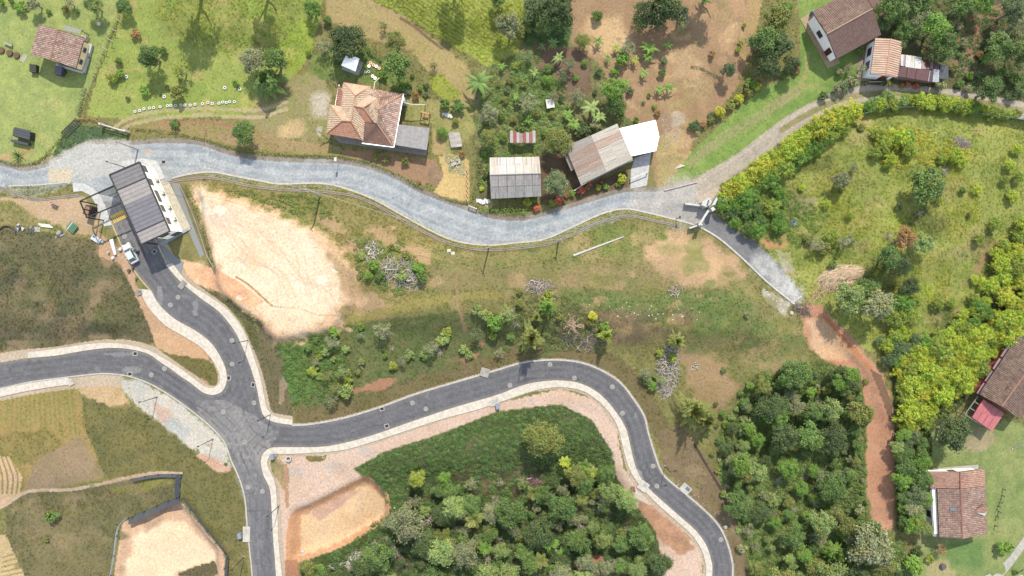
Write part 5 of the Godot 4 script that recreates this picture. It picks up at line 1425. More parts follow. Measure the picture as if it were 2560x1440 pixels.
# grass blades, ground cover, stones: masses nobody could count
func scatter_stuff() -> void:
	rng.seed = 123
	var tuft := MB.new()
	for k in 9:
		var a := k * 2.39996
		var d := Vector3(cos(a), 0, sin(a))
		var s := Vector3(-sin(a), 0, cos(a)) * 0.028
		var r := 0.08 + 0.1 * rng.randf()
		var c := Color.WHITE * rng.randf_range(0.8, 1.2)
		var root := d * 0.03
		var knee := d * r * 0.6 + Vector3(0, 0.13 + 0.05 * rng.randf(), 0)
		var tip := d * (r + 0.1) + Vector3(0, 0.1 + 0.1 * rng.randf(), 0)
		tuft.quad(root - s, knee - s, knee + s, root + s, c)
		tuft.tri(knee - s, tip, knee + s, c)
	var gm := StandardMaterial3D.new()
	gm.resource_name = "grass_blades"
	gm.vertex_color_use_as_albedo = true
	gm.roughness = 0.8
	gm.metallic_specular = 0.2
	gm.cull_mode = BaseMaterial3D.CULL_DISABLED
	gm.backlight_enabled = true
	gm.backlight = Color(0.2, 0.24, 0.1)
	var places: Array[Transform3D] = []
	var tints: Array[Color] = []
	for i in 300000:
		var px := rng.randf_range(-60.0, 2620.0)
		var py := rng.randf_range(-60.0, 1500.0)
		var gr := grass_map[clampi(int((py - Y0) / 8.0), 0, HH - 1) * HW + clampi(int((px - X0) / 8.0), 0, HW - 1)]
		var cl := 0.5 + 0.9 * patchy.get_noise_2d(px * 0.6, py * 0.6)
		if gr * (0.3 + 0.9 * cl) < rng.randf() * 0.95:
			continue
		var c := canvas_at(px, py)
		if c.g < c.r * 0.66:
			continue
		var v := rng.randf_range(1.0, 1.75)
		c = Color(c.r * v * rng.randf_range(0.92, 1.05), c.g * v * 1.04, c.b * v * 0.9)
		var s := rng.randf_range(0.5, 1.1) * (0.4 + 0.75 * gr)
		places.append(Transform3D(Basis(Vector3.UP, rng.randf() * TAU).scaled(Vector3(s * 1.35, s * 0.75, s * 1.35)), g(px, py, -0.01)))
		tints.append(c)
	mass("grass", tuft.mesh(Vector3.ZERO, gm), places, tints, "short wild grass and weeds covering meadows and verges", "grass")
	# broad-leaved ground cover in the woods and scrub
	rng.seed = 321
	var cover := MB.new()
	for k in 14:
		var d := rdir()
		leaf(cover, Vector3(d.x * 0.3, 0.12 + absf(d.y) * 0.22, d.z * 0.3), (Vector3.UP + d * 0.6).normalized(), d, 0.13, 0.07, Color.WHITE * rng.randf_range(0.7, 1.3))
	places = []
	tints = []
	var zones := [[P([1800, 1080, 1900, 930, 2090, 915, 2155, 935, 2168, 1050, 2165, 1320, 2260, 1360, 2280, 1470, 1890, 1470, 1850, 1330, 1800, 1200]), 13000, [0.075, 0.115, 0.036]], [P([880, 1178, 960, 1133, 1100, 1088, 1240, 1033, 1400, 1013, 1475, 1050, 1525, 1130, 1536, 1190, 1565, 1240, 1635, 1330, 1650, 1420, 1600, 1470, 790, 1470, 760, 1415, 850, 1376, 970, 1292, 935, 1200]), 17000, [0.05, 0.086, 0.028]],
		[P([2230, 890, 2330, 830, 2540, 740, 2540, 850, 2420, 990, 2325, 1075, 2318, 1330, 2250, 1330, 2240, 1050]), 6000, [0.07, 0.1, 0.025]], [P([685, 862, 830, 822, 870, 880, 840, 1010, 730, 1010]), 1500, [0.056, 0.098, 0.028]], [P([1200, 200, 1330, 120, 1420, 200, 1420, 330, 1350, 380, 1200, 480]), 2600, [0.085, 0.135, 0.04]],
		[P([2180, -20, 2400, -20, 2560, 60, 2560, 250, 2390, 225, 2380, 120, 2200, 90]), 3200, [0.05, 0.08, 0.03]], [P([880, 600, 1000, 600, 1090, 690, 1000, 740, 900, 700]), 1100, [0.08, 0.11, 0.035]], [P([1800, 500, 1960, 470, 2080, 540, 2000, 620, 1900, 600]), 1500, [0.08, 0.12, 0.03]], [P([560, 470, 790, 490, 860, 560, 720, 530]), 900, [0.09, 0.115, 0.035]],
		[P([1280, 740, 1420, 740, 1540, 830, 1480, 880, 1300, 870]), 1400, [0.075, 0.095, 0.035]], [P([2160, 320, 2300, 320, 2420, 380, 2380, 430, 2200, 420]), 1500, [0.16, 0.18, 0.03]]]
	for z in zones:
		var lo := Vector2(INF, INF)
		var hi := -lo
		for q in z[0]:
			lo = lo.min(q)
			hi = hi.max(q)
		for i in z[1]:
			var p := Vector2(rng.randf_range(lo.x, hi.x), rng.randf_range(lo.y, hi.y))
			if not Geometry2D.is_point_in_polygon(p, z[0]) or patchy.get_noise_2d(p.x * 1.3, p.y * 1.3) < -0.18:
				continue
			var v := rng.randf_range(0.72, 1.3)
			var s := rng.randf_range(0.5, 1.4)
			places.append(Transform3D(Basis(Vector3.UP, rng.randf() * TAU).scaled(Vector3(s, s, s)), g(p.x, p.y, -0.03)))
			tints.append(Color(z[2][0] * v * rng.randf_range(0.85, 1.3), z[2][1] * v, z[2][2] * v))
	var cm := gm.duplicate()
	cm.resource_name = "ground_cover_leaves"
	mass("ground_cover", cover.mesh(Vector3.ZERO, cm), places, tints, "dense low leafy undergrowth on wood floors and scrub", "undergrowth")
	# loose stones
	rng.seed = 555
	var rock := MB.new()
	var base := [Vector3(1, 0, 0), Vector3(0, 0, 0.9), Vector3(-0.8, 0, 0.1), Vector3(0.1, 0, -1), Vector3(0.1, 0.8, 0.1)]
	for k in 4:
		rock.tri(base[k] * 0.1, base[(k + 1) % 4] * 0.1, base[4] * 0.1, Color.WHITE, base[k] + base[(k + 1) % 4] + Vector3.UP)
	places = []
	tints = []
	for z in [[P([300, 945, 420, 988, 540, 1085, 580, 1170, 560, 1182, 430, 1080, 305, 975]), 420, 0.26], [P([100, 395, 300, 355, 330, 420, 200, 455, 0, 440]), 500, 0.26], [P([235, 585, 310, 630, 335, 700, 290, 650]), 130, 0.26], [P([420, 438, 540, 370, 540, 428]), 260, 0.26], [P([1655, 280, 1715, 285, 1700, 340, 1660, 380]), 200, 0.18], [P([1900, 715, 1975, 760, 1960, 790]), 120, 0.3],
		[P([1935, 620, 2000, 690, 2010, 735, 1985, 700]), 130, 0.28], [P([1100, 400, 1160, 385, 1165, 450]), 90, 0.3], [P([690, 1140, 900, 1125, 950, 1150, 740, 1290]), 260, 0.2], [P([1290, 1000, 1480, 1000, 1560, 1180, 1400, 1050]), 240, 0.14], [P([1300, 735, 1740, 770, 1740, 800, 1400, 790]), 60, 0.4], [P([1640, 1180, 1700, 1200, 1830, 1310, 1800, 1300]), 160, 0.2]]:
		var lo := Vector2(INF, INF)
		var hi := -lo
		for q in z[0]:
			lo = lo.min(q)
			hi = hi.max(q)
		for i in z[1] * 2:
			var p := Vector2(rng.randf_range(lo.x, hi.x), rng.randf_range(lo.y, hi.y))
			if Geometry2D.is_point_in_polygon(p, z[0]):
				var s := rng.randf_range(0.4, 1.6)
				places.append(Transform3D(Basis(Vector3.UP, rng.randf() * TAU).scaled(Vector3(s, s * 0.7, s)), g(p.x, p.y, 0.01)))
				tints.append(Color(1, 0.97, 0.92) * (z[2] * rng.randf_range(0.6, 1.35)))
	mass("loose_stones", rock.mesh(Vector3.ZERO, vmat(0.95)), places, tints, "loose pale stones and rubble on verges and gravel", "stones")

func mass(called: String, mesh: Mesh, places: Array[Transform3D], tints: Array[Color], label: String, category: String) -> void:
	var mm := MultiMesh.new()
	mm.transform_format = MultiMesh.TRANSFORM_3D
	mm.use_colors = true
	mm.mesh = mesh
	mm.instance_count = places.size()
	for i in places.size():
		mm.set_instance_transform(i, places[i])
		mm.set_instance_color(i, tints[i])
	var o := MultiMeshInstance3D.new()
	o.name = called
	o.multimesh = mm
	tag(o, label, category)
	o.set_meta("kind", "stuff")
	add_child(o)

# ---------------------------------------------------------------- roofs and houses
# a roof face (convex polygon of world points, any slope) covered with barrel tiles or corrugated sheet
func roof_face(mb: MB, pts: Array, pitch: float, amp: float, row: float, c0: Color, c1: Color, moss: float, run := Vector3.ZERO, seed_ := 0) -> void:
	var nrm := Vector3.ZERO
	for i in pts.size():
		var a: Vector3 = pts[i]
		var b: Vector3 = pts[(i + 1) % pts.size()]
		nrm += Vector3((a.y - b.y) * (a.z + b.z), (a.z - b.z) * (a.x + b.x), (a.x - b.x) * (a.y + b.y))
	nrm = nrm.normalized()
	if nrm.y < 0.0:
		nrm = -nrm
	var mid := Vector3.ZERO
	for p in pts:
		mid += p / pts.size()
	var s := run
	if s == Vector3.ZERO:
		s = Vector3.UP - nrm * nrm.y
	s = (s - nrm * s.dot(nrm)).normalized()
	var e := s.cross(nrm).normalized()
	var flat := PackedVector2Array()
	var u0 := INF
	var u1 := -INF
	for p in pts:
		var q := Vector2((p - mid).dot(e), (p - mid).dot(s))
		flat.append(q)
		u0 = minf(u0, q.x)
		u1 = maxf(u1, q.x)
	var sub := 4
	var du := pitch / sub
	var n := int((u1 - u0) / du)
	var span := func(u: float) -> Vector2:
		var lo := INF
		var hi := -INF
		u = clampf(u, u0 + 1e-4, u1 - 1e-4)
		for i in flat.size():
			var a := flat[i]
			var b := flat[(i + 1) % flat.size()]
			if (a.x <= u) != (b.x <= u):
				var w := a.y + (b.y - a.y) * (u - a.x) / (b.x - a.x)
				lo = minf(lo, w)
				hi = maxf(hi, w)
		return Vector2(lo, hi)
	var r := RandomNumberGenerator.new()
	r.seed = seed_ + 17
	var prev: Vector2 = span.call(u0)
	var tone := {}
	for i in n + 1:
		var ua := u0 + i * du
		var ub := minf(ua + du, u1)
		if ub - ua < 1e-4:
			break
		var nxt: Vector2 = span.call(ub)
		if not (is_finite(prev.x) and is_finite(nxt.x)):
			prev = nxt
			continue
		var ha := amp * absf(sin(PI * ua / pitch))
		var hb := amp * absf(sin(PI * ub / pitch))
		var lo := minf(prev.x, nxt.x)
		var hi := maxf(prev.y, nxt.y)
		var k0 := floori(lo / row)
		var k1 := floori(hi / row)
		var colno := floori((ua + du * 0.5) / pitch)
		for k in range(k0, k1 + 1):
			var a0 := clampf(k * row, prev.x, prev.y)
			var a1 := clampf((k + 1) * row, prev.x, prev.y)
			var b0 := clampf(k * row, nxt.x, nxt.y)
			var b1 := clampf((k + 1) * row, nxt.x, nxt.y)
			if a1 - a0 < 1e-4 and b1 - b0 < 1e-4:
				continue
			var id := colno * 1000 + k
			if not tone.has(id):
				var wp := mid + e * ua + s * ((k + 0.5) * row if row < 5.0 else 0.0)
				var t := clampf(0.5 + 0.5 * patchy.get_noise_3d(wp.x * 22.0, wp.y * 22.0, wp.z * 22.0) + (r.randf() - 0.5) * 0.9, 0.0, 1.0)
				var c := c0.lerp(c1, t)
				var wet := patchy.get_noise_3d(wp.x * 9.0 + 50.0, 0.0, wp.z * 9.0) + (r.randf() - 0.5) * 1.1
				if wet > 0.55 - moss:
					c = c.lerp(Color(0.09, 0.065, 0.055), 0.45)
				tone[id] = c * r.randf_range(0.88, 1.12)
			var lift := 0.028 if row < 2.0 else 0.0
			var pa0 := mid + e * ua + s * a0 + nrm * (ha + lift)
			var pa1 := mid + e * ua + s * a1 + nrm * ha
			var pb0 := mid + e * ub + s * b0 + nrm * (hb + lift)
			var pb1 := mid + e * ub + s * b1 + nrm * hb
			mb.quad(pa0, pb0, pb1, pa1, tone[id], nrm)
		prev = nxt

func pts3(a: Array) -> Array:        # plan x, plan y, height triples -> world points
	var r := []
	for i in range(0, a.size(), 3):
		r.append(at(a[i], a[i + 1], a[i + 2]))
	return r

func slope(parent: Node3D, called: String, a: Array, style: String, c0: Color, c1: Color, moss := 0.2, run := Vector3.ZERO) -> Node3D:
	var mb := MB.new()
	var p := pts3(a)
	var sd := int(a[0] * 7 + a[1] * 13)
	if style == "tile":
		roof_face(mb, p, 0.35, 0.12, 0.42, c0, c1, moss, run, sd)
	elif style == "bold":
		roof_face(mb, p, 0.42, 0.17, 9.0, c0, c1, moss, run, sd)
	elif style == "fine":
		roof_face(mb, p, 0.26, 0.06, 0.36, c0, c1, moss, run, sd)
	elif style == "sheet":
		roof_face(mb, p, 0.2, 0.032, 9.0, c0, c1, moss, run, sd)
	elif style == "wave":
		roof_face(mb, p, 0.27, 0.05, 2.4, c0, c1, moss, run, sd)
	var body := PackedVector3Array()
	for q in p:
		body.append(q - Vector3(0, 0.03, 0))
	mb.slab(body, Vector3(0, -0.12, 0), c0 * 0.6)
	var o := part(mb, called, clay() if style in ["tile", "fine", "bold"] else sheet_metal(), parent)
	return o

func ridge(parent: Node3D, a: Array, col: Color, r := 0.13) -> void:
	var p := pts3(a)
	for i in p.size() - 1:
		var mb := MB.new()
		mb.tube(PackedVector3Array([p[i] + Vector3(0, 0.04, 0), p[i + 1] + Vector3(0, 0.04, 0)]), PackedFloat32Array([r, r]), 7, col)
		part(mb, "ridge_cap", clay(), parent)

func walls(parent: Node3D, a: Array, col: Color, h: float, inset := 0.45, called := "wall") -> PackedVector3Array:   # footprint from plan x, y at height h, pulled in under the eaves
	var top := PackedVector3Array()
	var mid := Vector3.ZERO
	for i in range(0, a.size(), 2):
		var q := at(a[i], a[i + 1], h)
		top.append(q)
		mid += q
	mid /= top.size()
	for i in top.size():
		var d := top[i] - mid
		top[i] -= Vector3(signf(d.x) * inset, 0, signf(d.z) * inset) if true else d
		top[i].y = h - 0.2
	var flat := PackedVector2Array()
	for q in top:
		flat.append(Vector2(q.x, q.z))
	var mb := MB.new()
	col = Color(minf(col.r * 2.4, 0.82), minf(col.g * 2.4, 0.81), minf(col.b * 2.4, 0.8))
	mb.slab(top, Vector3(0, -(h - 0.2) - 0.1, 0), col)
	part(mb, called, plaster(), parent)
	return top

# a window or door set on the wall between two footprint points: t along the wall, y over the ground
func opening(parent: Node3D, w: PackedVector3Array, i: int, t: float, y: float, size: Vector2, called: String, frame: Color, pane: Color) -> void:
	var a := w[i]
	var b := w[(i + 1) % w.size()]
	var mid := Vector3.ZERO
	for q in w:
		mid += q / w.size()
	var d := (b - a).normalized()
	var o := Vector3(d.z, 0, -d.x)
	if o.dot((a + b) * 0.5 - mid) < 0.0:
		o = -o
	var c := a.lerp(b, t)
	c.y = y + size.y * 0.5
	var bas := Basis(d, Vector3.UP, o)
	var mb := MB.new()
	for s in [-1.0, 1.0]:
		mb.box(c + o * 0.03 + d * s * (size.x * 0.5), Vector3(0.08, size.y + 0.08, 0.1), frame, bas)
		mb.box(c + o * 0.031 + Vector3.UP * s * (size.y * 0.5), Vector3(size.x - 0.08, 0.08, 0.1), frame, bas)
	var f := part(mb, called, vmat(0.6), parent)
	var gl := MB.new()
	gl.box(c + o * 0.012, Vector3(size.x - 0.1, size.y - 0.1, 0.04), pane, bas)
	part(gl, "pane" if called == "window" else "leaf", vmat(0.15 if called == "window" else 0.6), f)

func house_at(px: float, py: float, called: String, label: String, category := "house") -> Node3D:
	return thing(called, label, category, at(px, py, 0.0))

func houses() -> void:
	var glass := Color(0.03, 0.04, 0.05)
	var white := Color(0.78, 0.775, 0.76)
	# --- top-left house
	var h := house_at(150, 120, "tiled_house", "small house with weathered red-brown tiled gable roof on the top-left lawn")
	var tc0 := A(190, 146, 130)
	var tc1 := A(228, 202, 188)
	slope(h, "roof_slope", [98, 61, 3.0, 146, 74, 4.1, 127, 149, 4.1, 76, 137, 3.0], "tile", tc0, tc1, 0.3)
	slope(h, "roof_slope", [146, 74, 4.1, 211, 95, 3.0, 190, 171, 3.0, 127, 149, 4.1], "tile", tc0, tc1, 0.35)
	ridge(h, [146, 74, 4.1, 127, 149, 4.1], A(190, 140, 116))
	var w := walls(h, [98, 61, 211, 95, 190, 171, 76, 137], A(250, 222, 178), 3.0)
	opening(h, w, 1, 0.28, 1.2, Vector2(0.9, 0.8), "window", A(170, 186, 180), glass)
	opening(h, w, 1, 0.74, 1.2, Vector2(0.9, 0.8), "window", A(170, 186, 180), glass)
	opening(h, w, 2, 0.5, 0.1, Vector2(0.95, 2.0), "door", A(140, 110, 90), A(120, 90, 70))
	var mb := MB.new()
	mb.slab(PackedVector3Array([at(214, 104, 0.25), at(230, 112, 0.25), at(210, 182, 0.25), at(140, 162, 0.25), at(146, 152, 0.25), at(198, 170, 0.25)]), Vector3(0, -0.3, 0), A(226, 232, 214))
	part(mb, "terrace", concrete(), h)
	mb = MB.new()
	for q in [[Vector2(230, 112), Vector2(222, 142)], [Vector2(221, 145), Vector2(210, 182)], [Vector2(208, 182), Vector2(142, 163)]]:
		mb.bar(at(q[0].x, q[0].y, 0.45), at(q[1].x, q[1].y, 0.45), 0.35, 0.5, A(236, 246, 244))
	part(mb, "parapet", plaster(), h)
	mb = MB.new()
	roof_face(mb, pts3([158, 62, 2.3, 205, 75, 2.3, 200, 86, 2.6, 158, 75, 2.6]), 0.2, 0.03, 9.0, A(120, 134, 128), A(96, 110, 104), 0.2)
	mb.slab(PackedVector3Array(pts3([158, 62, 2.27, 205, 75, 2.27, 200, 86, 2.57, 158, 75, 2.57])), Vector3(0, -0.06, 0), A(110, 120, 116))
	for q in [[160, 64], [203, 76]]:
		mb.bar(at(q[0], q[1], 2.2), at(q[0], q[1], 2.2) * Vector3(1, 0, 1), 0.1, 0.1, A(110, 100, 90))
	part(mb, "lean_to", sheet_metal(), h)
	mb = MB.new()
	mb.box(at(213, 97, 0.6), Vector3(0.9, 1.2, 0.9), A(236, 226, 220), Basis(Vector3.UP, -0.3))
	part(mb, "wash_trough", plaster(), h)

	# --- hip-roofed house
	h = house_at(915, 290, "hip_roofed_house", "large house with many-hipped orange tile roof above the gravel road")
	var o0 := A(254, 216, 182)
	var o1 := A(255, 232, 204)
	var d0 := A(238, 172, 140)  # same orange tile for south-facing slopes, their shade mixed into the colour
	var d1 := A(244, 184, 154)
	var old0 := A(200, 156, 138)
	var old1 := A(232, 200, 180)
	slope(h, "roof_slope", [860, 207, 3.2, 926, 217, 3.2, 888, 239, 4.7], "tile", o0, o1, -0.3)
	slope(h, "roof_slope", [860, 207, 3.2, 888, 239, 4.7, 884, 266, 4.7, 878, 304, 4.5, 854, 265, 3.4, 857, 215, 3.2], "tile", o0, o1, -0.2)
	slope(h, "roof_slope", [847, 213, 3.1, 858, 230, 3.35, 854, 265, 3.35, 839, 265, 2.9], "tile", A(196, 130, 112), A(220, 160, 136), 0.2)
	slope(h, "roof_slope", [888, 239, 4.7, 926, 217, 3.2, 926, 238, 3.6, 885, 265, 4.68], "tile", o0, o1, -0.2)
	slope(h, "roof_slope", [885, 264, 4.7, 924, 238, 3.6, 949, 245, 3.9, 908, 269, 4.7], "tile", o0, o1, -0.3)
	slope(h, "roof_slope", [886, 267, 4.68, 908, 269, 4.7, 938, 308, 3.5, 912, 305, 3.5], "fine", d0, d1, -0.3)
	slope(h, "roof_slope", [885, 267, 4.68, 912, 305, 3.6, 908, 354, 3.1, 904, 348, 3.1, 877, 303, 4.5], "tile", o0, o1, -0.3)
	slope(h, "roof_slope", [924, 223, 3.25, 1007, 234, 3.2, 945, 274, 4.8, 949, 245, 4.2, 924, 238, 3.6], "tile", old0, A(250, 222, 200), 0.15)
	slope(h, "roof_slope", [1007, 234, 3.2, 984, 366, 3.2, 945, 274, 4.8], "tile", A(216, 172, 158), A(250, 222, 206), 0.2)
	slope(h, "roof_slope", [908, 269, 4.7, 949, 246, 4.2, 945, 274, 4.8, 944, 310, 4.1, 938, 308, 3.6], "tile", o0, o1, 0.0)
	slope(h, "roof_slope", [945, 274, 4.8, 984, 366, 3.2, 980, 363, 3.2, 944, 311, 4.1], "tile", old0, old1, 0.3)
	slope(h, "roof_slope", [913, 306, 3.7, 944, 311, 4.05, 980, 364, 3.2, 906, 356, 3.1], "fine", A(150, 112, 98), A(178, 134, 118), 0.4)
	slope(h, "roof_slope", [826, 263, 3.1, 855, 302, 4.4, 816, 334, 3.1], "tile", o0, o1, -0.3)
	slope(h, "roof_slope", [826, 263, 3.1, 854, 266, 3.3, 877, 303, 4.42, 855, 302, 4.4], "tile", o0, o1, -0.3)
	slope(h, "roof_slope", [816, 334, 3.1, 855, 302, 4.4, 877, 303, 4.42, 905, 349, 3.1], "fine", d0, d1, -0.3)
	for q in [[860, 207, 3.25, 888, 239, 4.75, 926, 217, 3.25], [888, 239, 4.75, 884, 266, 4.75, 878, 303, 4.55, 905, 349, 3.15], [816, 334, 3.15, 855, 302, 4.45, 877, 303, 4.5], [826, 263, 3.15, 855, 302, 4.45], [885, 265, 4.75, 908, 269, 4.75, 938, 308, 3.6], [908, 269, 4.75, 949, 245, 4.2, 945, 274, 4.85], [1007, 234, 3.25, 945, 274, 4.85], [944, 311, 4.1, 981, 364, 3.25]]:
		ridge(h, q, A(246, 190, 150), 0.11)
	w = walls(h, [842, 214, 1005, 236, 983, 365, 818, 334], A(214, 206, 196), 3.1, 0.5)
	opening(h, w, 2, 0.15, 0.9, Vector2(1.3, 1.2), "window", white, glass)
	opening(h, w, 2, 0.38, 0.9, Vector2(1.3, 1.2), "window", white, glass)
	opening(h, w, 2, 0.62, 0.1, Vector2(1.0, 2.1), "door", A(150, 120, 96), A(120, 84, 60))
	opening(h, w, 2, 0.85, 0.9, Vector2(1.3, 1.2), "window", white, glass)
	opening(h, w, 1, 0.3, 0.9, Vector2(1.3, 1.2), "window", white, glass)
	for q in [[1009, 234, 3.15, 985, 368, 3.1], [984, 368, 3.1, 905, 358, 3.0], [848, 212, 3.05, 838, 265, 2.85]]:
		mb = MB.new()
		var pp := pts3(q)
		mb.bar(pp[0], pp[1], 0.16, 0.12, white)
		part(mb, "gutter", vmat(0.5), h)
	mb = MB.new()
	mb.slab(PackedVector3Array(pts3([830, 336, 0.2, 846, 356, 0.2, 1066, 389, 0.2, 1068, 374, 0.2, 985, 360, 0.2, 905, 346, 0.2])), Vector3(0, -0.3, 0), A(176, 170, 166))
	part(mb, "veranda_floor", concrete(), h)
	mb = MB.new()
	mb.slab(PackedVector3Array(pts3([996, 311, 2.7, 1074, 320, 2.7, 1067, 375, 2.7, 987, 362, 2.7])), Vector3(0, -0.18, 0), A(190, 188, 190))
	part(mb, "annex_roof", concrete(), h)
	mb = MB.new()
	mb.slab(PackedVector3Array(pts3([1000, 315, 2.52, 1069, 324, 2.52, 1062, 371, 2.52, 991, 360, 2.52])), Vector3(0, -2.6, 0), A(186, 176, 168))
	part(mb, "annex_wall", plaster(), h)
	mb = MB.new()
	mb.tube(PackedVector3Array([at(934, 224, 3.1), at(937, 205, 2.9), at(948, 195, 2.6), at(949, 194, 0.0)]), PackedFloat32Array([0.09, 0.09, 0.09, 0.09]), 6, A(240, 232, 210))
	part(mb, "rain_pipe", vmat(0.5), h)
	mb = MB.new()
	mb.tube(PackedVector3Array([at(1008, 256, 2.9), at(1028, 261, 2.7), at(1062, 262, 2.5), at(1063, 262, 0.0)]), PackedFloat32Array([0.09, 0.09, 0.09, 0.09]), 6, A(240, 236, 214))
	part(mb, "rain_pipe", vmat(0.5), h)
	mb = MB.new()
	mb.box(at(1009, 254, 1.6), Vector3(0.9, 3.0, 0.9), A(226, 234, 234))
	part(mb, "water_tank_tower", plaster(), h)

	# --- grey-roofed house: roof of single fibre-cement sheets
	h = house_at(1288, 445, "grey_roofed_house", "house with pale and grey fibre-cement sheet roof beside the gravel road")
	for i in 6:
		var a := i / 6.0 + 0.002
		var b := (i + 1) / 6.0 - 0.002
		var top := func(t: float) -> Vector2: return Vector2(lerpf(1224, 1348, t), lerpf(394, 392, t))
		var mid_ := func(t: float) -> Vector2: return Vector2(lerpf(1224, 1352, t), lerpf(437, 433, t))
		var low := func(t: float) -> Vector2: return Vector2(lerpf(1227, 1353, t), lerpf(497, 491, t))
		var t0: Vector2 = top.call(a)
		var t1: Vector2 = top.call(b)
		var m0: Vector2 = mid_.call(a)
		var m1: Vector2 = mid_.call(b)
		var l0: Vector2 = low.call(a)
		var l1: Vector2 = low.call(b)
		var k0 := m0.lerp(l0, 0.5)
		var k1 := m1.lerp(l1, 0.5)
		var pale := A(236, 226, 214) if i not in [1, 2] else A(250, 248, 246)
		slope(h, "roof_sheet", [t0.x, t0.y, 2.7, t1.x, t1.y, 2.7, m1.x, m1.y, 3.6, m0.x, m0.y, 3.6], "wave", pale, pale * 0.94, -0.2)
		var gr: float = 1.0 + [0.0, 0.05, -0.03, 0.08, -0.05, 0.03][i]
		slope(h, "roof_sheet", [m0.x, m0.y, 3.62, m1.x, m1.y, 3.62, k1.x, k1.y, 3.17, k0.x, k0.y, 3.17], "wave", A(184, 180, 178) * gr, A(196, 192, 190) * gr, 0.05)
		slope(h, "roof_sheet", [k0.x, k0.y, 3.1, k1.x, k1.y, 3.1, l1.x, l1.y, 2.65, l0.x, l0.y, 2.65], "wave", A(180, 178, 178) * (2.0 - gr), A(194, 192, 190) * (2.0 - gr), 0.05)
	mb = MB.new()
	mb.box(at(1297, 401, 3.05), Vector3(0.7, 0.06, 1.2), A(252, 252, 250), Basis(Vector3.RIGHT, -0.25))
	part(mb, "skylight", vmat(0.3), h)
	ridge(h, [1224, 437, 3.66, 1352, 433, 3.66], A(232, 226, 218), 0.14)
	w = walls(h, [1224, 394, 1348, 392, 1353, 491, 1227, 497], A(150, 130, 116), 2.7, 0.5)
	opening(h, w, 2, 0.25, 0.9, Vector2(1.2, 1.0), "window", white, glass)
	opening(h, w, 2, 0.6, 0.1, Vector2(0.9, 2.0), "door", A(120, 80, 70), A(110, 66, 56))

	# --- rusty-roofed house and the white roof beside it
	h = house_at(1495, 388, "rusty_roofed_house", "house with long rust-streaked corrugated roof beside the gravel road")
	var runv := at(1543, 309, 0) - at(1413, 366, 0)
	for half in [[1413, 366, 2.7, 1478, 338, 3.5, 1517, 430, 3.5, 1452, 462, 2.7], [1478, 338, 3.5, 1543, 309, 2.8, 1582, 398, 2.8, 1517, 430, 3.5]]:
		for k in 5:
			var t0 := k / 5.0 + 0.001
			var t1 := (k + 1) / 5.0 - 0.001
			var q := []
			for s in [[0, 9, t0], [3, 6, t0], [3, 6, t1], [0, 9, t1]]:
				for c in 3:
					q.append(lerpf(half[s[0] + c], half[s[1] + c], s[2]))
			var rusty: bool = (k in [1, 2, 3] and half[0] == 1413) or (k == 1 and half[0] == 1478)
			slope(h, "roof_sheet", q, "sheet", A(190, 182, 172), A(198, 150, 126) if rusty else A(206, 200, 192), 0.0, runv)
	w = walls(h, [1416, 370, 1541, 314, 1579, 396, 1454, 458], A(120, 106, 96), 2.7, 0.3)
	opening(h, w, 2, 0.3, 0.9, Vector2(1.2, 1.0), "window", white, glass)
	opening(h, w, 2, 0.65, 0.1, Vector2(0.9, 2.0), "door", A(110, 100, 90), A(90, 80, 70))
	mb = MB.new()
	mb.bar(at(1452, 464, 2.6), at(1582, 400, 2.65), 0.14, 0.14, A(196, 194, 190))
	part(mb, "gutter", vmat(0.5), h)
	mb = MB.new()
	mb.slab(PackedVector3Array(pts3([1412, 392, 2.0, 1424, 386, 2.2, 1440, 420, 2.2, 1428, 428, 2.0])), Vector3(0, -0.06, 0), A(176, 166, 152))
	mb.bar(at(1416, 396, 1.95), at(1416, 396, 1.95) * Vector3(1, 0, 1), 0.1, 0.1, A(120, 110, 100))
	mb.bar(at(1430, 424, 1.95), at(1430, 424, 1.95) * Vector3(1, 0, 1), 0.1, 0.1, A(120, 110, 100))
	part(mb, "porch_roof", sheet_metal(), h)
	h = house_at(1605, 350, "white_roofed_carport", "carport with bright white flat roof at the head of a concrete drive", "carport")
	mb = MB.new()
	mb.slab(PackedVector3Array(pts3([1549, 321, 2.4, 1639, 300, 2.6, 1648, 342, 2.5, 1640, 377, 2.4, 1563, 394, 2.3])), Vector3(0, -0.12, 0), Color(0.82, 0.82, 0.81))
	part(mb, "roof", vmat(0.5), h)
	for q in [[1554, 324], [1634, 304], [1643, 342], [1634, 374], [1566, 389]]:
		mb = MB.new()
		mb.bar(at(q[0], q[1], 2.2), at(q[0], q[1], 2.2) * Vector3(1, 0, 1), 0.14, 0.14, A(150, 144, 138))
		part(mb, "post", vmat(0.7), h)
	mb = MB.new()
	var wp := pts3([1554, 326, 2.2, 1636, 306, 2.2])
	mb.slab(PackedVector3Array([wp[0], wp[1], wp[1] + Vector3(0, 0, 0.2), wp[0] + Vector3(0, 0, 0.2)]), Vector3(0, -2.2, 0), A(190, 184, 176))
	part(mb, "rear_wall", plaster(), h)

	# --- brown-roofed house, upper right
	h = house_at(2110, 80, "brown_roofed_house", "big house with dark brown tile gable roof and white gable wall, upper right")
	slope(h, "roof_slope", [2030, 30, 3.2, 2144, -33, 3.2, 2181, 22, 5.0, 2067, 85, 5.0], "tile", A(150, 118, 106), A(188, 158, 140), 0.35)
	slope(h, "roof_slope", [2067, 85, 5.0, 2181, 22, 5.0, 2203, 86, 3.2, 2091, 147, 3.2], "fine", A(134, 104, 98), A(150, 118, 110), 0.1)
	ridge(h, [2067, 85, 5.04, 2181, 22, 5.04], A(214, 180, 158))
	w = walls(h, [2034, 36, 2142, -25, 2199, 84, 2092, 143], white, 3.2, 0.25)
	mb = MB.new()
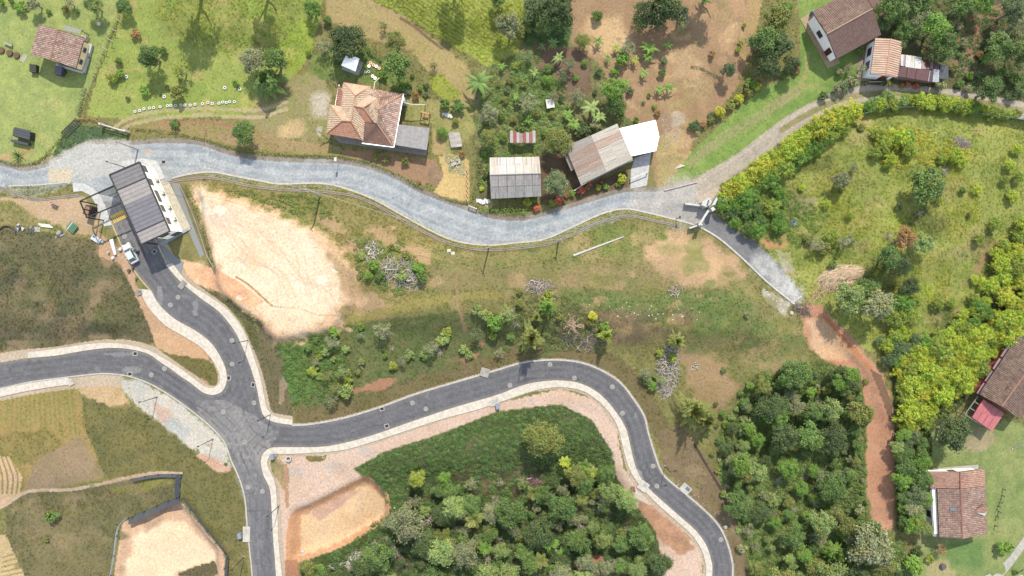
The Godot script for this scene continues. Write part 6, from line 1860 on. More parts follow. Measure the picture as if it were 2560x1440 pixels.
	mb.slab(PackedVector3Array([w[0], w[3], w[3].lerp(w[0], 0.5) + Vector3(0.02, 0, 0)]), Vector3(0, 0.01, 0), white)
	var apex := at(2069, 87, 4.7)
	mb.tri(w[0], w[3], apex, white, Vector3(-1, 0.3, 0))
	part(mb, "gable_wall", plaster(), h)
	opening(h, w, 3, 0.62, 1.0, Vector2(1.3, 1.2), "window", A(130, 70, 60), glass)
	opening(h, w, 3, 0.2, 0.1, Vector2(1.0, 2.1), "door", A(120, 70, 60), A(110, 60, 50))
	mb = MB.new()
	mb.cyl(at(2028, 36, 0.0), 0.42, 1.3, A(86, 150, 190), 12)
	part(mb, "water_barrel", vmat(0.4), h)
	mb = MB.new()
	mb.slab(PackedVector3Array(pts3([2168, -12, 2.8, 2200, -6, 2.8, 2196, 16, 2.8, 2182, 20, 2.8])), Vector3(0, -0.1, 0), A(120, 50, 56))
	mb.bar(at(2196, 10, 2.7), at(2196, 10, 2.7) * Vector3(1, 0, 1), 0.12, 0.12, A(90, 60, 56))
	part(mb, "side_awning", sheet_metal(), h)

	# --- pink striped house with the patchwork sheds
	h = house_at(2215, 148, "pink_tiled_house", "small white house with pink and cream striped tile roof by the lane")
	slope(h, "roof_slope", [2188, 95, 3.0, 2227, 97, 3.7, 2215, 188, 3.7, 2176, 185, 3.0], "bold", A(255, 222, 196), A(250, 206, 180), -0.5)
	slope(h, "roof_slope", [2227, 97, 3.7, 2256, 104, 3.0, 2243, 194, 3.0, 2215, 188, 3.7], "bold", A(255, 222, 196), A(250, 206, 180), -0.5)
	ridge(h, [2227, 97, 3.74, 2215, 188, 3.74], A(246, 190, 158))
	w = walls(h, [2186, 97, 2254, 106, 2241, 192, 2174, 184], A(240, 246, 248), 3.0, 0.2)
	opening(h, w, 3, 0.3, 0.8, Vector2(1.5, 1.3), "window", A(190, 60, 80), glass)
	opening(h, w, 3, 0.72, 0.8, Vector2(1.5, 1.3), "window", A(190, 60, 80), glass)
	opening(h, w, 2, 0.3, 0.1, Vector2(1.2, 2.1), "door", A(200, 60, 76), A(190, 50, 66))
	h = house_at(2310, 178, "patchwork_shed", "long low shed roofed with red, white and dark metal sheets", "shed")
	var red := A(142, 96, 94)
	var wht := A(238, 240, 244)
	for q in [[2252, 136, 2261, 137, 2260, 166, 2251, 164, A(206, 212, 222)], [2257, 138, 2263, 138, 2263, 166, 2257, 165, red], [2264, 137, 2277, 139, 2276, 169, 2263, 167, wht], [2277, 139, 2290, 141, 2289, 171, 2276, 169, wht * 0.94], [2290, 141, 2304, 143, 2303, 172, 2289, 171, wht], [2304, 151, 2318, 153, 2317, 173, 2304, 172, red], [2319, 153, 2325, 154, 2324, 174, 2318, 173, red * 0.9], [2326, 155, 2334, 156, 2333, 173, 2325, 173, A(176, 162, 162)], [2335, 156, 2348, 159, 2346, 173, 2334, 172, red]]:
		slope(h, "roof_sheet", [q[0], q[1], 2.3, q[2], q[3], 2.3, q[4], q[5], 2.7, q[6], q[7], 2.7], "sheet", q[8], q[8] * 0.88, -0.3)
	for q in [[2247, 166, 2269, 168, 2265, 194, 2245, 191, red], [2270, 168, 2292, 171, 2287, 198, 2266, 194, red * 0.94], [2293, 171, 2323, 175, 2318, 203, 2288, 198, red], [2324, 175, 2327, 175, 2323, 204, 2319, 203, A(200, 196, 200)], [2328, 174, 2333, 174, 2330, 204, 2324, 204, red * 0.9], [2334, 173, 2349, 174, 2347, 205, 2331, 205, A(226, 234, 242)]]:
		slope(h, "roof_sheet", [q[0], q[1], 2.68, q[2], q[3], 2.68, q[4], q[5], 2.2, q[6], q[7], 2.2], "sheet", q[8], q[8] * 0.86, -0.2)
	slope(h, "roof_sheet", [2350, 162, 2.2, 2371, 163, 2.2, 2371, 197, 2.0, 2349, 197, 2.0], "sheet", A(92, 100, 116), A(84, 90, 104), -0.3)
	walls(h, [2255, 140, 2346, 160, 2346, 202, 2248, 190], A(130, 110, 100), 2.25, 0.15)

	# --- dark brown roof on the right edge, with its red awning
	h = house_at(2530, 940, "dark_tiled_house", "long house with dark brown tile roof cut by the right picture edge")
	slope(h, "roof_slope", [2447, 986, 3.1, 2546, 838, 3.1, 2612, 866, 4.6, 2504, 1016, 4.6], "tile", A(116, 92, 84), A(168, 140, 124), 0.35)
	slope(h, "roof_slope", [2504, 1016, 4.6, 2612, 866, 4.6, 2656, 900, 3.1, 2548, 1048, 3.1], "tile", A(134, 106, 94), A(180, 148, 130), 0.3)
	ridge(h, [2504, 1016, 4.64, 2612, 866, 4.64], A(200, 150, 130))
	walls(h, [2450, 986, 2550, 844, 2650, 902, 2546, 1044], A(150, 70, 70), 3.1, 0.4)
	mb = MB.new()
	for k in 4:
		var a := Vector2(2440, 985).lerp(Vector2(2520, 862), k / 4.0 + 0.02)
		var b := Vector2(2440, 985).lerp(Vector2(2520, 862), (k + 1) / 4.0 - 0.02)
		mb = MB.new()
		mb.slab(PackedVector3Array(pts3([a.x, a.y, 2.5, b.x, b.y, 2.5, b.x + 13, b.y + 8, 2.8, a.x + 13, a.y + 8, 2.8])), Vector3(0, -0.05, 0), A(176, 150, 156) * [1.0, 0.8, 1.1, 0.9][k])
		part(mb, "eave_sheet", sheet_metal(), h)
	h = house_at(2470, 1038, "red_awning", "flat coral-red awning roof at the corner of the dark brown house", "awning")
	mb = MB.new()
	for k in 4:
		var t0 := k / 4.0
		var t1 := (k + 1) / 4.0 - 0.012
		var q4 := [Vector2(2458, 998).lerp(Vector2(2511, 1033), t0), Vector2(2458, 998).lerp(Vector2(2511, 1033), t1), Vector2(2430, 1043).lerp(Vector2(2481, 1079), t1), Vector2(2430, 1043).lerp(Vector2(2481, 1079), t0)]
		slope(h, "roof_sheet", [q4[0].x, q4[0].y, 2.64, q4[1].x, q4[1].y, 2.64, q4[2].x, q4[2].y, 2.46, q4[3].x, q4[3].y, 2.46], "sheet", A(236, 124, 134) * [1.0, 0.94, 1.05, 0.97][k], A(226, 130, 138), -0.1)
	for q in [[2460, 1002], [2506, 1033], [2480, 1074], [2434, 1043]]:
		mb = MB.new()
		mb.bar(at(q[0], q[1], 2.45), at(q[0], q[1], 2.45) * Vector3(1, 0, 1), 0.12, 0.12, A(160, 150, 146))
		part(mb, "post", vmat(0.7), h)
	mb = MB.new()
	for q in [[2412, 1036, 2445, 990], [2412, 1036, 2475, 1076], [2425, 1020, 2442, 1030], [2436, 1004, 2452, 1014]]:
		mb.bar(at(q[0], q[1], 2.2), at(q[2], q[3], 2.2), 0.16, 0.12, A(150, 150, 146))
	mb.bar(at(2412, 1036, 2.2), at(2412, 1036, 2.2) * Vector3(1, 0, 1), 0.14, 0.14, A(150, 150, 146))
	part(mb, "pergola_beams", vmat(0.8), h)

	# --- lower right house
	h = house_at(2395, 1258, "two_tone_tiled_house", "house with half new, half weathered red tile roof on the lower right lawn")
	slope(h, "roof_slope", [2320, 1179, 3.0, 2400, 1179, 4.2, 2401, 1221, 4.2, 2326, 1221, 3.0], "fine", A(198, 150, 130), A(212, 170, 152), 0.0)
	slope(h, "roof_slope", [2400, 1179, 4.2, 2461, 1171, 3.0, 2462, 1215, 3.0, 2401, 1221, 4.2], "tile", A(200, 154, 134), A(220, 180, 162), 0.0)
	slope(h, "roof_slope", [2343, 1222, 3.3, 2401, 1221, 4.22, 2406, 1346, 4.22, 2348, 1343, 3.3], "tile", A(162, 124, 114), A(200, 170, 158), 0.35)
	slope(h, "roof_slope", [2401, 1221, 4.22, 2462, 1215, 3.0, 2467, 1335, 3.0, 2406, 1346, 4.22], "tile", A(168, 130, 118), A(206, 178, 164), 0.35)
	ridge(h, [2400, 1179, 4.26, 2401, 1221, 4.26, 2406, 1346, 4.26], A(190, 130, 110))
	slope(h, "porch_roof", [2326, 1222, 2.6, 2342, 1222, 2.8, 2347, 1342, 2.8, 2332, 1341, 2.6], "sheet", A(186, 192, 184), A(170, 178, 172), -0.3, Vector3(1, 0, 0))
	w = walls(h, [2326, 1182, 2458, 1176, 2463, 1333, 2334, 1340], A(226, 224, 216), 3.0, 0.3)
	opening(h, w, 3, 0.3, 0.9, Vector2(1.2, 1.1), "window", A(120, 90, 70), glass)
	opening(h, w, 3, 0.6, 0.1, Vector2(1.0, 2.1), "door", A(120, 90, 70), A(100, 70, 50))
	opening(h, w, 0, 0.5, 0.9, Vector2(1.2, 1.1), "window", A(120, 90, 70), glass)
	mb = MB.new()
	mb.slab(PackedVector3Array(pts3([2318, 1173, 0.2, 2446, 1162, 0.2, 2446, 1178, 0.2, 2320, 1184, 0.2])), Vector3(0, -0.25, 0), A(216, 212, 204))
	part(mb, "terrace", concrete(), h)
	slope(h, "dormer_roof", [2432, 1281, 3.75, 2457, 1261, 3.9, 2473, 1277, 3.9, 2462, 1281, 3.6], "fine", A(200, 146, 128), A(226, 186, 170), 0.2)
	mb = MB.new()
	mb.slab(PackedVector3Array(pts3([2440, 1281, 3.7, 2468, 1279, 3.7, 2462, 1290, 3.6, 2446, 1284, 3.6])), Vector3(0, -0.6, 0), A(236, 232, 226))
	part(mb, "dormer_wall", plaster(), h)
	mb = MB.new()
	mb.box(at(2382, 1273, 4.05), Vector3(0.9, 0.06, 0.6), A(130, 146, 160), Basis(Vector3.FORWARD, -0.25))
	part(mb, "skylight", vmat(0.2), h)

	gatehouse()

func gatehouse() -> void:
	var h := house_at(390, 520, "gatehouse", "long gatehouse with dark grey flat standing-seam roof and cream walls")
	var RH := 5.6
	var tl := Vector2(274, 437)
	var tr := Vector2(349, 405)
	var br := Vector2(425, 578)
	var bl := Vector2(353, 611)
	# roof panels run across the short side; tone by bay as in the photograph
	var n := 18
	for i in n:
		var a := i / float(n)
		var b := (i + 1) / float(n)
		var l0 := tl.lerp(bl, a)
		var l1 := tl.lerp(bl, b)
		var r0 := tr.lerp(br, a)
		var r1 := tr.lerp(br, b)
		var c := A(150, 147, 152) if i < 4 else A(190, 183, 182) if i < 8 else A(144, 142, 151) if i < 15 else A(188, 182, 181)
		var mb := MB.new()
		mb.slab(PackedVector3Array([at(l0.x, l0.y, RH), at(r0.x, r0.y, RH + 0.25), at(r1.x, r1.y, RH + 0.25), at(l1.x, l1.y, RH)]), Vector3(0, -0.2, 0), c * (0.97 + 0.03 * (i % 3)))
		mb.bar(at(l1.x, l1.y, RH + 0.02), at(r1.x, r1.y, RH + 0.27), 0.04, 0.05, c * 0.86)
		part(mb, "roof_panel", textured("seam_roof", 0.86, 0.1, 0.55, 0.02), h)
	var trim := MB.new()
	var dk := A(70, 72, 78)
	for q in [[tl, tr], [tr, br], [br, bl], [bl, tl]]:
		var ha: float = RH + (0.25 if q[0] in [tr, br] else 0.0)
		var hb: float = RH + (0.25 if q[1] in [tr, br] else 0.0)
		trim.bar(at(q[0].x, q[0].y, ha), at(q[1].x, q[1].y, hb), 0.2, 0.3, dk)
	for t in [0.222, 0.833]:
		var a2 := tl.lerp(bl, t)
		var b2 := tr.lerp(br, t)
		trim.bar(at(a2.x, a2.y, RH + 0.06), at(b2.x, b2.y, RH + 0.31), 0.16, 0.1, dk)
	part(trim, "roof_edge", vmat(0.5, 0.3), h)
	# walls: the right half stands to the ground, the left half of the roof spans the drive on posts
	var mid_t := tl.lerp(tr, 0.42)
	var mid_b := bl.lerp(br, 0.42)
	var tp := PackedVector3Array([at(mid_t.x, mid_t.y, RH - 0.2), at(tr.x - 3, tr.y + 3, RH - 0.2), at(br.x - 4, br.y - 3, RH - 0.2), at(mid_b.x, mid_b.y - 4, RH - 0.2)])
	var wl := MB.new()
	wl.slab(tp, Vector3(0, -RH + 0.1, 0), Color(0.8, 0.77, 0.68))
	part(wl, "wall", plaster(), h)
	var pn := Color(0.06, 0.07, 0.075)
	for q in [[0.06, 3.3, 1.2], [0.26, 3.3, 1.2], [0.47, 3.0, 2.2], [0.66, 3.3, 1.2], [0.85, 3.3, 1.2]]:
		opening(h, tp, 1, q[0], q[1], Vector2(q[2], 1.1), "window", A(120, 120, 116), pn)
	for q in [[0.2, 0.6], [0.4, 0.5], [0.62, 0.5], [0.8, 0.5]]:
		opening(h, tp, 1, q[0], q[1], Vector2(0.8, 1.3), "window", A(120, 120, 116), pn)
	for t in [0.25, 0.6]:
		opening(h, tp, 2, t, 0.5 if t < 0.5 else 3.0, Vector2(1.6, 1.6), "window", A(60, 64, 70), pn)
	var d := (tp[2] - tp[1]).normalized()
	var ov := Vector3(d.z, 0, -d.x) * (1.0 if d.z > 0.0 else -1.0)
	for t in [0.2, 0.4, 0.62, 0.8]:
		var aw := MB.new()
		var c2 := tp[1].lerp(tp[2], t)
		c2.y = 2.05
		aw.box(c2 + ov * 0.3, Vector3(1.0, 0.07, 0.6), A(250, 246, 236), Basis(d, Vector3.UP, ov))
		part(aw, "window_hood", plaster(), h)
	for t in [0.03, 0.5, 0.97]:
		var p := tl.lerp(bl, t) + Vector2(4, 0)
		var po := MB.new()
		po.bar(at(p.x, p.y, RH - 0.2), at(p.x, p.y, RH - 0.2) * Vector3(1, 0, 1), 0.22, 0.22, dk)
		part(po, "post", vmat(0.5, 0.3), h)
	var st := MB.new()
	st.slab(PackedVector3Array([at(400, 606, 0.3), at(466, 572, 0.3), at(474, 574, 0.3), at(408, 612, 0.3)]), Vector3(0, -0.35, 0), A(196, 204, 220))
	part(st, "step", concrete(), h)
	# dark steel portal with the barred gate
	var gp := house_at(245, 520, "steel_gate_portal", "black steel portal frame left of the gatehouse, with planter inside", "gate portal")
	var dk2 := A(60, 58, 60)
	var PH := 5.0
	var A0 := Vector2(200, 503)
	var A1 := Vector2(287, 463)
	var B0 := Vector2(217, 544)
	var B1 := Vector2(302, 508)
	for q in [[A0, A1, PH], [B0, B1, PH], [A0, B0, PH]]:
		var mb := MB.new()
		mb.bar(at(q[0].x, q[0].y, q[2]), at(q[1].x, q[1].y, q[2]), 0.2, 0.22, dk2)
		part(mb, "beam", vmat(0.5, 0.3), gp)
	for q in [A0, B0, A0.lerp(B0, 0.5)]:
		var mb := MB.new()
		var tp2 := at(q.x, q.y, PH)
		mb.bar(tp2, tp2 * Vector3(1, 0, 1), 0.2, 0.2, dk2)
		part(mb, "post", vmat(0.5, 0.3), gp)
	var pl := MB.new()
	var bs := Basis(Vector3.UP, -0.35)
	pl.box(at(226, 527, 0.9), Vector3(1.3, 1.8, 1.9), A(66, 60, 58), bs)
	part(pl, "planter", vmat(0.7), gp)
	pl = MB.new()
	pl.box(at(226, 527, 0.9) + Vector3(0, 0.93, 0), Vector3(0.9, 0.08, 1.4), A(190, 146, 116), bs)
	part(pl, "planter_earth", concrete(), gp)
	var gt := house_at(290, 500, "barred_gate", "sliding gate of upright grey bars between portal and gatehouse", "gate")
	var g0 := at(243, 483, PH) * Vector3(1, 0, 1)
	var g1 := at(290, 462, PH) * Vector3(1, 0, 1)
	for i in 13:
		var mb := MB.new()
		var p := g0.lerp(g1, i / 12.0)
		mb.bar(p + Vector3(0, 0.15, 0), p + Vector3(0, PH - 0.2, 0), 0.06, 0.2, A(104, 104, 106))
		part(mb, "bar", vmat(0.4, 0.5), gt)
	for y in [0.2, 1.6, PH - 0.25]:
		var mb := MB.new()
		mb.bar(g0 + Vector3(0, y, 0.06), g1 + Vector3(0, y, 0.06), 0.08, 0.12, A(110, 108, 108))
		part(mb, "rail", vmat(0.4, 0.5), gt)

# ---------------------------------------------------------------- everything else that stands on the ground
func block(parent: Node3D, called: String, px: float, py: float, y: float, size: Vector3, col: Color, turn := 0.0, m: Material = null) -> MeshInstance3D:
	var mb := MB.new()
	var p := g(px, py)
	mb.box(p + Vector3(0, y + size.y * 0.5, 0), size, col, Basis(Vector3.UP, turn))
	return part(mb, called, m if m else vmat(0.8), parent)

func single(called: String, label: String, category: String, px: float, py: float, group := "") -> Node3D:
	return thing(called, label, category, g(px, py), group)

func tyre(px: float, py: float, r: float, label: String, group: String, col := Color(0.32, 0.32, 0.31)) -> void:
	var o := single("planter_tyre", label, "tyre", px, py, group)
	var mb := MB.new()
	mb.ring(o.position + Vector3(0, -0.03, 0), r * 0.5, r, 0.24, col, 14)
	part(mb, "tyre", vmat(0.8), o)
	mb = MB.new()
	mb.cyl(o.position + Vector3(0, -0.03, 0), r * 0.5, 0.1, Color(0.05, 0.04, 0.03), 10)
	part(mb, "soil", vmat(1.0), o)

func furniture() -> void:
	rng.seed = 404
	var ordn := ["first", "second", "third", "fourth", "fifth", "sixth", "seventh", "eighth", "ninth", "tenth", "eleventh", "twelfth", "thirteenth", "fourteenth", "fifteenth", "sixteenth", "seventeenth", "eighteenth", "nineteenth", "twentieth", "twenty-first"]
	var ty := [339, 279, 351, 277, 362, 273, 376, 271, 386, 270, 402, 268, 420, 265, 428, 264, 439, 264, 453, 263, 463, 263, 476, 263, 488, 261, 507, 260, 521, 257, 532, 260, 549, 259, 558, 256, 567, 257, 575, 255, 587, 255]
	for i in 21:
		tyre(ty[i * 2], ty[i * 2 + 1], 0.29, "white-painted tyre planter, %s from the left in the row along the drive" % ordn[i], "white tyres along the drive")
	var tz := [[412, 242, "white tyre planter alone just above the middle of the tyre row"], [563, 220, "white tyre planter round a thin sapling above the tyre row's right end"], [600, 223, "larger white tyre planter left of the dark palm"], [316, 192, "pale tyre ring at the foot of the leaning shrubs"]]
	for q in tz:
		tyre(q[0], q[1], 0.33, q[2], "tyre planters on the lawn")
	var tw := [[927, 158, 0], [934, 163, 0], [941, 166, 1], [948, 171, 0], [923, 166, 1], [914, 181, 2], [922, 180, 2], [932, 191, 1], [938, 196, 1]]
	for i in tw.size():
		tyre(tw[i][0], tw[i][1], 0.3, "tyre planter right of the white tent, %s from the top" % ordn[i], "tyre planters by the white tent", [Color(0.5, 0.3, 0.24), Color(0.62, 0.6, 0.56), Color(0.25, 0.23, 0.22)][tw[i][2]])
	# white tent
	var o := thing("white_tent", "small white canopy tent on a pale slab behind the hip-roofed house", "tent", at(882, 162, 0.0))
	var mb := MB.new()
	mb.slab(PackedVector3Array(pts3([866, 142, 0.12, 909, 155, 0.12, 897, 189, 0.12, 855, 173, 0.12])), Vector3(0, -0.2, 0), A(214, 216, 216))
	part(mb, "floor_slab", concrete(), o)
	var e4 := pts3([867, 133, 2.4, 898, 146, 2.4, 888, 178, 2.4, 853, 163, 2.4])
	var top := at(877, 155, 3.0)
	mb = MB.new()
	for i in 4:
		mb.tri(e4[i], e4[(i + 1) % 4], top, Color(0.8, 0.8, 0.82))
		mb.quad(e4[i], e4[(i + 1) % 4], e4[(i + 1) % 4] - Vector3(0, 0.25, 0), e4[i] - Vector3(0, 0.25, 0), Color(0.8, 0.8, 0.82), (e4[i] + e4[(i + 1) % 4]) * 0.5 - top)
	mb.quad(e4[0] - Vector3(0, 0.02, 0), e4[1] - Vector3(0, 0.02, 0), e4[2] - Vector3(0, 0.02, 0), e4[3] - Vector3(0, 0.02, 0), Color(0.7, 0.7, 0.7), Vector3.DOWN)
	part(mb, "canopy", vmat(0.7), o)
	for i in 4:
		mb = MB.new()
		var q: Vector3 = e4[i] + (Vector3(top.x, e4[i].y, top.z) - e4[i]) * 0.06
		mb.bar(q - Vector3(0, 0.05, 0), q * Vector3(1, 0, 1) + Vector3(0, 0.1, 0), 0.08, 0.08, A(220, 220, 220))
		part(mb, "leg", vmat(0.5), o)
	# red and white shed
	o = thing("red_white_shed", "little open shed roofed in rusty red and white metal strips", "shed", at(1307, 342, 0.0))
	for i in 8:
		var x0 := 1275.0 + i * 8.0
		var c: Color = [A(236, 228, 226), A(206, 108, 92), A(232, 226, 226), A(220, 190, 182), A(214, 116, 98), A(236, 230, 230), A(210, 130, 112), A(240, 234, 232)][i]
		var dip := absf(i - 3.5) * 2.2
		slope(o, "roof_sheet", [x0, 334 - dip, 2.3, x0 + 7.8, 334 - dip, 2.3, x0 + 7.8, 357, 2.0, x0, 357, 2.0], "sheet", c, c * 0.9, -0.3)
	for q in [[1278, 330], [1336, 328], [1278, 354], [1336, 354]]:
		mb = MB.new()
		mb.bar(at(q[0], q[1], 2.0), at(q[0], q[1], 2.0) * Vector3(1, 0, 1), 0.12, 0.12, A(120, 90, 70))
		part(mb, "post", vmat(0.9), o)
	# black pen at the left edge
	o = thing("black_pen", "black-roofed animal pen on the left lawn", "animal pen", at(52, 338, 0.0))
	for i in 3:
		var t := i / 3.0
		mb = MB.new()
		mb.slab(PackedVector3Array(pts3([lerpf(36, 32, t), lerpf(317, 339, t), 1.6, lerpf(76, 74, t), lerpf(327, 350, t), 1.6, lerpf(76, 74, t + 0.31), lerpf(327, 350, t + 0.31), 1.6, lerpf(36, 32, t + 0.31), lerpf(317, 339, t + 0.31), 1.6])), Vector3(0, -0.07, 0), A(84, 88, 92))
		part(mb, "roof_panel", sheet_metal(), o)
	mb = MB.new()
	mb.slab(PackedVector3Array(pts3([34, 320, 1.5, 75, 329, 1.5, 73, 350, 1.5, 31, 340, 1.5])), Vector3(0, -1.5, 0), A(60, 62, 60))
	part(mb, "body", vmat(0.9), o)
	mb = MB.new()
	mb.bar(at(30, 352, 0.5), at(74, 361, 0.5), 0.5, 0.7, A(74, 78, 84))
	part(mb, "trough", vmat(0.8), o)
	# slatted dark gate by the pen
	o = single("slatted_ramp", "dark slatted wooden ramp above the gravel apron at left", "ramp", 178, 318)
	for i in 9:
		mb = MB.new()
		var c := Vector2(196, 302).lerp(Vector2(162, 336), i / 8.0)
		mb.bar(g(c.x - 9, c.y - 6, 0.12), g(c.x + 9, c.y + 7, 0.12), 0.26, 0.08, A(70, 78, 62) * (0.85 + 0.05 * (i % 4)))
		part(mb, "slat", vmat(0.9), o)
	for s in [[-8, -5], [8, 6]]:
		mb = MB.new()
		mb.bar(g(196 + s[0], 302 + s[1], 0.03), g(162 + s[0], 336 + s[1], 0.03), 0.12, 0.1, A(60, 60, 50))
		part(mb, "stringer", vmat(0.9), o)
	# bench, slab, logs, covered crate on the top-left lawn
	o = single("garden_bench", "grey garden bench on the lawn left of the tiled house", "bench", 23, 113)
	mb = MB.new()
	mb.bar(g(13, 108, 0.42), g(33, 116, 0.42), 0.4, 0.06, A(176, 170, 164))
	part(mb, "seat", vmat(0.8), o)
	for q in [[15, 109], [31, 115]]:
		block(o, "leg", q[0], q[1], 0.0, Vector3(0.1, 0.4, 0.34), A(110, 106, 100))
	o = single("stepping_slab", "pale paving slab left of the tiled house", "slab", 60, 146)
	block(o, "slab", 60, 146, -0.02, Vector3(0.9, 0.08, 1.6), A(206, 200, 186), -0.5, concrete())
	for i in 3:
		var q: Array = [[4, 126], [25, 133], [43, 139]][i]
		o = single("log_round", "round log stump left of the tiled house, %s from the left" % ordn[i], "log", q[0], q[1], "log stumps on the lawn")
		mb = MB.new()
		mb.cyl(o.position - Vector3(0, 0.05, 0), 0.6, 0.4, A(124, 100, 70), 12)
		part(mb, "log", concrete(), o)
	o = thing("covered_trailer", "dark blue-grey covered trailer in the tiled house's shadow", "trailer", at(156, 183, 0.0))
	mb = MB.new()
	mb.box(at(156, 181, 0.0) + Vector3(0, 0.75, 0), Vector3(1.35, 0.9, 1.6), A(96, 104, 122), Basis(Vector3.UP, -0.2))
	part(mb, "cover", vmat(0.6), o)
	mb = MB.new()
	mb.box(at(156, 181, 0.0) + Vector3(0, 0.35, 0), Vector3(1.45, 0.14, 1.75), A(60, 62, 66), Basis(Vector3.UP, -0.2))
	part(mb, "bed", vmat(0.6), o)
	for s in [-0.8, 0.8]:
		mb = MB.new()
		mb.tube(PackedVector3Array([at(156, 183, 0) + Vector3(s - 0.08, 0.27, 0), at(156, 183, 0) + Vector3(s + 0.08, 0.27, 0)]), PackedFloat32Array([0.27, 0.27]), 12, Color(0.03, 0.03, 0.03))
		part(mb, "wheel", vmat(0.8), o)
	o = single("compost_bin", "dark green compost bin below the tiled house", "bin", 90, 174)
	for i in 5:
		block(o, "plank", 90, 166 + i * 4, 0.0, Vector3(1.3, 0.9, 0.24), A(62, 70, 56), -0.1)
	# white lawn box
	o = single("white_box", "small white box on the lawn above the tiled house's right corner", "box", 251, 62)
	block(o, "body", 251, 62, 0.0, Vector3(0.5, 0.4, 0.5), A(246, 244, 240), 0.2)
	block(o, "lid", 251, 62, 0.4, Vector3(0.56, 0.06, 0.56), A(246, 244, 240), 0.2)
	for i in 4:
		var q: Array = [[303, 55], [291, 79], [282, 104], [268, 125]][i]
		o = single("fence_post", "white fence post beside the orange-green hedge, %s from the top" % ordn[i], "post", q[0], q[1], "white fence posts")
		mb = MB.new()
		mb.bar(g(q[0], q[1], -0.1), g(q[0], q[1], 1.4), 0.12, 0.12, A(224, 220, 210))
		part(mb, "shaft", vmat(0.8), o)
		mb = MB.new()
		mb.bar(g(q[0], q[1], 1.35), g(q[0] + 8, q[1] + 5, 1.0), 0.09, 0.09, A(224, 220, 210))
		part(mb, "strut", vmat(0.8), o)
	# white curved gate at the drive mouth
	o = single("drive_gate", "white swing gate at the mouth of the upper drive", "gate", 295, 322)
	for k in 2:
		var a: Vector2 = [Vector2(262, 314), Vector2(292, 323)][k]
		var b: Vector2 = [Vector2(291, 322), Vector2(322, 331)][k]
		mb = MB.new()
		for y in [0.3, 0.8, 1.3]:
			mb.bar(g(a.x, a.y, y), g(b.x, b.y, y), 0.12, 0.08, A(246, 246, 244))
		for t in 7:
			var c := a.lerp(b, t / 6.0)
			mb.bar(g(c.x, c.y, 0.2), g(c.x, c.y, 1.35), 0.05, 0.05, A(246, 246, 244))
		part(mb, "gate_leaf", vmat(0.5), o)
	for q in [[261, 314], [323, 331]]:
		block(o, "pillar", q[0], q[1], 0.0, Vector3(0.4, 1.6, 0.4), A(236, 234, 230), 0.3, plaster())
	# white table in the orchard, metal heap, other yard objects
	o = single("garden_table", "white square table in the orchard", "table", 1375, 261)
	for k in 2:
		block(o, "table_top", 1370 + k * 10, 262 - k * 2, 0.7, Vector3(0.78, 0.06, 1.75), A(246, 240, 236), 0.15)
	for q in [[1366, 251], [1382, 249], [1384, 270], [1368, 272]]:
		block(o, "leg", q[0], q[1], 0.0, Vector3(0.1, 0.7, 0.1), A(220, 216, 210))
	o = single("sheet_stack", "stack of grey-white corrugated sheets beside the round clipped bush", "metal sheets", 1136, 348)
	for i in 6:
		mb = MB.new()
		var c := Vector2(1121 + i * 1.2, 333 + i * 5.6)
		var pp := [g(c.x, c.y, 0.1 + i * 0.07), g(c.x + 28, c.y - 3, 0.1 + i * 0.07), g(c.x + 29, c.y + 7, 0.16 + i * 0.07), g(c.x + 1, c.y + 10, 0.16 + i * 0.07)]
		roof_face(mb, pp, 0.2, 0.04, 9.0, A(226, 222, 218), A(190, 184, 178), -0.2, pp[1] - pp[0], i)
		mb.slab(PackedVector3Array([pp[0] - Vector3(0, 0.01, 0), pp[1] - Vector3(0, 0.01, 0), pp[2] - Vector3(0, 0.01, 0), pp[3] - Vector3(0, 0.01, 0)]), Vector3(0, -0.04, 0), A(150, 146, 140))
		part(mb, "sheet", sheet_metal(), o)
	o = single("garden_swing", "wooden garden swing frame on the lawn right of the hip-roofed house", "swing", 1065, 290)
	for s in [0, 1]:
		mb = MB.new()
		mb.bar(g(1054 + s * 22, 288 + s * 5, 0.0), g(1054 + s * 22, 286 + s * 5, 1.9), 0.1, 0.1, A(176, 120, 84))
		mb.bar(g(1054 + s * 22, 282 + s * 5, 0.0), g(1054 + s * 22, 286 + s * 5, 1.9), 0.1, 0.1, A(176, 120, 84))
		part(mb, "leg", vmat(0.9), o)
	mb = MB.new()
	mb.bar(g(1054, 286, 1.9), g(1076, 291, 1.9), 0.24, 0.1, A(220, 170, 120))
	part(mb, "beam", vmat(0.9), o)
	mb = MB.new()
	mb.bar(g(1058, 290, 0.5), g(1072, 293, 0.5), 0.4, 0.06, A(200, 150, 110))
	part(mb, "seat", vmat(0.9), o)
	o = single("white_sacks", "white plastic sheeting under the twin green bushes", "sheeting", 1118, 289)
	for i in 4:
		block(o, "sheet", 1110 + i * 6, 286 + i * 2, 0.0, Vector3(0.7, 0.2 + 0.1 * (i % 2), 0.5), A(236, 236, 238), i * 0.7)
	o = single("white_tarp", "crumpled white tarp by the roadside left of the bright hedge", "tarp", 1206, 504)
	for i in 5:
		block(o, "fold", 1196 + i * 6, 502 + (i % 3) * 2, 0.0, Vector3(0.8, 0.2 + 0.08 * (i % 3), 0.7), A(236, 238, 242), i * 0.9)
	o = single("rubble_heap", "pale heap of broken concrete left of the dry plot's hedge", "rubble", 1135, 408)
	for i in 9:
		block(o, "lump", 1135 + rng.randf_range(-14, 14), 408 + rng.randf_range(-8, 8), -0.05, Vector3(0.5, 0.35, 0.4) * rng.randf_range(0.6, 1.4), A(222, 214, 202), rng.randf() * 3.0, concrete())
	# plank fence edging the dry plot
	o = single("plank_edging", "pale plank edging standing along the dry yellow plot", "fence", 1168, 470)
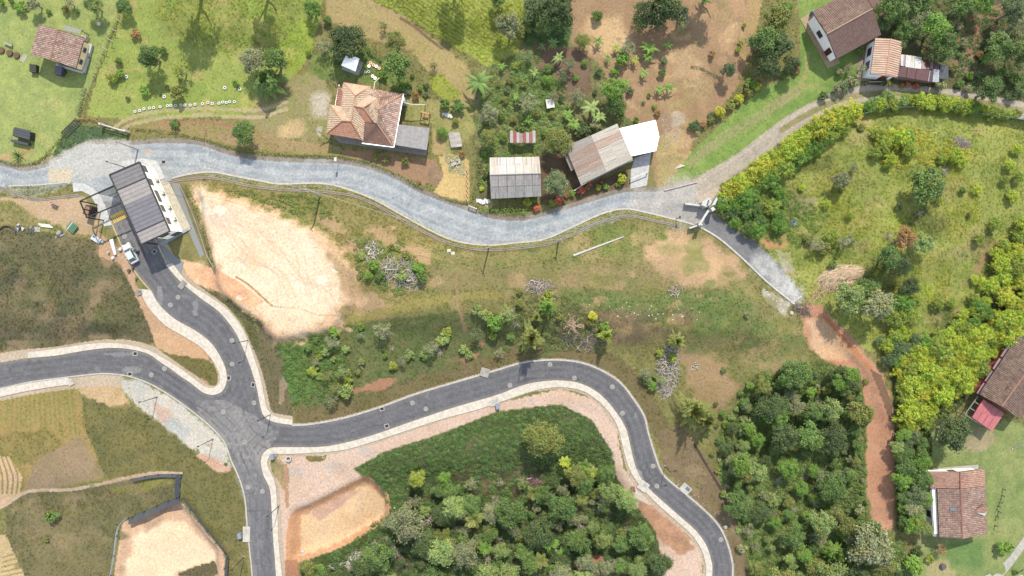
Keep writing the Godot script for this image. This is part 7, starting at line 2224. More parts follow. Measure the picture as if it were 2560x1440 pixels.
	for i in 7:
		var y0 := 422.0 + i * 12.0
		mb = MB.new()
		mb.bar(g(1167, y0, 0.3), g(1169, y0 + 11.5, 0.3), 0.12, 0.7, A(240, 208, 160) * (0.9 + 0.05 * (i % 3)))
		part(mb, "plank", vmat(0.9), o)
	# white posts and bars along the gravel road
	var bars := [[1173, 516, 1192, 523, "white barrier bar at the roadside below the dry yellow plot"], [1575, 449, 1617, 432, "white drive gate rail across the concrete driveway"], [1435, 478, 1450, 468, "white slanting pole among the red flowering shrubs"]]
	for q in bars:
		o = single("barrier_bar", q[4], "barrier", q[0], q[1])
		mb = MB.new()
		mb.bar(g(q[0], q[1], 0.9), g(q[2], q[3], 0.9), 0.14, 0.14, A(240, 240, 238))
		part(mb, "bar", vmat(0.5), o)
		for s in [0, 2]:
			mb = MB.new()
			mb.bar(g(q[s], q[s + 1], -0.05), g(q[s], q[s + 1], 1.0), 0.16, 0.16, A(230, 230, 228))
			part(mb, "post", vmat(0.5), o)
	o = single("roadside_lamp", "small white roadside lamp at the gravel road's upper hedge", "lamp", 845, 402)
	mb = MB.new()
	mb.bar(g(848, 405, 0.0), g(848, 405, 2.6), 0.08, 0.08, A(220, 220, 220))
	part(mb, "post", vmat(0.5), o)
	mb = MB.new()
	mb.box(g(848, 405, 2.6), Vector3(0.4, 0.3, 0.7), A(246, 246, 246))
	part(mb, "head", vmat(0.4), o)
	# roadside planks on the lawn corner by the entrance
	o = single("plank_stack", "few pale planks dropped on the lawn above the entrance gate", "planks", 1697, 417)
	for i in 4:
		mb = MB.new()
		mb.bar(g(1688 + i * 3, 422 - i, 0.05 + 0.04 * i), g(1702 + i * 3, 411 + i, 0.05 + 0.04 * i), 0.22, 0.04, A(226, 220, 200))
		part(mb, "plank", vmat(0.9), o)
	# lying concrete pole
	o = single("concrete_pole", "long pale concrete pole lying on the grass", "pole", 1493, 617)
	mb = MB.new()
	mb.tube(PackedVector3Array([g(1430, 641, 0.18), g(1493, 617, 0.17), g(1557, 593, 0.14)]), PackedFloat32Array([0.24, 0.2, 0.14]), 10, A(232, 236, 230))
	part(mb, "shaft", concrete(), o)
	for i in 2:
		o = single("concrete_block", ["pale square concrete block on the bank under the gravel road, upper left of a pair", "pale square concrete block on the bank under the gravel road, lower right of a pair"][i], "block", 1123 + i * 10, 627 + i * 7, "concrete blocks on the bank")
		block(o, "block", 1123 + i * 10, 627 + i * 7, -0.05, Vector3(0.75, 0.5, 0.65), A(246, 240, 232), 0.1, concrete())
		block(o, "cover", 1123 + i * 10, 627 + i * 7, 0.45, Vector3(0.6, 0.04, 0.5), A(250, 246, 240), 0.1, concrete())
	entrance_gate()
	services()
	site_clutter()
	brush()
	car()
	motorbike()
	poles()
	fences()

func entrance_gate() -> void:
	var o := thing("entrance_gate", "white masonry entrance with wing walls and a raised beam across the side road", "gate", at(1765, 528, 0.0))
	var wc := Color(0.3, 0.3, 0.297)
	var wall := func(a: Vector2, b: Vector2, h: float, w: float, called: String):
		var mb := MB.new()
		mb.bar(at(a.x, a.y, h * 0.5), at(b.x, b.y, h * 0.5), w, h, wc)
		part(mb, called, plaster(), o)
	wall.call(Vector2(1711, 510), Vector2(1752, 515), 1.2, 0.3, "wing_wall")
	wall.call(Vector2(1722, 571), Vector2(1748, 562), 1.2, 0.3, "wing_wall")
	wall.call(Vector2(1774, 527), Vector2(1781, 522), 2.6, 0.7, "pillar")
	wall.call(Vector2(1746, 562), Vector2(1750, 560), 2.6, 0.7, "pillar")
	var mb := MB.new()
	mb.bar(at(1771, 526, 2.6), at(1747, 563, 2.6), 0.36, 0.3, wc)
	part(mb, "beam", plaster(), o)
	mb = MB.new()
	mb.slab(PackedVector3Array(pts3([1752, 512, 2.4, 1774, 494, 2.5, 1770, 500, 2.5, 1768, 518, 2.4])), Vector3(0, -0.14, 0), wc)
	part(mb, "canopy", plaster(), o)
	mb = MB.new()
	mb.slab(PackedVector3Array(pts3([1779, 514, 2.6, 1791, 492, 2.7, 1794, 498, 2.7, 1788, 512, 2.6])), Vector3(0, -0.14, 0), wc)
	part(mb, "canopy", plaster(), o)
	mb = MB.new()
	for t in 3:
		mb.bar(at(1777 + t * 2, 512, 2.5), at(1790 + t * 2, 490, 2.6), 0.14, 0.16, A(120, 116, 100))
	part(mb, "canopy_rafters", vmat(0.8), o)
	mb = MB.new()
	mb.box(at(1770, 507, 2.52), Vector3(0.25, 0.1, 1.1), A(80, 80, 80), Basis(Vector3.UP, -0.25))
	part(mb, "slot_lamp", vmat(0.5), o)
	mb = MB.new()
	mb.box(at(1764, 508, 1.1), Vector3(1.7, 2.3, 1.3), wc, Basis(Vector3.UP, 0.6))
	part(mb, "guard_booth", plaster(), o)
	o = thing("boom_barrier", "thin raised boom pole right of the entrance gate", "barrier", at(1790, 515, 0.0))
	mb = MB.new()
	mb.bar(at(1793, 509, 1.2), at(1818, 493, 2.2), 0.1, 0.1, A(196, 210, 214))
	part(mb, "boom", vmat(0.5), o)
	mb = MB.new()
	mb.bar(at(1793, 509, 1.25), at(1793, 509, 1.25) * Vector3(1, 0, 1), 0.25, 0.25, A(200, 200, 196))
	part(mb, "post", vmat(0.6), o)
	o = thing("bollard_lamp", "black path lamp on the verge just before the entrance gate", "lamp", at(1690, 546, 0.0))
	mb = MB.new()
	mb.bar(at(1690, 547, 0.0), at(1690, 547, 0.0) + Vector3(0.3, 1.6, -0.1), 0.1, 0.1, A(70, 66, 62))
	part(mb, "post", vmat(0.6), o)
	mb = MB.new()
	mb.box(at(1690, 547, 0.0) + Vector3(0.34, 1.65, -0.12), Vector3(0.35, 0.2, 0.55), A(66, 62, 60))
	part(mb, "head", vmat(0.6), o)

func services() -> void:        # manholes, gratings, junction slabs
	var mh := [445, 743, "upper of the pair on the road below the gatehouse", 426, 762, "lower of the pair on the road below the gatehouse", 580, 851, "opposite the lamp on the descending road", 580, 910, "in the hairpin's mouth beside the upper bend", 558, 1030, "on the pale patch left of the junction", 378, 937, "lower of the pair on the left branch", 411, 922, "upper of the pair on the left branch", 612, 1105, "in the middle of the junction", 620, 1218, "left one of the pair on the bottom road", 656, 1228, "right one of the pair on the bottom road", 635, 1007, "just above the junction by the right pavement",
		1031, 1007, "upper left one of the pair on the right branch", 1065, 1022, "lower right one of the pair on the right branch", 1275, 963, "before the top bend on the right branch", 1375, 911, "at the outer kerb of the top bend", 1436, 945, "near the inner pavement of the top bend", 1531, 967, "past the top of the bend near the outer kerb", 1556, 1033, "where the bend turns downhill", 1633, 1165, "upper of the pair on the S-bend", 1642, 1215, "lower of the pair on the S-bend", 1803, 1349, "on the last curve at the bottom right", 311, 591, "beside the parked car"]
	for i in range(0, mh.size(), 3):
		var o := thing("manhole_cover", "round pale manhole cover " + mh[i + 2], "manhole cover", at(mh[i], mh[i + 1], 0.032), "manhole covers in the asphalt")
		var mb := MB.new()
		mb.ring(o.position, 0.33, 0.45, 0.012, A(206, 204, 200), 18)
		part(mb, "frame", concrete(), o)
		mb = MB.new()
		mb.cyl(o.position - Vector3(0, 0.02, 0), 0.325, 0.028, A(168, 166, 164), 18)
		for k in 3:
			mb.box(o.position + Vector3(0, 0.012, -0.16 + k * 0.16), Vector3(0.4, 0.012, 0.05), A(214, 212, 208))
		part(mb, "lid", concrete(), o)
	var dr := [338, 884, 0.1, "on the left branch at its upper pavement", 325, 935, 0.1, "on the left branch at its lower edge", 572, 945, 1.5, "at the tip of the hairpin pavement", 633, 962, 1.4, "at the right pavement of the descending road", 955, 1022, 0.3, "at the upper kerb of the right branch", 967, 1065, 0.3, "at the lower pavement of the right branch", 409, 405, 0.0, "on the gravel beside the gatehouse's right corner", 386, 629, 1.0, "at the kerb below the gatehouse", 475, 571, 0.4, "at the gatehouse's lower right corner"]
	for i in range(0, dr.size(), 4):
		var o := thing("drain_grate", "square black drain grate " + dr[i + 3], "drain grate", at(dr[i], dr[i + 1], 0.03), "drain grates along the roads")
		var bas := Basis(Vector3.UP, dr[i + 2])
		var mb := MB.new()
		for s in [-1.0, 1.0]:
			mb.box(o.position + bas * Vector3(s * 0.4, 0.02, 0), Vector3(0.12, 0.06, 0.8), A(222, 220, 214), bas)
			mb.box(o.position + bas * Vector3(0, 0.021, s * 0.34), Vector3(0.68, 0.06, 0.12), A(222, 220, 214), bas)
		part(mb, "frame", concrete(), o)
		mb = MB.new()
		mb.box(o.position + Vector3(0, 0.0, 0), Vector3(0.68, 0.02, 0.56), Color(0.01, 0.01, 0.01), bas)
		for k in 6:
			mb.box(o.position + bas * Vector3(-0.27 + k * 0.11, 0.02, 0), Vector3(0.03, 0.03, 0.56), A(90, 84, 80), bas)
		part(mb, "grate", vmat(0.6, 0.4), o)
	var sl := [[1212, 931, 22, 22, -0.3, 200, "concrete junction slab above the upper kerb of the right branch"], [1236, 1006, 24, 16, 0.3, 232, "concrete junction slab set in the pavement of the right branch"], [1713, 1222, 26, 22, -0.75, 226, "concrete pad beside the S-bend with a blue lid"], [1608, 1215, 24, 24, -0.6, 240, "white concrete landing in the S-bend pavement"], [617, 1335, 18, 38, 0.0, 236, "white concrete pad at the left edge of the bottom road"], [178, 955, 12, 16, 0.5, 232, "pointed white slab at the end of the left pavement"], [457, 712, 14, 22, -0.7, 190, "grey manhole box on the pavement right of the descending road"], [349, 732, 14, 12, 0.3, 170, "blue-grey service box beside the left pavement"]]
	for q in sl:
		var o := thing("junction_slab", q[6], "slab", at(q[0], q[1], 0.0))
		var mb := MB.new()
		mb.box(o.position + Vector3(0, 0.09, 0), Vector3(q[2] / S, 0.26, q[3] / S), A(q[5], q[5] - 4, q[5] - 12), Basis(Vector3.UP, q[4]))
		part(mb, "slab", concrete(), o)
		mb = MB.new()
		mb.box(o.position + Basis(Vector3.UP, q[4]) * Vector3(q[2] / S * 0.15, 0.24, -q[3] / S * 0.2), Vector3(q[2] / S * 0.45, 0.06, q[3] / S * 0.35), A(120, 140, 170) if q[0] in [1713, 349] else A(q[5] - 20, q[5] - 22, q[5] - 24), Basis(Vector3.UP, q[4]))
		part(mb, "lid", concrete(), o)
	for q in [[602, 1337, "blue-grey service cabinet at the left edge of the bottom road"], [1582, 1221, "red and blue service cabinet beside the S-bend landing"], [683, 1140, "blue-grey service cabinet on the junction's inner corner"], [1244, 1014, "blue service cabinet beside the pavement slab"]]:
		var o := thing("service_cabinet", q[2], "cabinet", at(q[0], q[1], 0.0))
		var mb := MB.new()
		mb.box(o.position + Vector3(0, 0.35, 0), Vector3(0.6, 0.8, 1.0), A(170, 180, 200), Basis(Vector3.UP, 0.2))
		part(mb, "body", vmat(0.6), o)
		mb = MB.new()
		mb.box(o.position + Vector3(0, 0.78, 0), Vector3(0.68, 0.06, 1.08), A(150, 160, 186) if q[0] != 1582 else A(170, 90, 80), Basis(Vector3.UP, 0.2))
		part(mb, "lid", vmat(0.6), o)

func site_clutter() -> void:
	var o := thing("green_pallets", "stack of green and white pallets beside the gatehouse track", "pallets", g(184, 570))
	for i in 6:
		var c := Vector2(176, 562).lerp(Vector2(192, 574), i / 5.0)
		var mb := MB.new()
		mb.bar(g(c.x + 6, c.y - 8, 0.5), g(c.x - 6, c.y + 9, 0.5), 0.22, 0.08, A(90, 150, 110) if i != 1 else A(206, 216, 206))
		part(mb, "slat", vmat(0.8), o)
	var mb := MB.new()
	for k in 3:
		mb.box(g(184, 569, 0.12 + k * 0.15), Vector3(1.5, 0.06, 1.3), A(70, 124, 90), Basis(Vector3.UP, -0.6))
	part(mb, "base", vmat(0.8), o)
	o = thing("white_signboard", "white signboard with a dark slot lying beside the gatehouse track", "signboard", g(242, 598))
	mb = MB.new()
	mb.box(g(242, 598, 0.25), Vector3(1.9, 0.16, 1.0), A(226, 234, 246), Basis(Vector3.UP, -0.55))
	part(mb, "board", vmat(0.5), o)
	mb = MB.new()
	mb.box(g(237, 592, 0.34), Vector3(0.5, 0.05, 0.25), A(40, 50, 80), Basis(Vector3.UP, -0.75))
	part(mb, "slot", vmat(0.5), o)
	mb = MB.new()
	for s in [-0.6, 0.6]:
		mb.box(g(242, 598, 0.08) + Vector3(s, 0, s * 0.6), Vector3(0.15, 0.2, 0.8), A(150, 130, 110), Basis(Vector3.UP, -0.55))
	part(mb, "bearer", vmat(0.9), o)
	o = thing("white_trough", "long white trough left of the parked car", "trough", g(286, 618))
	mb = MB.new()
	mb.slab(PackedVector3Array([g(277, 600, 0.5), g(286, 597, 0.5), g(295, 636, 0.5), g(289, 638, 0.5)]), Vector3(0, -0.1, 0), A(252, 252, 252))
	part(mb, "top", vmat(0.5), o)
	mb = MB.new()
	mb.slab(PackedVector3Array([g(278, 602, 0.4), g(285, 600, 0.4), g(293, 634, 0.4), g(290, 635, 0.4)]), Vector3(0, -0.45, 0), A(220, 220, 218))
	part(mb, "body", vmat(0.6), o)
	var bits := [[303, 623, 0.55, 246, "white sacks beside the parked car's left side", "sacks"], [273, 631, 0.4, 214, "pale round drum left of the white trough", "drum"], [284, 645, 0.5, 250, "white bucket below the white trough", "bucket"], [324, 677, 0.5, 90, "dark and white bundle on the pavement below the car", "bundle"], [334, 672, 0.35, 70, "small dark bucket on the pavement below the car", "bucket"], [258, 604, 0.4, 240, "white round pail beside the white signboard", "pail"], [342, 696, 0.4, 130, "small grey rubble bag at the pavement start", "bag"]]
	for q in bits:
		o = thing("site_" + q[5], q[4], q[5], g(q[0], q[1]))
		mb = MB.new()
		var c := A(q[3], q[3], q[3] - 6)
		mb.tube(PackedVector3Array([o.position - Vector3(0, 0.05, 0), o.position + Vector3(0, 0.25, 0), o.position + Vector3(0.03, 0.45, 0.02)]), PackedFloat32Array([q[2] * 0.62, q[2] * 0.7, q[2] * 0.5]), 9, c)
		part(mb, "body", vmat(0.7), o)
		mb = MB.new()
		mb.ring(o.position + Vector3(0.03, 0.44, 0.02), q[2] * 0.42, q[2] * 0.53, 0.05, c * 0.8, 10)
		part(mb, "rim", vmat(0.7), o)
	# scrap row on the dark field
	o = thing("white_boards", "long white boards lying on the dark field's upper edge", "boards", g(118, 564))
	for i in 3:
		mb = MB.new()
		mb.bar(g(98 + i * 4, 560 + i * 3, 0.1 + i * 0.05), g(128 + i * 4, 563 + i * 3, 0.1 + i * 0.05), 0.28, 0.06, A(230, 234, 228))
		part(mb, "board", vmat(0.7), o)
	o = thing("stone_slab", "square pale slab on the dark field's upper edge", "slab", g(97, 574))
	block(o, "slab", 97, 574, 0.0, Vector3(1.2, 0.14, 0.95), A(200, 200, 184), -0.1, concrete())
	block(o, "bearer", 97, 575, -0.1, Vector3(1.0, 0.12, 0.3), A(150, 146, 130), -0.1)
	for q in [[52, 570, "heap of white sacks and twigs on the dark field by its left end", 246], [80, 572, "heap of dark and white scrap beside the square slab", 170], [156, 588, "heap of grey stones and scrap below the green pallets", 200]]:
		o = thing("scrap_heap", q[2], "scrap heap", g(q[0], q[1]))
		for i in 11:
			var c := A(q[3], q[3], q[3]) if i % 3 else A(110, 112, 124)
			block(o, "lump", q[0] + rng.randf_range(-9, 9), q[1] + rng.randf_range(-8, 12), -0.03, Vector3(0.5, 0.3, 0.35) * rng.randf_range(0.5, 1.3), c, rng.randf() * 3.0, concrete())
	o = thing("buried_tank", "round mound rimmed by a dark ring at the left edge", "tank", g(22, 585))
	mb = MB.new()
	mb.ring(o.position - Vector3(0, 0.3, 0), 1.55, 1.7, 0.45, A(110, 112, 96), 28)
	part(mb, "rim", concrete(), o)
	# rocks and boxes scattered about
	var rk := [[1857, 1091, "small white box in the wood right of the S-bend, upper one"], [1842, 1293, "white stone at the wood's edge below the S-bend"], [1813, 1317, "pale stone beside the S-bend's outer kerb"], [1978, 783, "white square lid below the side road's dead end"], [752, 1386, "white round stone on the orange earth pad"]]
	for q in rk:
		o = thing("pale_stone", q[2], "stone", g(q[0], q[1]))
		mb = MB.new()
		mb.tube(PackedVector3Array([o.position - Vector3(0, 0.1, 0), o.position + Vector3(0.02, 0.22, 0), o.position + Vector3(0.05, 0.4, 0.03)]), PackedFloat32Array([0.45, 0.42, 0.25]), 6, A(240, 236, 230))
		part(mb, "stone", concrete(), o)
	o = thing("ring_pipe", "white concrete pipe ring on the inner corner of the junction", "pipe", g(723, 1146))
	mb = MB.new()
	mb.ring(o.position - Vector3(0, 0.05, 0), 0.38, 0.55, 0.6, A(240, 240, 238), 18)
	part(mb, "ring", concrete(), o)
	# posts and poles in the lower right garden
	for i in 7:
		var q: Array = [[2507, 1222], [2504, 1238], [2499, 1255], [2494, 1264], [2496, 1278], [2490, 1290], [2487, 1313]][i]
		o = thing("fence_stake", "short fence stake right of the lower right house, %s from the top" % ["first", "second", "third", "fourth", "fifth", "sixth", "last"][i], "stake", g(q[0], q[1]), "fence stakes on the lower right lawn")
		mb = MB.new()
		mb.bar(g(q[0], q[1], -0.05), g(q[0], q[1], 0.9), 0.16, 0.16, A(140, 130, 110))
		part(mb, "shaft", vmat(0.9), o)
		mb = MB.new()
		mb.box(g(q[0], q[1], 0.92), Vector3(0.24, 0.06, 0.24), A(150, 140, 120))
		part(mb, "cap", vmat(0.9), o)
	o = thing("grey_stone_pot", "round grey pot on the lawn below the lower right house", "pot", g(2355, 1414))
	mb = MB.new()
	mb.tube(PackedVector3Array([o.position, o.position + Vector3(0, 0.4, 0), o.position + Vector3(0, 0.6, 0)]), PackedFloat32Array([0.4, 0.6, 0.45]), 12, A(120, 116, 124))
	part(mb, "pot", concrete(), o)
	mb = MB.new()
	mb.ring(o.position + Vector3(0, 0.58, 0), 0.34, 0.48, 0.06, A(130, 126, 132), 12)
	part(mb, "rim", concrete(), o)
	for q in [[2540, 1098, 2532, 1122, "white slanting post on the lawn above the lower right house"], [2540, 1412, 2560, 1424, "white post, upper of two at the bottom right corner"], [2525, 1428, 2555, 1440, "white post, lower of two at the bottom right corner"]]:
		o = thing("white_post", q[4], "post", g(q[2], q[3]))
		mb = MB.new()
		mb.bar(g(q[2], q[3], 0.0), g(q[0], q[1], 2.2), 0.16, 0.16, A(240, 238, 230))
		part(mb, "shaft", vmat(0.6), o)
		mb = MB.new()
		mb.box(g(q[2], q[3], 0.05), Vector3(0.35, 0.12, 0.35), A(220, 216, 208))
		part(mb, "foot", vmat(0.8), o)

func sticks(mb: MB, px: float, py: float, rx: float, ry: float, turn: float, n: int, l0: float, l1: float, r: float, col: Color, hump: float, aim := -1.0) -> void:
	for i in n:
		var a := rng.randf() * TAU
		var q := sqrt(rng.randf())
		var off := Vector2(cos(a) * rx * q, sin(a) * ry * q).rotated(turn)
		var p := g(px + off.x, py + off.y, (1.0 - q * q) * hump * rng.randf_range(0.3, 1.0) + 0.05)
		var b := rng.randf() * TAU if aim < -0.5 else aim + rng.randf_range(-0.5, 0.5)
		var d := Vector3(cos(b), rng.randf_range(-0.25, 0.35), sin(b)) * rng.randf_range(l0, l1) * 0.5
		var c := col * rng.randf_range(0.6, 1.3)
		mb.tube(PackedVector3Array([p - d, p + d * 0.2 + rdir() * 0.06, p + d]), PackedFloat32Array([r * rng.randf_range(0.7, 1.3), r, r * 0.4]), 3, c, false)

func brush() -> void:
	rng.seed = 606
	var grey := Color(0.24, 0.22, 0.21)
	var piles := [["brush_pile", "large heap of grey cut branches right of the road bend", 1668, 930, 28, 70, 0.15, 420, grey, 1.3], ["log_pile", "scatter of white weathered roots and logs on the bank, upper part", 935, 630, 26, 30, 0.4, 60, Color(0.24, 0.22, 0.205), 0.6], ["log_pile", "heap of pale roots and trunks on the meadow, lower part", 1010, 685, 62, 34, 0.5, 230, Color(0.22, 0.2, 0.19), 0.9],
		["brush_pile", "heap of stones and twigs beside the meadow's dark slope", 1345, 716, 36, 18, 0.0, 150, Color(0.22, 0.19, 0.18), 0.7], ["brush_pile", "small dark heap of twigs in the upper right meadow", 2392, 362, 24, 16, 0.3, 150, Color(0.17, 0.14, 0.14), 0.7], ["brush_pile", "small pile of pale branches on the mown meadow", 1680, 725, 22, 14, -0.5, 40, Color(0.24, 0.21, 0.19), 0.4],
		["brush_pile", "twiggy dead undergrowth left of the brush pile", 1450, 850, 50, 26, 0.2, 150, Color(0.17, 0.14, 0.13), 0.4], ["brush_pile", "pale splintered wood right of the grey brush pile", 1736, 915, 12, 16, 0.0, 30, Color(0.28, 0.25, 0.21), 0.4], ["brush_pile", "dark debris below the side road's dead end", 2005, 775, 26, 14, 0.5, 120, Color(0.1, 0.08, 0.07), 0.5], ["brush_pile", "purple-brown twigs heaped in the bottom wood", 1338, 1210, 26, 16, 0.0, 110, Color(0.15, 0.09, 0.09), 0.6],
		["brush_pile", "tangle of dead grey branches below the orange earth pad", 905, 1412, 50, 30, -0.1, 240, Color(0.36, 0.34, 0.31), 0.9]]
	for q in piles:
		var o := thing(q[0], q[1], "brush pile" if q[0] == "brush_pile" else "log pile", g(q[2], q[3]))
		var mb := MB.new()
		sticks(mb, q[2], q[3], q[4], q[5], q[6], q[7], 0.5, minf(2.4, q[4] * 0.06), 0.035, q[8], q[9])
		part(mb, "branches", vmat(0.95), o, true, "stuff")
		for k in (9 if q[0] == "log_pile" else 4):
			mb = MB.new()
			sticks(mb, q[2], q[3], q[4] * 0.9, q[5] * 0.9, q[6], 1, minf(1.4, q[4] * 0.03), minf(2.6, q[4] * 0.055), 0.09, q[8] * 1.2, q[9])
			part(mb, "log", vmat(0.95), o)
		if q[0] == "log_pile":
			mb = MB.new()
			for k in 9:
				var c := g(q[2] + rng.randf_range(-q[4], q[4]) * 0.7, q[3] + rng.randf_range(-q[5], q[5]) * 0.7, 0.2)
				for s in 5:
					var d := rdir()
					mb.tube(PackedVector3Array([c, c + d * 0.4, c + (d + rdir() * 0.5) * 0.8]), PackedFloat32Array([0.16, 0.1, 0.03]), 4, q[8] * rng.randf_range(0.9, 1.5), false)
			part(mb, "root_stumps", vmat(0.95), o)
	# straw heap
	var st := thing("straw_heap", "combed heap of dry straw beside the red dirt track's top", "straw heap", g(2100, 690))
	var m2 := MB.new()
	for i in 900:
		var a := rng.randf() * TAU
		var q := sqrt(rng.randf())
		var off := Vector2(cos(a) * 56 * q, sin(a) * 27 * q).rotated(-0.25)
		var p := g(2100 + off.x, 690 + off.y, (1.0 - q * q) * 1.2 + 0.05)
		var b := -0.35 + off.x * 0.006 + rng.randf_range(-0.3, 0.3) + (0.7 if off.y > 8 else 0.0) * -1.0
		var d := Vector3(cos(b), rng.randf_range(-0.15, 0.1) - 0.15 * signf(off.x), sin(b)) * rng.randf_range(0.5, 1.3)
		m2.tube(PackedVector3Array([p - d, p + d]), PackedFloat32Array([0.03, 0.018]), 3, Color(0.3, 0.23, 0.155) * rng.randf_range(0.6, 1.35), false)
	part(m2, "stalks", vmat(0.95), st, true, "stuff")
	m2 = MB.new()
	sticks(m2, 2045, 735, 30, 14, -0.6, 60, 1.0, 3.0, 0.03, Color(0.34, 0.24, 0.15), 0.3, -0.7)
	part(m2, "loose_stalks", vmat(0.95), st, true, "stuff")
	# dead fallen trunks at the bottom
	var fl := [[880, 1420, 888, 1385], [905, 1415, 915, 1378], [925, 1410, 930, 1370], [850, 1425, 858, 1395], [835, 1425, 832, 1400]]
	for i in 5:
		var t := thing("bare_tree", "bare standing grey trunk below the orange earth pad, %s from the right" % ["third", "second", "first", "fourth", "fifth"][i], "tree", g(fl[i][0], fl[i][1]), "dead trunks below the orange earth pad")
		var mb := MB.new()
		var a := g(fl[i][0], fl[i][1], -0.1)
		var b := g(fl[i][2], fl[i][3], 2.6)
		mb.tube(PackedVector3Array([a, a.lerp(b, 0.5) + Vector3(0.1, 0.2, 0), b]), PackedFloat32Array([0.12, 0.09, 0.04]), 6, Color(0.36, 0.34, 0.31))
		part(mb, "trunk", vmat(0.95), t)
		mb = MB.new()
		for k in 6:
			var c := a.lerp(b, 0.4 + 0.1 * k)
			mb.tube(PackedVector3Array([c, c + rdir() * 0.7]), PackedFloat32Array([0.035, 0.01]), 3, Color(0.34, 0.32, 0.3), false)
		part(mb, "twigs", vmat(0.95), t)

func car() -> void:
	var f := Vector2(319, 612)       # nose end of the roof line is up-left in plan, tail down-right
	var b := Vector2(343, 656)
	var mid := (f + b) * 0.5
	var o := thing("parked_car", "pale silver hatchback parked at the kerb with a door open", "car", at(mid.x, mid.y, 0.032))
	var d := Vector3(f.x - b.x, 0, f.y - b.y).normalized()
	o.rotation.y = atan2(-d.x, -d.z)                 # local -z is forward
	var body := A(232, 240, 244)
	var sec := [[-2.05, 0.62, 0.42, 0.62], [-1.95, 0.8, 0.3, 0.72], [-1.2, 0.84, 0.25, 0.86], [-0.75, 0.85, 0.25, 0.92], [0.6, 0.85, 0.25, 0.94], [1.5, 0.84, 0.25, 0.95], [1.95, 0.78, 0.3, 0.9], [2.05, 0.7, 0.45, 0.8]]
	var mb := MB.new()
	var ring := func(s: Array) -> Array:
		return [Vector3(-s[1], s[2], s[0]), Vector3(-s[1], lerpf(s[2], s[3], 0.7), s[0]), Vector3(-s[1] * 0.9, s[3], s[0]), Vector3(s[1] * 0.9, s[3], s[0]), Vector3(s[1], lerpf(s[2], s[3], 0.7), s[0]), Vector3(s[1], s[2], s[0])]
	for i in sec.size() - 1:
		var a: Array = ring.call(sec[i])
		var c: Array = ring.call(sec[i + 1])
		for k in 6:
			var m := (k + 1) % 6
			mb.quad(a[k], a[m], c[m], c[k], body, (a[k] + c[m]) * 0.5 - Vector3(0, 0.6, (a[k].z + c[m].z) * 0.5))
	for e in [0, sec.size() - 1]:
		var a: Array = ring.call(sec[e])
		for k in range(1, 5):
			mb.tri(a[0], a[k], a[k + 1], body, Vector3(0, 0, sec[e][0]))
	var paint_ := vmat(0.25, 0.0, "car")
	part(mb, "body", paint_, o, false)
	var low := [Vector3(-0.76, 0.93, -0.95), Vector3(0.76, 0.93, -0.95), Vector3(0.76, 0.95, 1.75), Vector3(-0.76, 0.95, 1.75)]
	var hi := [Vector3(-0.6, 1.42, -0.3), Vector3(0.6, 1.42, -0.3), Vector3(0.58, 1.42, 1.15), Vector3(-0.58, 1.42, 1.15)]
	mb = MB.new()
	mb.quad(hi[0], hi[1], hi[2], hi[3], body)
	for k in 4:
		var m := (k + 1) % 4
		mb.bar(low[k], hi[k], 0.07, 0.07, body)
		mb.bar(hi[k], hi[m], 0.07, 0.06, body)
	part(mb, "roof", paint_, o, false)
	for k in 4:
		var m := (k + 1) % 4
		var gl := MB.new()
		var outv: Vector3 = (low[k] + low[m]) * 0.5 - Vector3(0, 0.9, 0.4)
		gl.quad(low[k].lerp(hi[k], 0.05), low[m].lerp(hi[m], 0.05), hi[m].lerp(low[m], 0.06), hi[k].lerp(low[k], 0.06), Color(0.03, 0.045, 0.06), outv)
		part(gl, ["windscreen", "side_window", "rear_window", "side_window"][k], vmat(0.08), o, false)
	for q in [[-0.78, -1.3], [0.78, -1.3], [-0.78, 1.3], [0.78, 1.3]]:
		mb = MB.new()
		mb.tube(PackedVector3Array([Vector3(q[0] - 0.1, 0.31, q[1]), Vector3(q[0] + 0.1, 0.31, q[1])]), PackedFloat32Array([0.31, 0.31]), 16, Color(0.02, 0.02, 0.02))
		var wh := part(mb, "wheel", vmat(0.8), o, false)
		mb = MB.new()
		mb.tube(PackedVector3Array([Vector3(q[0] - 0.11, 0.31, q[1]), Vector3(q[0] + 0.11, 0.31, q[1])]), PackedFloat32Array([0.18, 0.18]), 10, Color(0.4, 0.4, 0.4))
		part(mb, "rim", vmat(0.4, 0.6), wh, false)
	for s in [-0.55, 0.55]:
		mb = MB.new()
		mb.box(Vector3(s, 0.66, -2.0), Vector3(0.35, 0.14, 0.12), Color(0.6, 0.62, 0.64))
		part(mb, "headlight", vmat(0.15), o, false)
		mb = MB.new()
		mb.box(Vector3(s * 1.1, 0.8, 2.0), Vector3(0.3, 0.16, 0.1), Color(0.35, 0.02, 0.02))
		part(mb, "tail_light", vmat(0.2), o, false)
		mb = MB.new()
		mb.box(Vector3(s * 1.7, 0.98, -0.75), Vector3(0.2, 0.12, 0.1), body)
		part(mb, "wing_mirror", paint_, o, false)
	mb = MB.new()
	mb.box(Vector3(0, 0.45, -2.08), Vector3(1.5, 0.2, 0.08), Color(0.04, 0.04, 0.04))
	part(mb, "bumper", vmat(0.7), o, false)
	mb = MB.new()
	mb.box(Vector3(1.3, 0.62, -0.1), Vector3(0.95, 0.7, 0.07), body, Basis(Vector3.UP, -0.25))
	var dr := part(mb, "open_door", paint_, o, false)
	mb = MB.new()
	mb.box(Vector3(1.28, 1.14, -0.1), Vector3(0.75, 0.36, 0.04), Color(0.03, 0.045, 0.06), Basis(Vector3.UP, -0.25))
	part(mb, "door_window", vmat(0.08), dr, false)

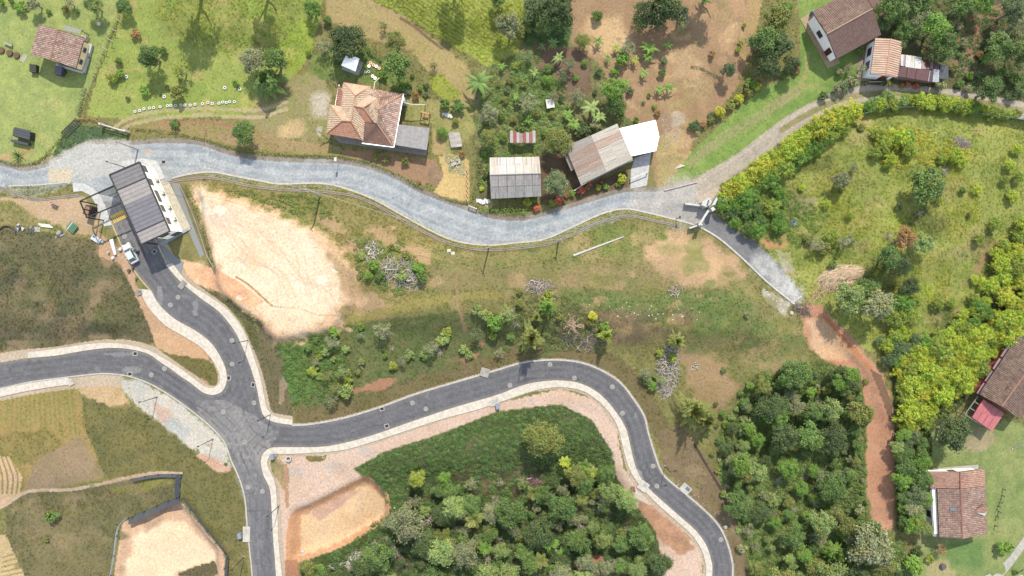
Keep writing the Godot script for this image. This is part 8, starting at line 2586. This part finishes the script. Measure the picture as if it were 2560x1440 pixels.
func motorbike() -> void:
	var o := thing("motorcycle", "small dark motorcycle parked on the dirt left of the steel portal", "motorcycle", g(137, 511))
	o.rotation.y = -0.55
	var dk := Color(0.05, 0.045, 0.045)
	for z in [-0.62, 0.62]:
		var mb := MB.new()
		mb.tube(PackedVector3Array([Vector3(z, 0.3, -0.05), Vector3(z, 0.3, 0.05)]), PackedFloat32Array([0.3, 0.3]), 14, dk)
		part(mb, "wheel", vmat(0.8), o, false)
	var mb2 := MB.new()
	mb2.bar(Vector3(-0.6, 0.32, 0), Vector3(-0.35, 0.95, 0), 0.1, 0.08, Color(0.2, 0.2, 0.2))
	mb2.bar(Vector3(-0.4, 0.75, 0), Vector3(0.62, 0.4, 0), 0.14, 0.1, dk)
	part(mb2, "frame", vmat(0.5), o, false)
	mb2 = MB.new()
	mb2.box(Vector3(-0.1, 0.78, 0), Vector3(0.45, 0.22, 0.28), Color(0.3, 0.12, 0.08))
	part(mb2, "fuel_tank", vmat(0.3), o, false)
	mb2 = MB.new()
	mb2.box(Vector3(0.4, 0.76, 0), Vector3(0.65, 0.1, 0.26), dk)
	part(mb2, "seat", vmat(0.7), o, false)
	mb2 = MB.new()
	mb2.bar(Vector3(-0.36, 0.98, -0.36), Vector3(-0.36, 0.98, 0.36), 0.05, 0.05, Color(0.25, 0.25, 0.25))
	part(mb2, "handlebar", vmat(0.4), o, false)
	mb2 = MB.new()
	mb2.box(Vector3(-0.05, 0.4, 0), Vector3(0.4, 0.3, 0.3), Color(0.3, 0.3, 0.3))
	part(mb2, "engine", vmat(0.5, 0.5), o, false)

func poles() -> void:
	# street lamps: base point, lean of the head in plan
	var lamps := [[620, 851, Vector3(-1.1, 0, 0.25), "right of the descending road opposite a manhole"], [677, 1036, Vector3(-0.9, 0, 0.4), "on the upper corner of the junction"], [392, 993, Vector3(-1.0, 0, 0.2), "on the pale gravel under the left branch"], [532, 1098, Vector3(-0.9, 0, 0.4), "on the white rubble left of the junction"], [697, 1265, Vector3(-0.7, 0, 0.6), "on the right pavement of the bottom road"], [1662, 1165, Vector3(1.2, 0, -0.4), "right of the S-bend's outer kerb"], [611, 1392, Vector3(-0.6, 0, 0.8), "left of the bottom road near the picture's lower edge"], [312, 418, Vector3(-0.9, 0, -0.3), "at the gatehouse's upper corner"]]
	var dk := A(62, 60, 62)
	for q in lamps:
		var o := thing("street_lamp", "slim black street lamp " + q[3], "street lamp", g(q[0], q[1]), "street lamps along the new roads")
		var b := o.position
		var mb := MB.new()
		mb.tube(PackedVector3Array([b - Vector3(0, 0.1, 0), b + Vector3(0, 4.3, 0)]), PackedFloat32Array([0.085, 0.06]), 8, dk)
		part(mb, "pole", vmat(0.5, 0.3), o)
		mb = MB.new()
		mb.bar(b + Vector3(0, 4.25, 0), b + Vector3(0, 4.4, 0) + q[2] * 0.7, 0.07, 0.07, dk)
		part(mb, "arm", vmat(0.5, 0.3), o)
		mb = MB.new()
		mb.bar(b + Vector3(0, 4.4, 0) + q[2] * 0.6, b + Vector3(0, 4.42, 0) + q[2], 0.24, 0.1, dk)
		part(mb, "head", vmat(0.5, 0.3), o)
		mb = MB.new()
		mb.box(b + Vector3(0, 0.03, 0), Vector3(0.4, 0.1, 0.4), A(200, 196, 190))
		part(mb, "footing", concrete(), o)
	# electricity poles and the cables between them
	var pp := [[800, 490, 8.6, "at the sand platform's upper bank"], [1222, 619, 8.2, "at the lowest point of the gravel road's channel"], [1396, 604, 6.5, "right of the two concrete blocks beside the channel"], [345, 374, 7.5, "at the head of the gravel apron"]]
	var tops := []
	for q in pp:
		var o := thing("power_pole", "pale concrete power pole " + q[3], "power pole", g(q[0], q[1]), "power poles along the gravel road")
		var b := o.position
		var mb := MB.new()
		mb.tube(PackedVector3Array([b - Vector3(0, 0.2, 0), b + Vector3(0, q[2], 0)]), PackedFloat32Array([0.17, 0.1]), 9, A(244, 242, 238))
		part(mb, "shaft", concrete(), o)
		mb = MB.new()
		mb.bar(b + Vector3(-0.35, q[2] - 0.3, -0.6), b + Vector3(0.35, q[2] - 0.3, 0.6), 0.1, 0.1, A(150, 146, 142))
		part(mb, "cross_arm", vmat(0.7), o)
		for s in [-1.0, 1.0]:
			mb = MB.new()
			mb.cyl(b + Vector3(0.3 * s, q[2] - 0.25, 0.52 * s), 0.06, 0.22, A(230, 230, 230), 8)
			part(mb, "insulator", vmat(0.3), o)
		tops.append(b + Vector3(0, q[2] - 0.1, 0))
	for c in [[3, 0, "light cable strung from the gravel apron pole to the sand platform pole"], [0, 1, "light cable strung between the two middle poles over the bank"], [1, 2, "light cable strung between the lowest pole and its right neighbour"]]:
		var a: Vector3 = tops[c[0]]
		var b: Vector3 = tops[c[1]]
		var o := thing("power_cable", c[2], "cable", a.lerp(b, 0.5), "cables over the gravel road")
		var mb := MB.new()
		var line := PackedVector3Array()
		var rr := PackedFloat32Array()
		for i in 15:
			var t := i / 14.0
			line.append(a.lerp(b, t) - Vector3(0, 0.7 * sin(PI * t), 0))
			rr.append(0.028)
		mb.tube(line, rr, 5, A(210, 206, 200))
		part(mb, "wire", vmat(0.6), o)
	# leaning pole by the hip-roofed house and thin poles near the lane
	for q in [[826, 353, 805, 335, 2.5, "dark thin pole at the hip-roofed house's lower left corner"], [2062, 236, 2100, 211, 4.0, "grey slanting pole by the bend of the lane"], [2165, 209, 2201, 209, 1.2, "low white rail below the pink striped house"]]:
		var o := thing("thin_pole", q[5], "pole", g(q[0], q[1]))
		var mb := MB.new()
		mb.bar(g(q[0], q[1], 0.0 if q[4] > 2.0 else 1.0), g(q[2], q[3], q[4]), 0.12, 0.12, A(90, 84, 78) if q[0] == 826 else A(196, 192, 186))
		part(mb, "shaft", vmat(0.8), o)
		mb = MB.new()
		mb.box(g(q[0], q[1], 0.05), Vector3(0.3, 0.12, 0.3), A(160, 156, 150))
		part(mb, "foot", vmat(0.8), o)

func net_fence(called: String, label: String, line: PackedVector2Array, h: float, col: Color, post: Color, every: int, lean := 0.0) -> void:
	var mid := line[line.size() / 2]
	var o := thing(called, label, "fence", g(mid.x, mid.y))
	var mb := MB.new()
	for i in line.size() - 1:
		var a := g(line[i].x, line[i].y)
		var b := g(line[i + 1].x, line[i + 1].y)
		var side := (b - a).cross(Vector3.UP).normalized() * lean
		var up := Vector3(0, h, 0) + side
		var off := (b - a).cross(Vector3.UP).normalized() * 0.03
		mb.quad(a + off, b + off, b + up + off, a + up + off, col * rng.randf_range(0.85, 1.15), off)
		mb.quad(a - off, b - off, b + up - off, a + up - off, col, -off)
		mb.quad(a + up - off, b + up - off, b + up + off, a + up + off, col, Vector3.UP)
	part(mb, "netting", vmat(0.8), o)
	for i in range(0, line.size(), every):
		mb = MB.new()
		mb.bar(g(line[i].x, line[i].y, -0.1), g(line[i].x, line[i].y, h + 0.1), 0.1, 0.1, post)
		part(mb, "post", vmat(0.8), o)

func fences() -> void:
	rng.seed = 707
	net_fence("net_fence", "long green shade-net fence curving along the lane's lower side", resample(smooth(P([2150, 284, 2190, 275, 2230, 269, 2330, 269, 2420, 281, 2560, 302, 2660, 330])), 46), 1.5, Color(0.05, 0.11, 0.09), A(120, 120, 110), 5, 0.35)
	var blk := Color(0.022, 0.026, 0.034)
	net_fence("silt_fence", "black silt fence on the upper terrace line of the lower left field", resample(smooth(P([330, 1197, 390, 1186, 430, 1185, 456, 1186])), 12), 0.5, blk, blk, 3, 0.5)
	net_fence("silt_fence", "short upright black silt fence joining the two terrace lines", resample(P([455, 1186, 452, 1212, 450, 1242]), 8), 0.8, blk, blk, 3, 0.8)
	net_fence("silt_fence", "black silt fence along the upper edge of the bottom-left earth pad", resample(P([448, 1243, 400, 1262, 350, 1285, 312, 1302]), 14), 0.8, blk, blk, 3, -1.0)
	net_fence("silt_fence", "black silt fence down the right edge of the bottom-left earth pad", resample(P([455, 1246, 500, 1305, 540, 1355, 565, 1388, 562, 1440, 560, 1500]), 26), 0.7, blk, blk, 3, -0.8)
	net_fence("silt_fence", "thin grey edging down the left edge of the bottom-left earth pad", resample(smooth(P([312, 1300, 292, 1320, 284, 1370, 276, 1420, 262, 1480])), 16), 0.3, Color(0.16, 0.17, 0.18), blk, 4, 0.15)
	# low retaining wall on the left side of the sand platform
	var o := thing("retaining_wall", "low concrete retaining wall on the sand platform's left side", "wall", g(520, 600))
	var ln := resample(smooth(P([452, 462, 478, 520, 505, 590, 522, 640, 546, 672])), 14)
	for i in 13:
		var mb := MB.new()
		mb.bar(g(ln[i].x, ln[i].y, 0.2), g(ln[i + 1].x, ln[i + 1].y, 0.2).lerp(g(ln[i].x, ln[i].y, 0.2), 0.01), 0.16, 0.9, A(196, 184, 168) * (0.94 + 0.04 * (i % 3)))
		part(mb, "wall_block", concrete(), o)
	# wire fence of stakes between the lawns
	for i in 5:
		var q: Array = [[256, 156], [248, 172], [243, 188], [241, 205], [262, 140]][i]
		var s := thing("garden_stake", "short brown stake on the boundary left of the round tree, %s" % ["second from top", "third from top", "fourth from top", "lowest", "topmost"][i], "stake", g(q[0], q[1]), "stakes between the lawns")
		var mb := MB.new()
		mb.bar(g(q[0], q[1], -0.05), g(q[0], q[1], 1.1), 0.1, 0.1, A(150, 130, 100))
		part(mb, "shaft", vmat(0.9), s)
		mb = MB.new()
		mb.box(g(q[0], q[1], 1.12), Vector3(0.14, 0.05, 0.14), A(160, 140, 110))
		part(mb, "cap", vmat(0.9), s)

func _ready() -> void:
	var cam := Camera3D.new()
	cam.name = "camera"
	cam.position = Vector3(0, H, 0)
	cam.rotation_degrees = Vector3(-90, 0, 0)
	cam.fov = rad_to_deg(2.0 * atan(720.0 / S / H))
	cam.near = 1.0
	cam.far = 8000.0
	add_child(cam)
	cam.current = true
	var env := Environment.new()
	env.background_mode = Environment.BG_SKY
	var sm := ProceduralSkyMaterial.new()
	sm.sky_top_color = Color(0.74, 0.78, 0.84)
	sm.sky_horizon_color = Color(0.86, 0.89, 0.93)
	sm.ground_bottom_color = Color(0.3, 0.3, 0.26)
	sm.ground_horizon_color = Color(0.8, 0.82, 0.84)
	sm.sky_curve = 0.25
	var sky := Sky.new()
	sky.sky_material = sm
	env.sky = sky
	env.background_energy_multiplier = 1.2
	env.tonemap_mode = Environment.TONE_MAPPER_LINEAR
	env.tonemap_exposure = 2.12
	env.sdfgi_enabled = true
	env.ssao_enabled = true
	env.ssil_enabled = true
	var we := WorldEnvironment.new()
	we.name = "world_environment"
	we.environment = env
	add_child(we)
	var sun := DirectionalLight3D.new()
	sun.name = "sun"
	sun.light_energy = 1.5
	sun.light_color = Color(1.0, 0.955, 0.88)
	sun.light_angular_distance = 0.8
	sun.shadow_enabled = true
	sun.directional_shadow_max_distance = 400.0
	add_child(sun)
	sun.look_at_from_position(Vector3.ZERO, Vector3(-0.2, -1.06, 1.0))
	patchy.seed = 9
	patchy.frequency = 0.02
	patchy.fractal_octaves = 4
	var t0 := Time.get_ticks_msec()
	road_lines()
	relief()
	paint()
	finish_ground()
	print("painted ", Time.get_ticks_msec() - t0)
	build_ground()
	build_roads()
	print("ground ", Time.get_ticks_msec() - t0)
	houses()
	furniture()
	print("things ", Time.get_ticks_msec() - t0)
	grow()
	vegetation()
	print("plants ", Time.get_ticks_msec() - t0)
	scatter_stuff()
	print("all ", Time.get_ticks_msec() - t0)
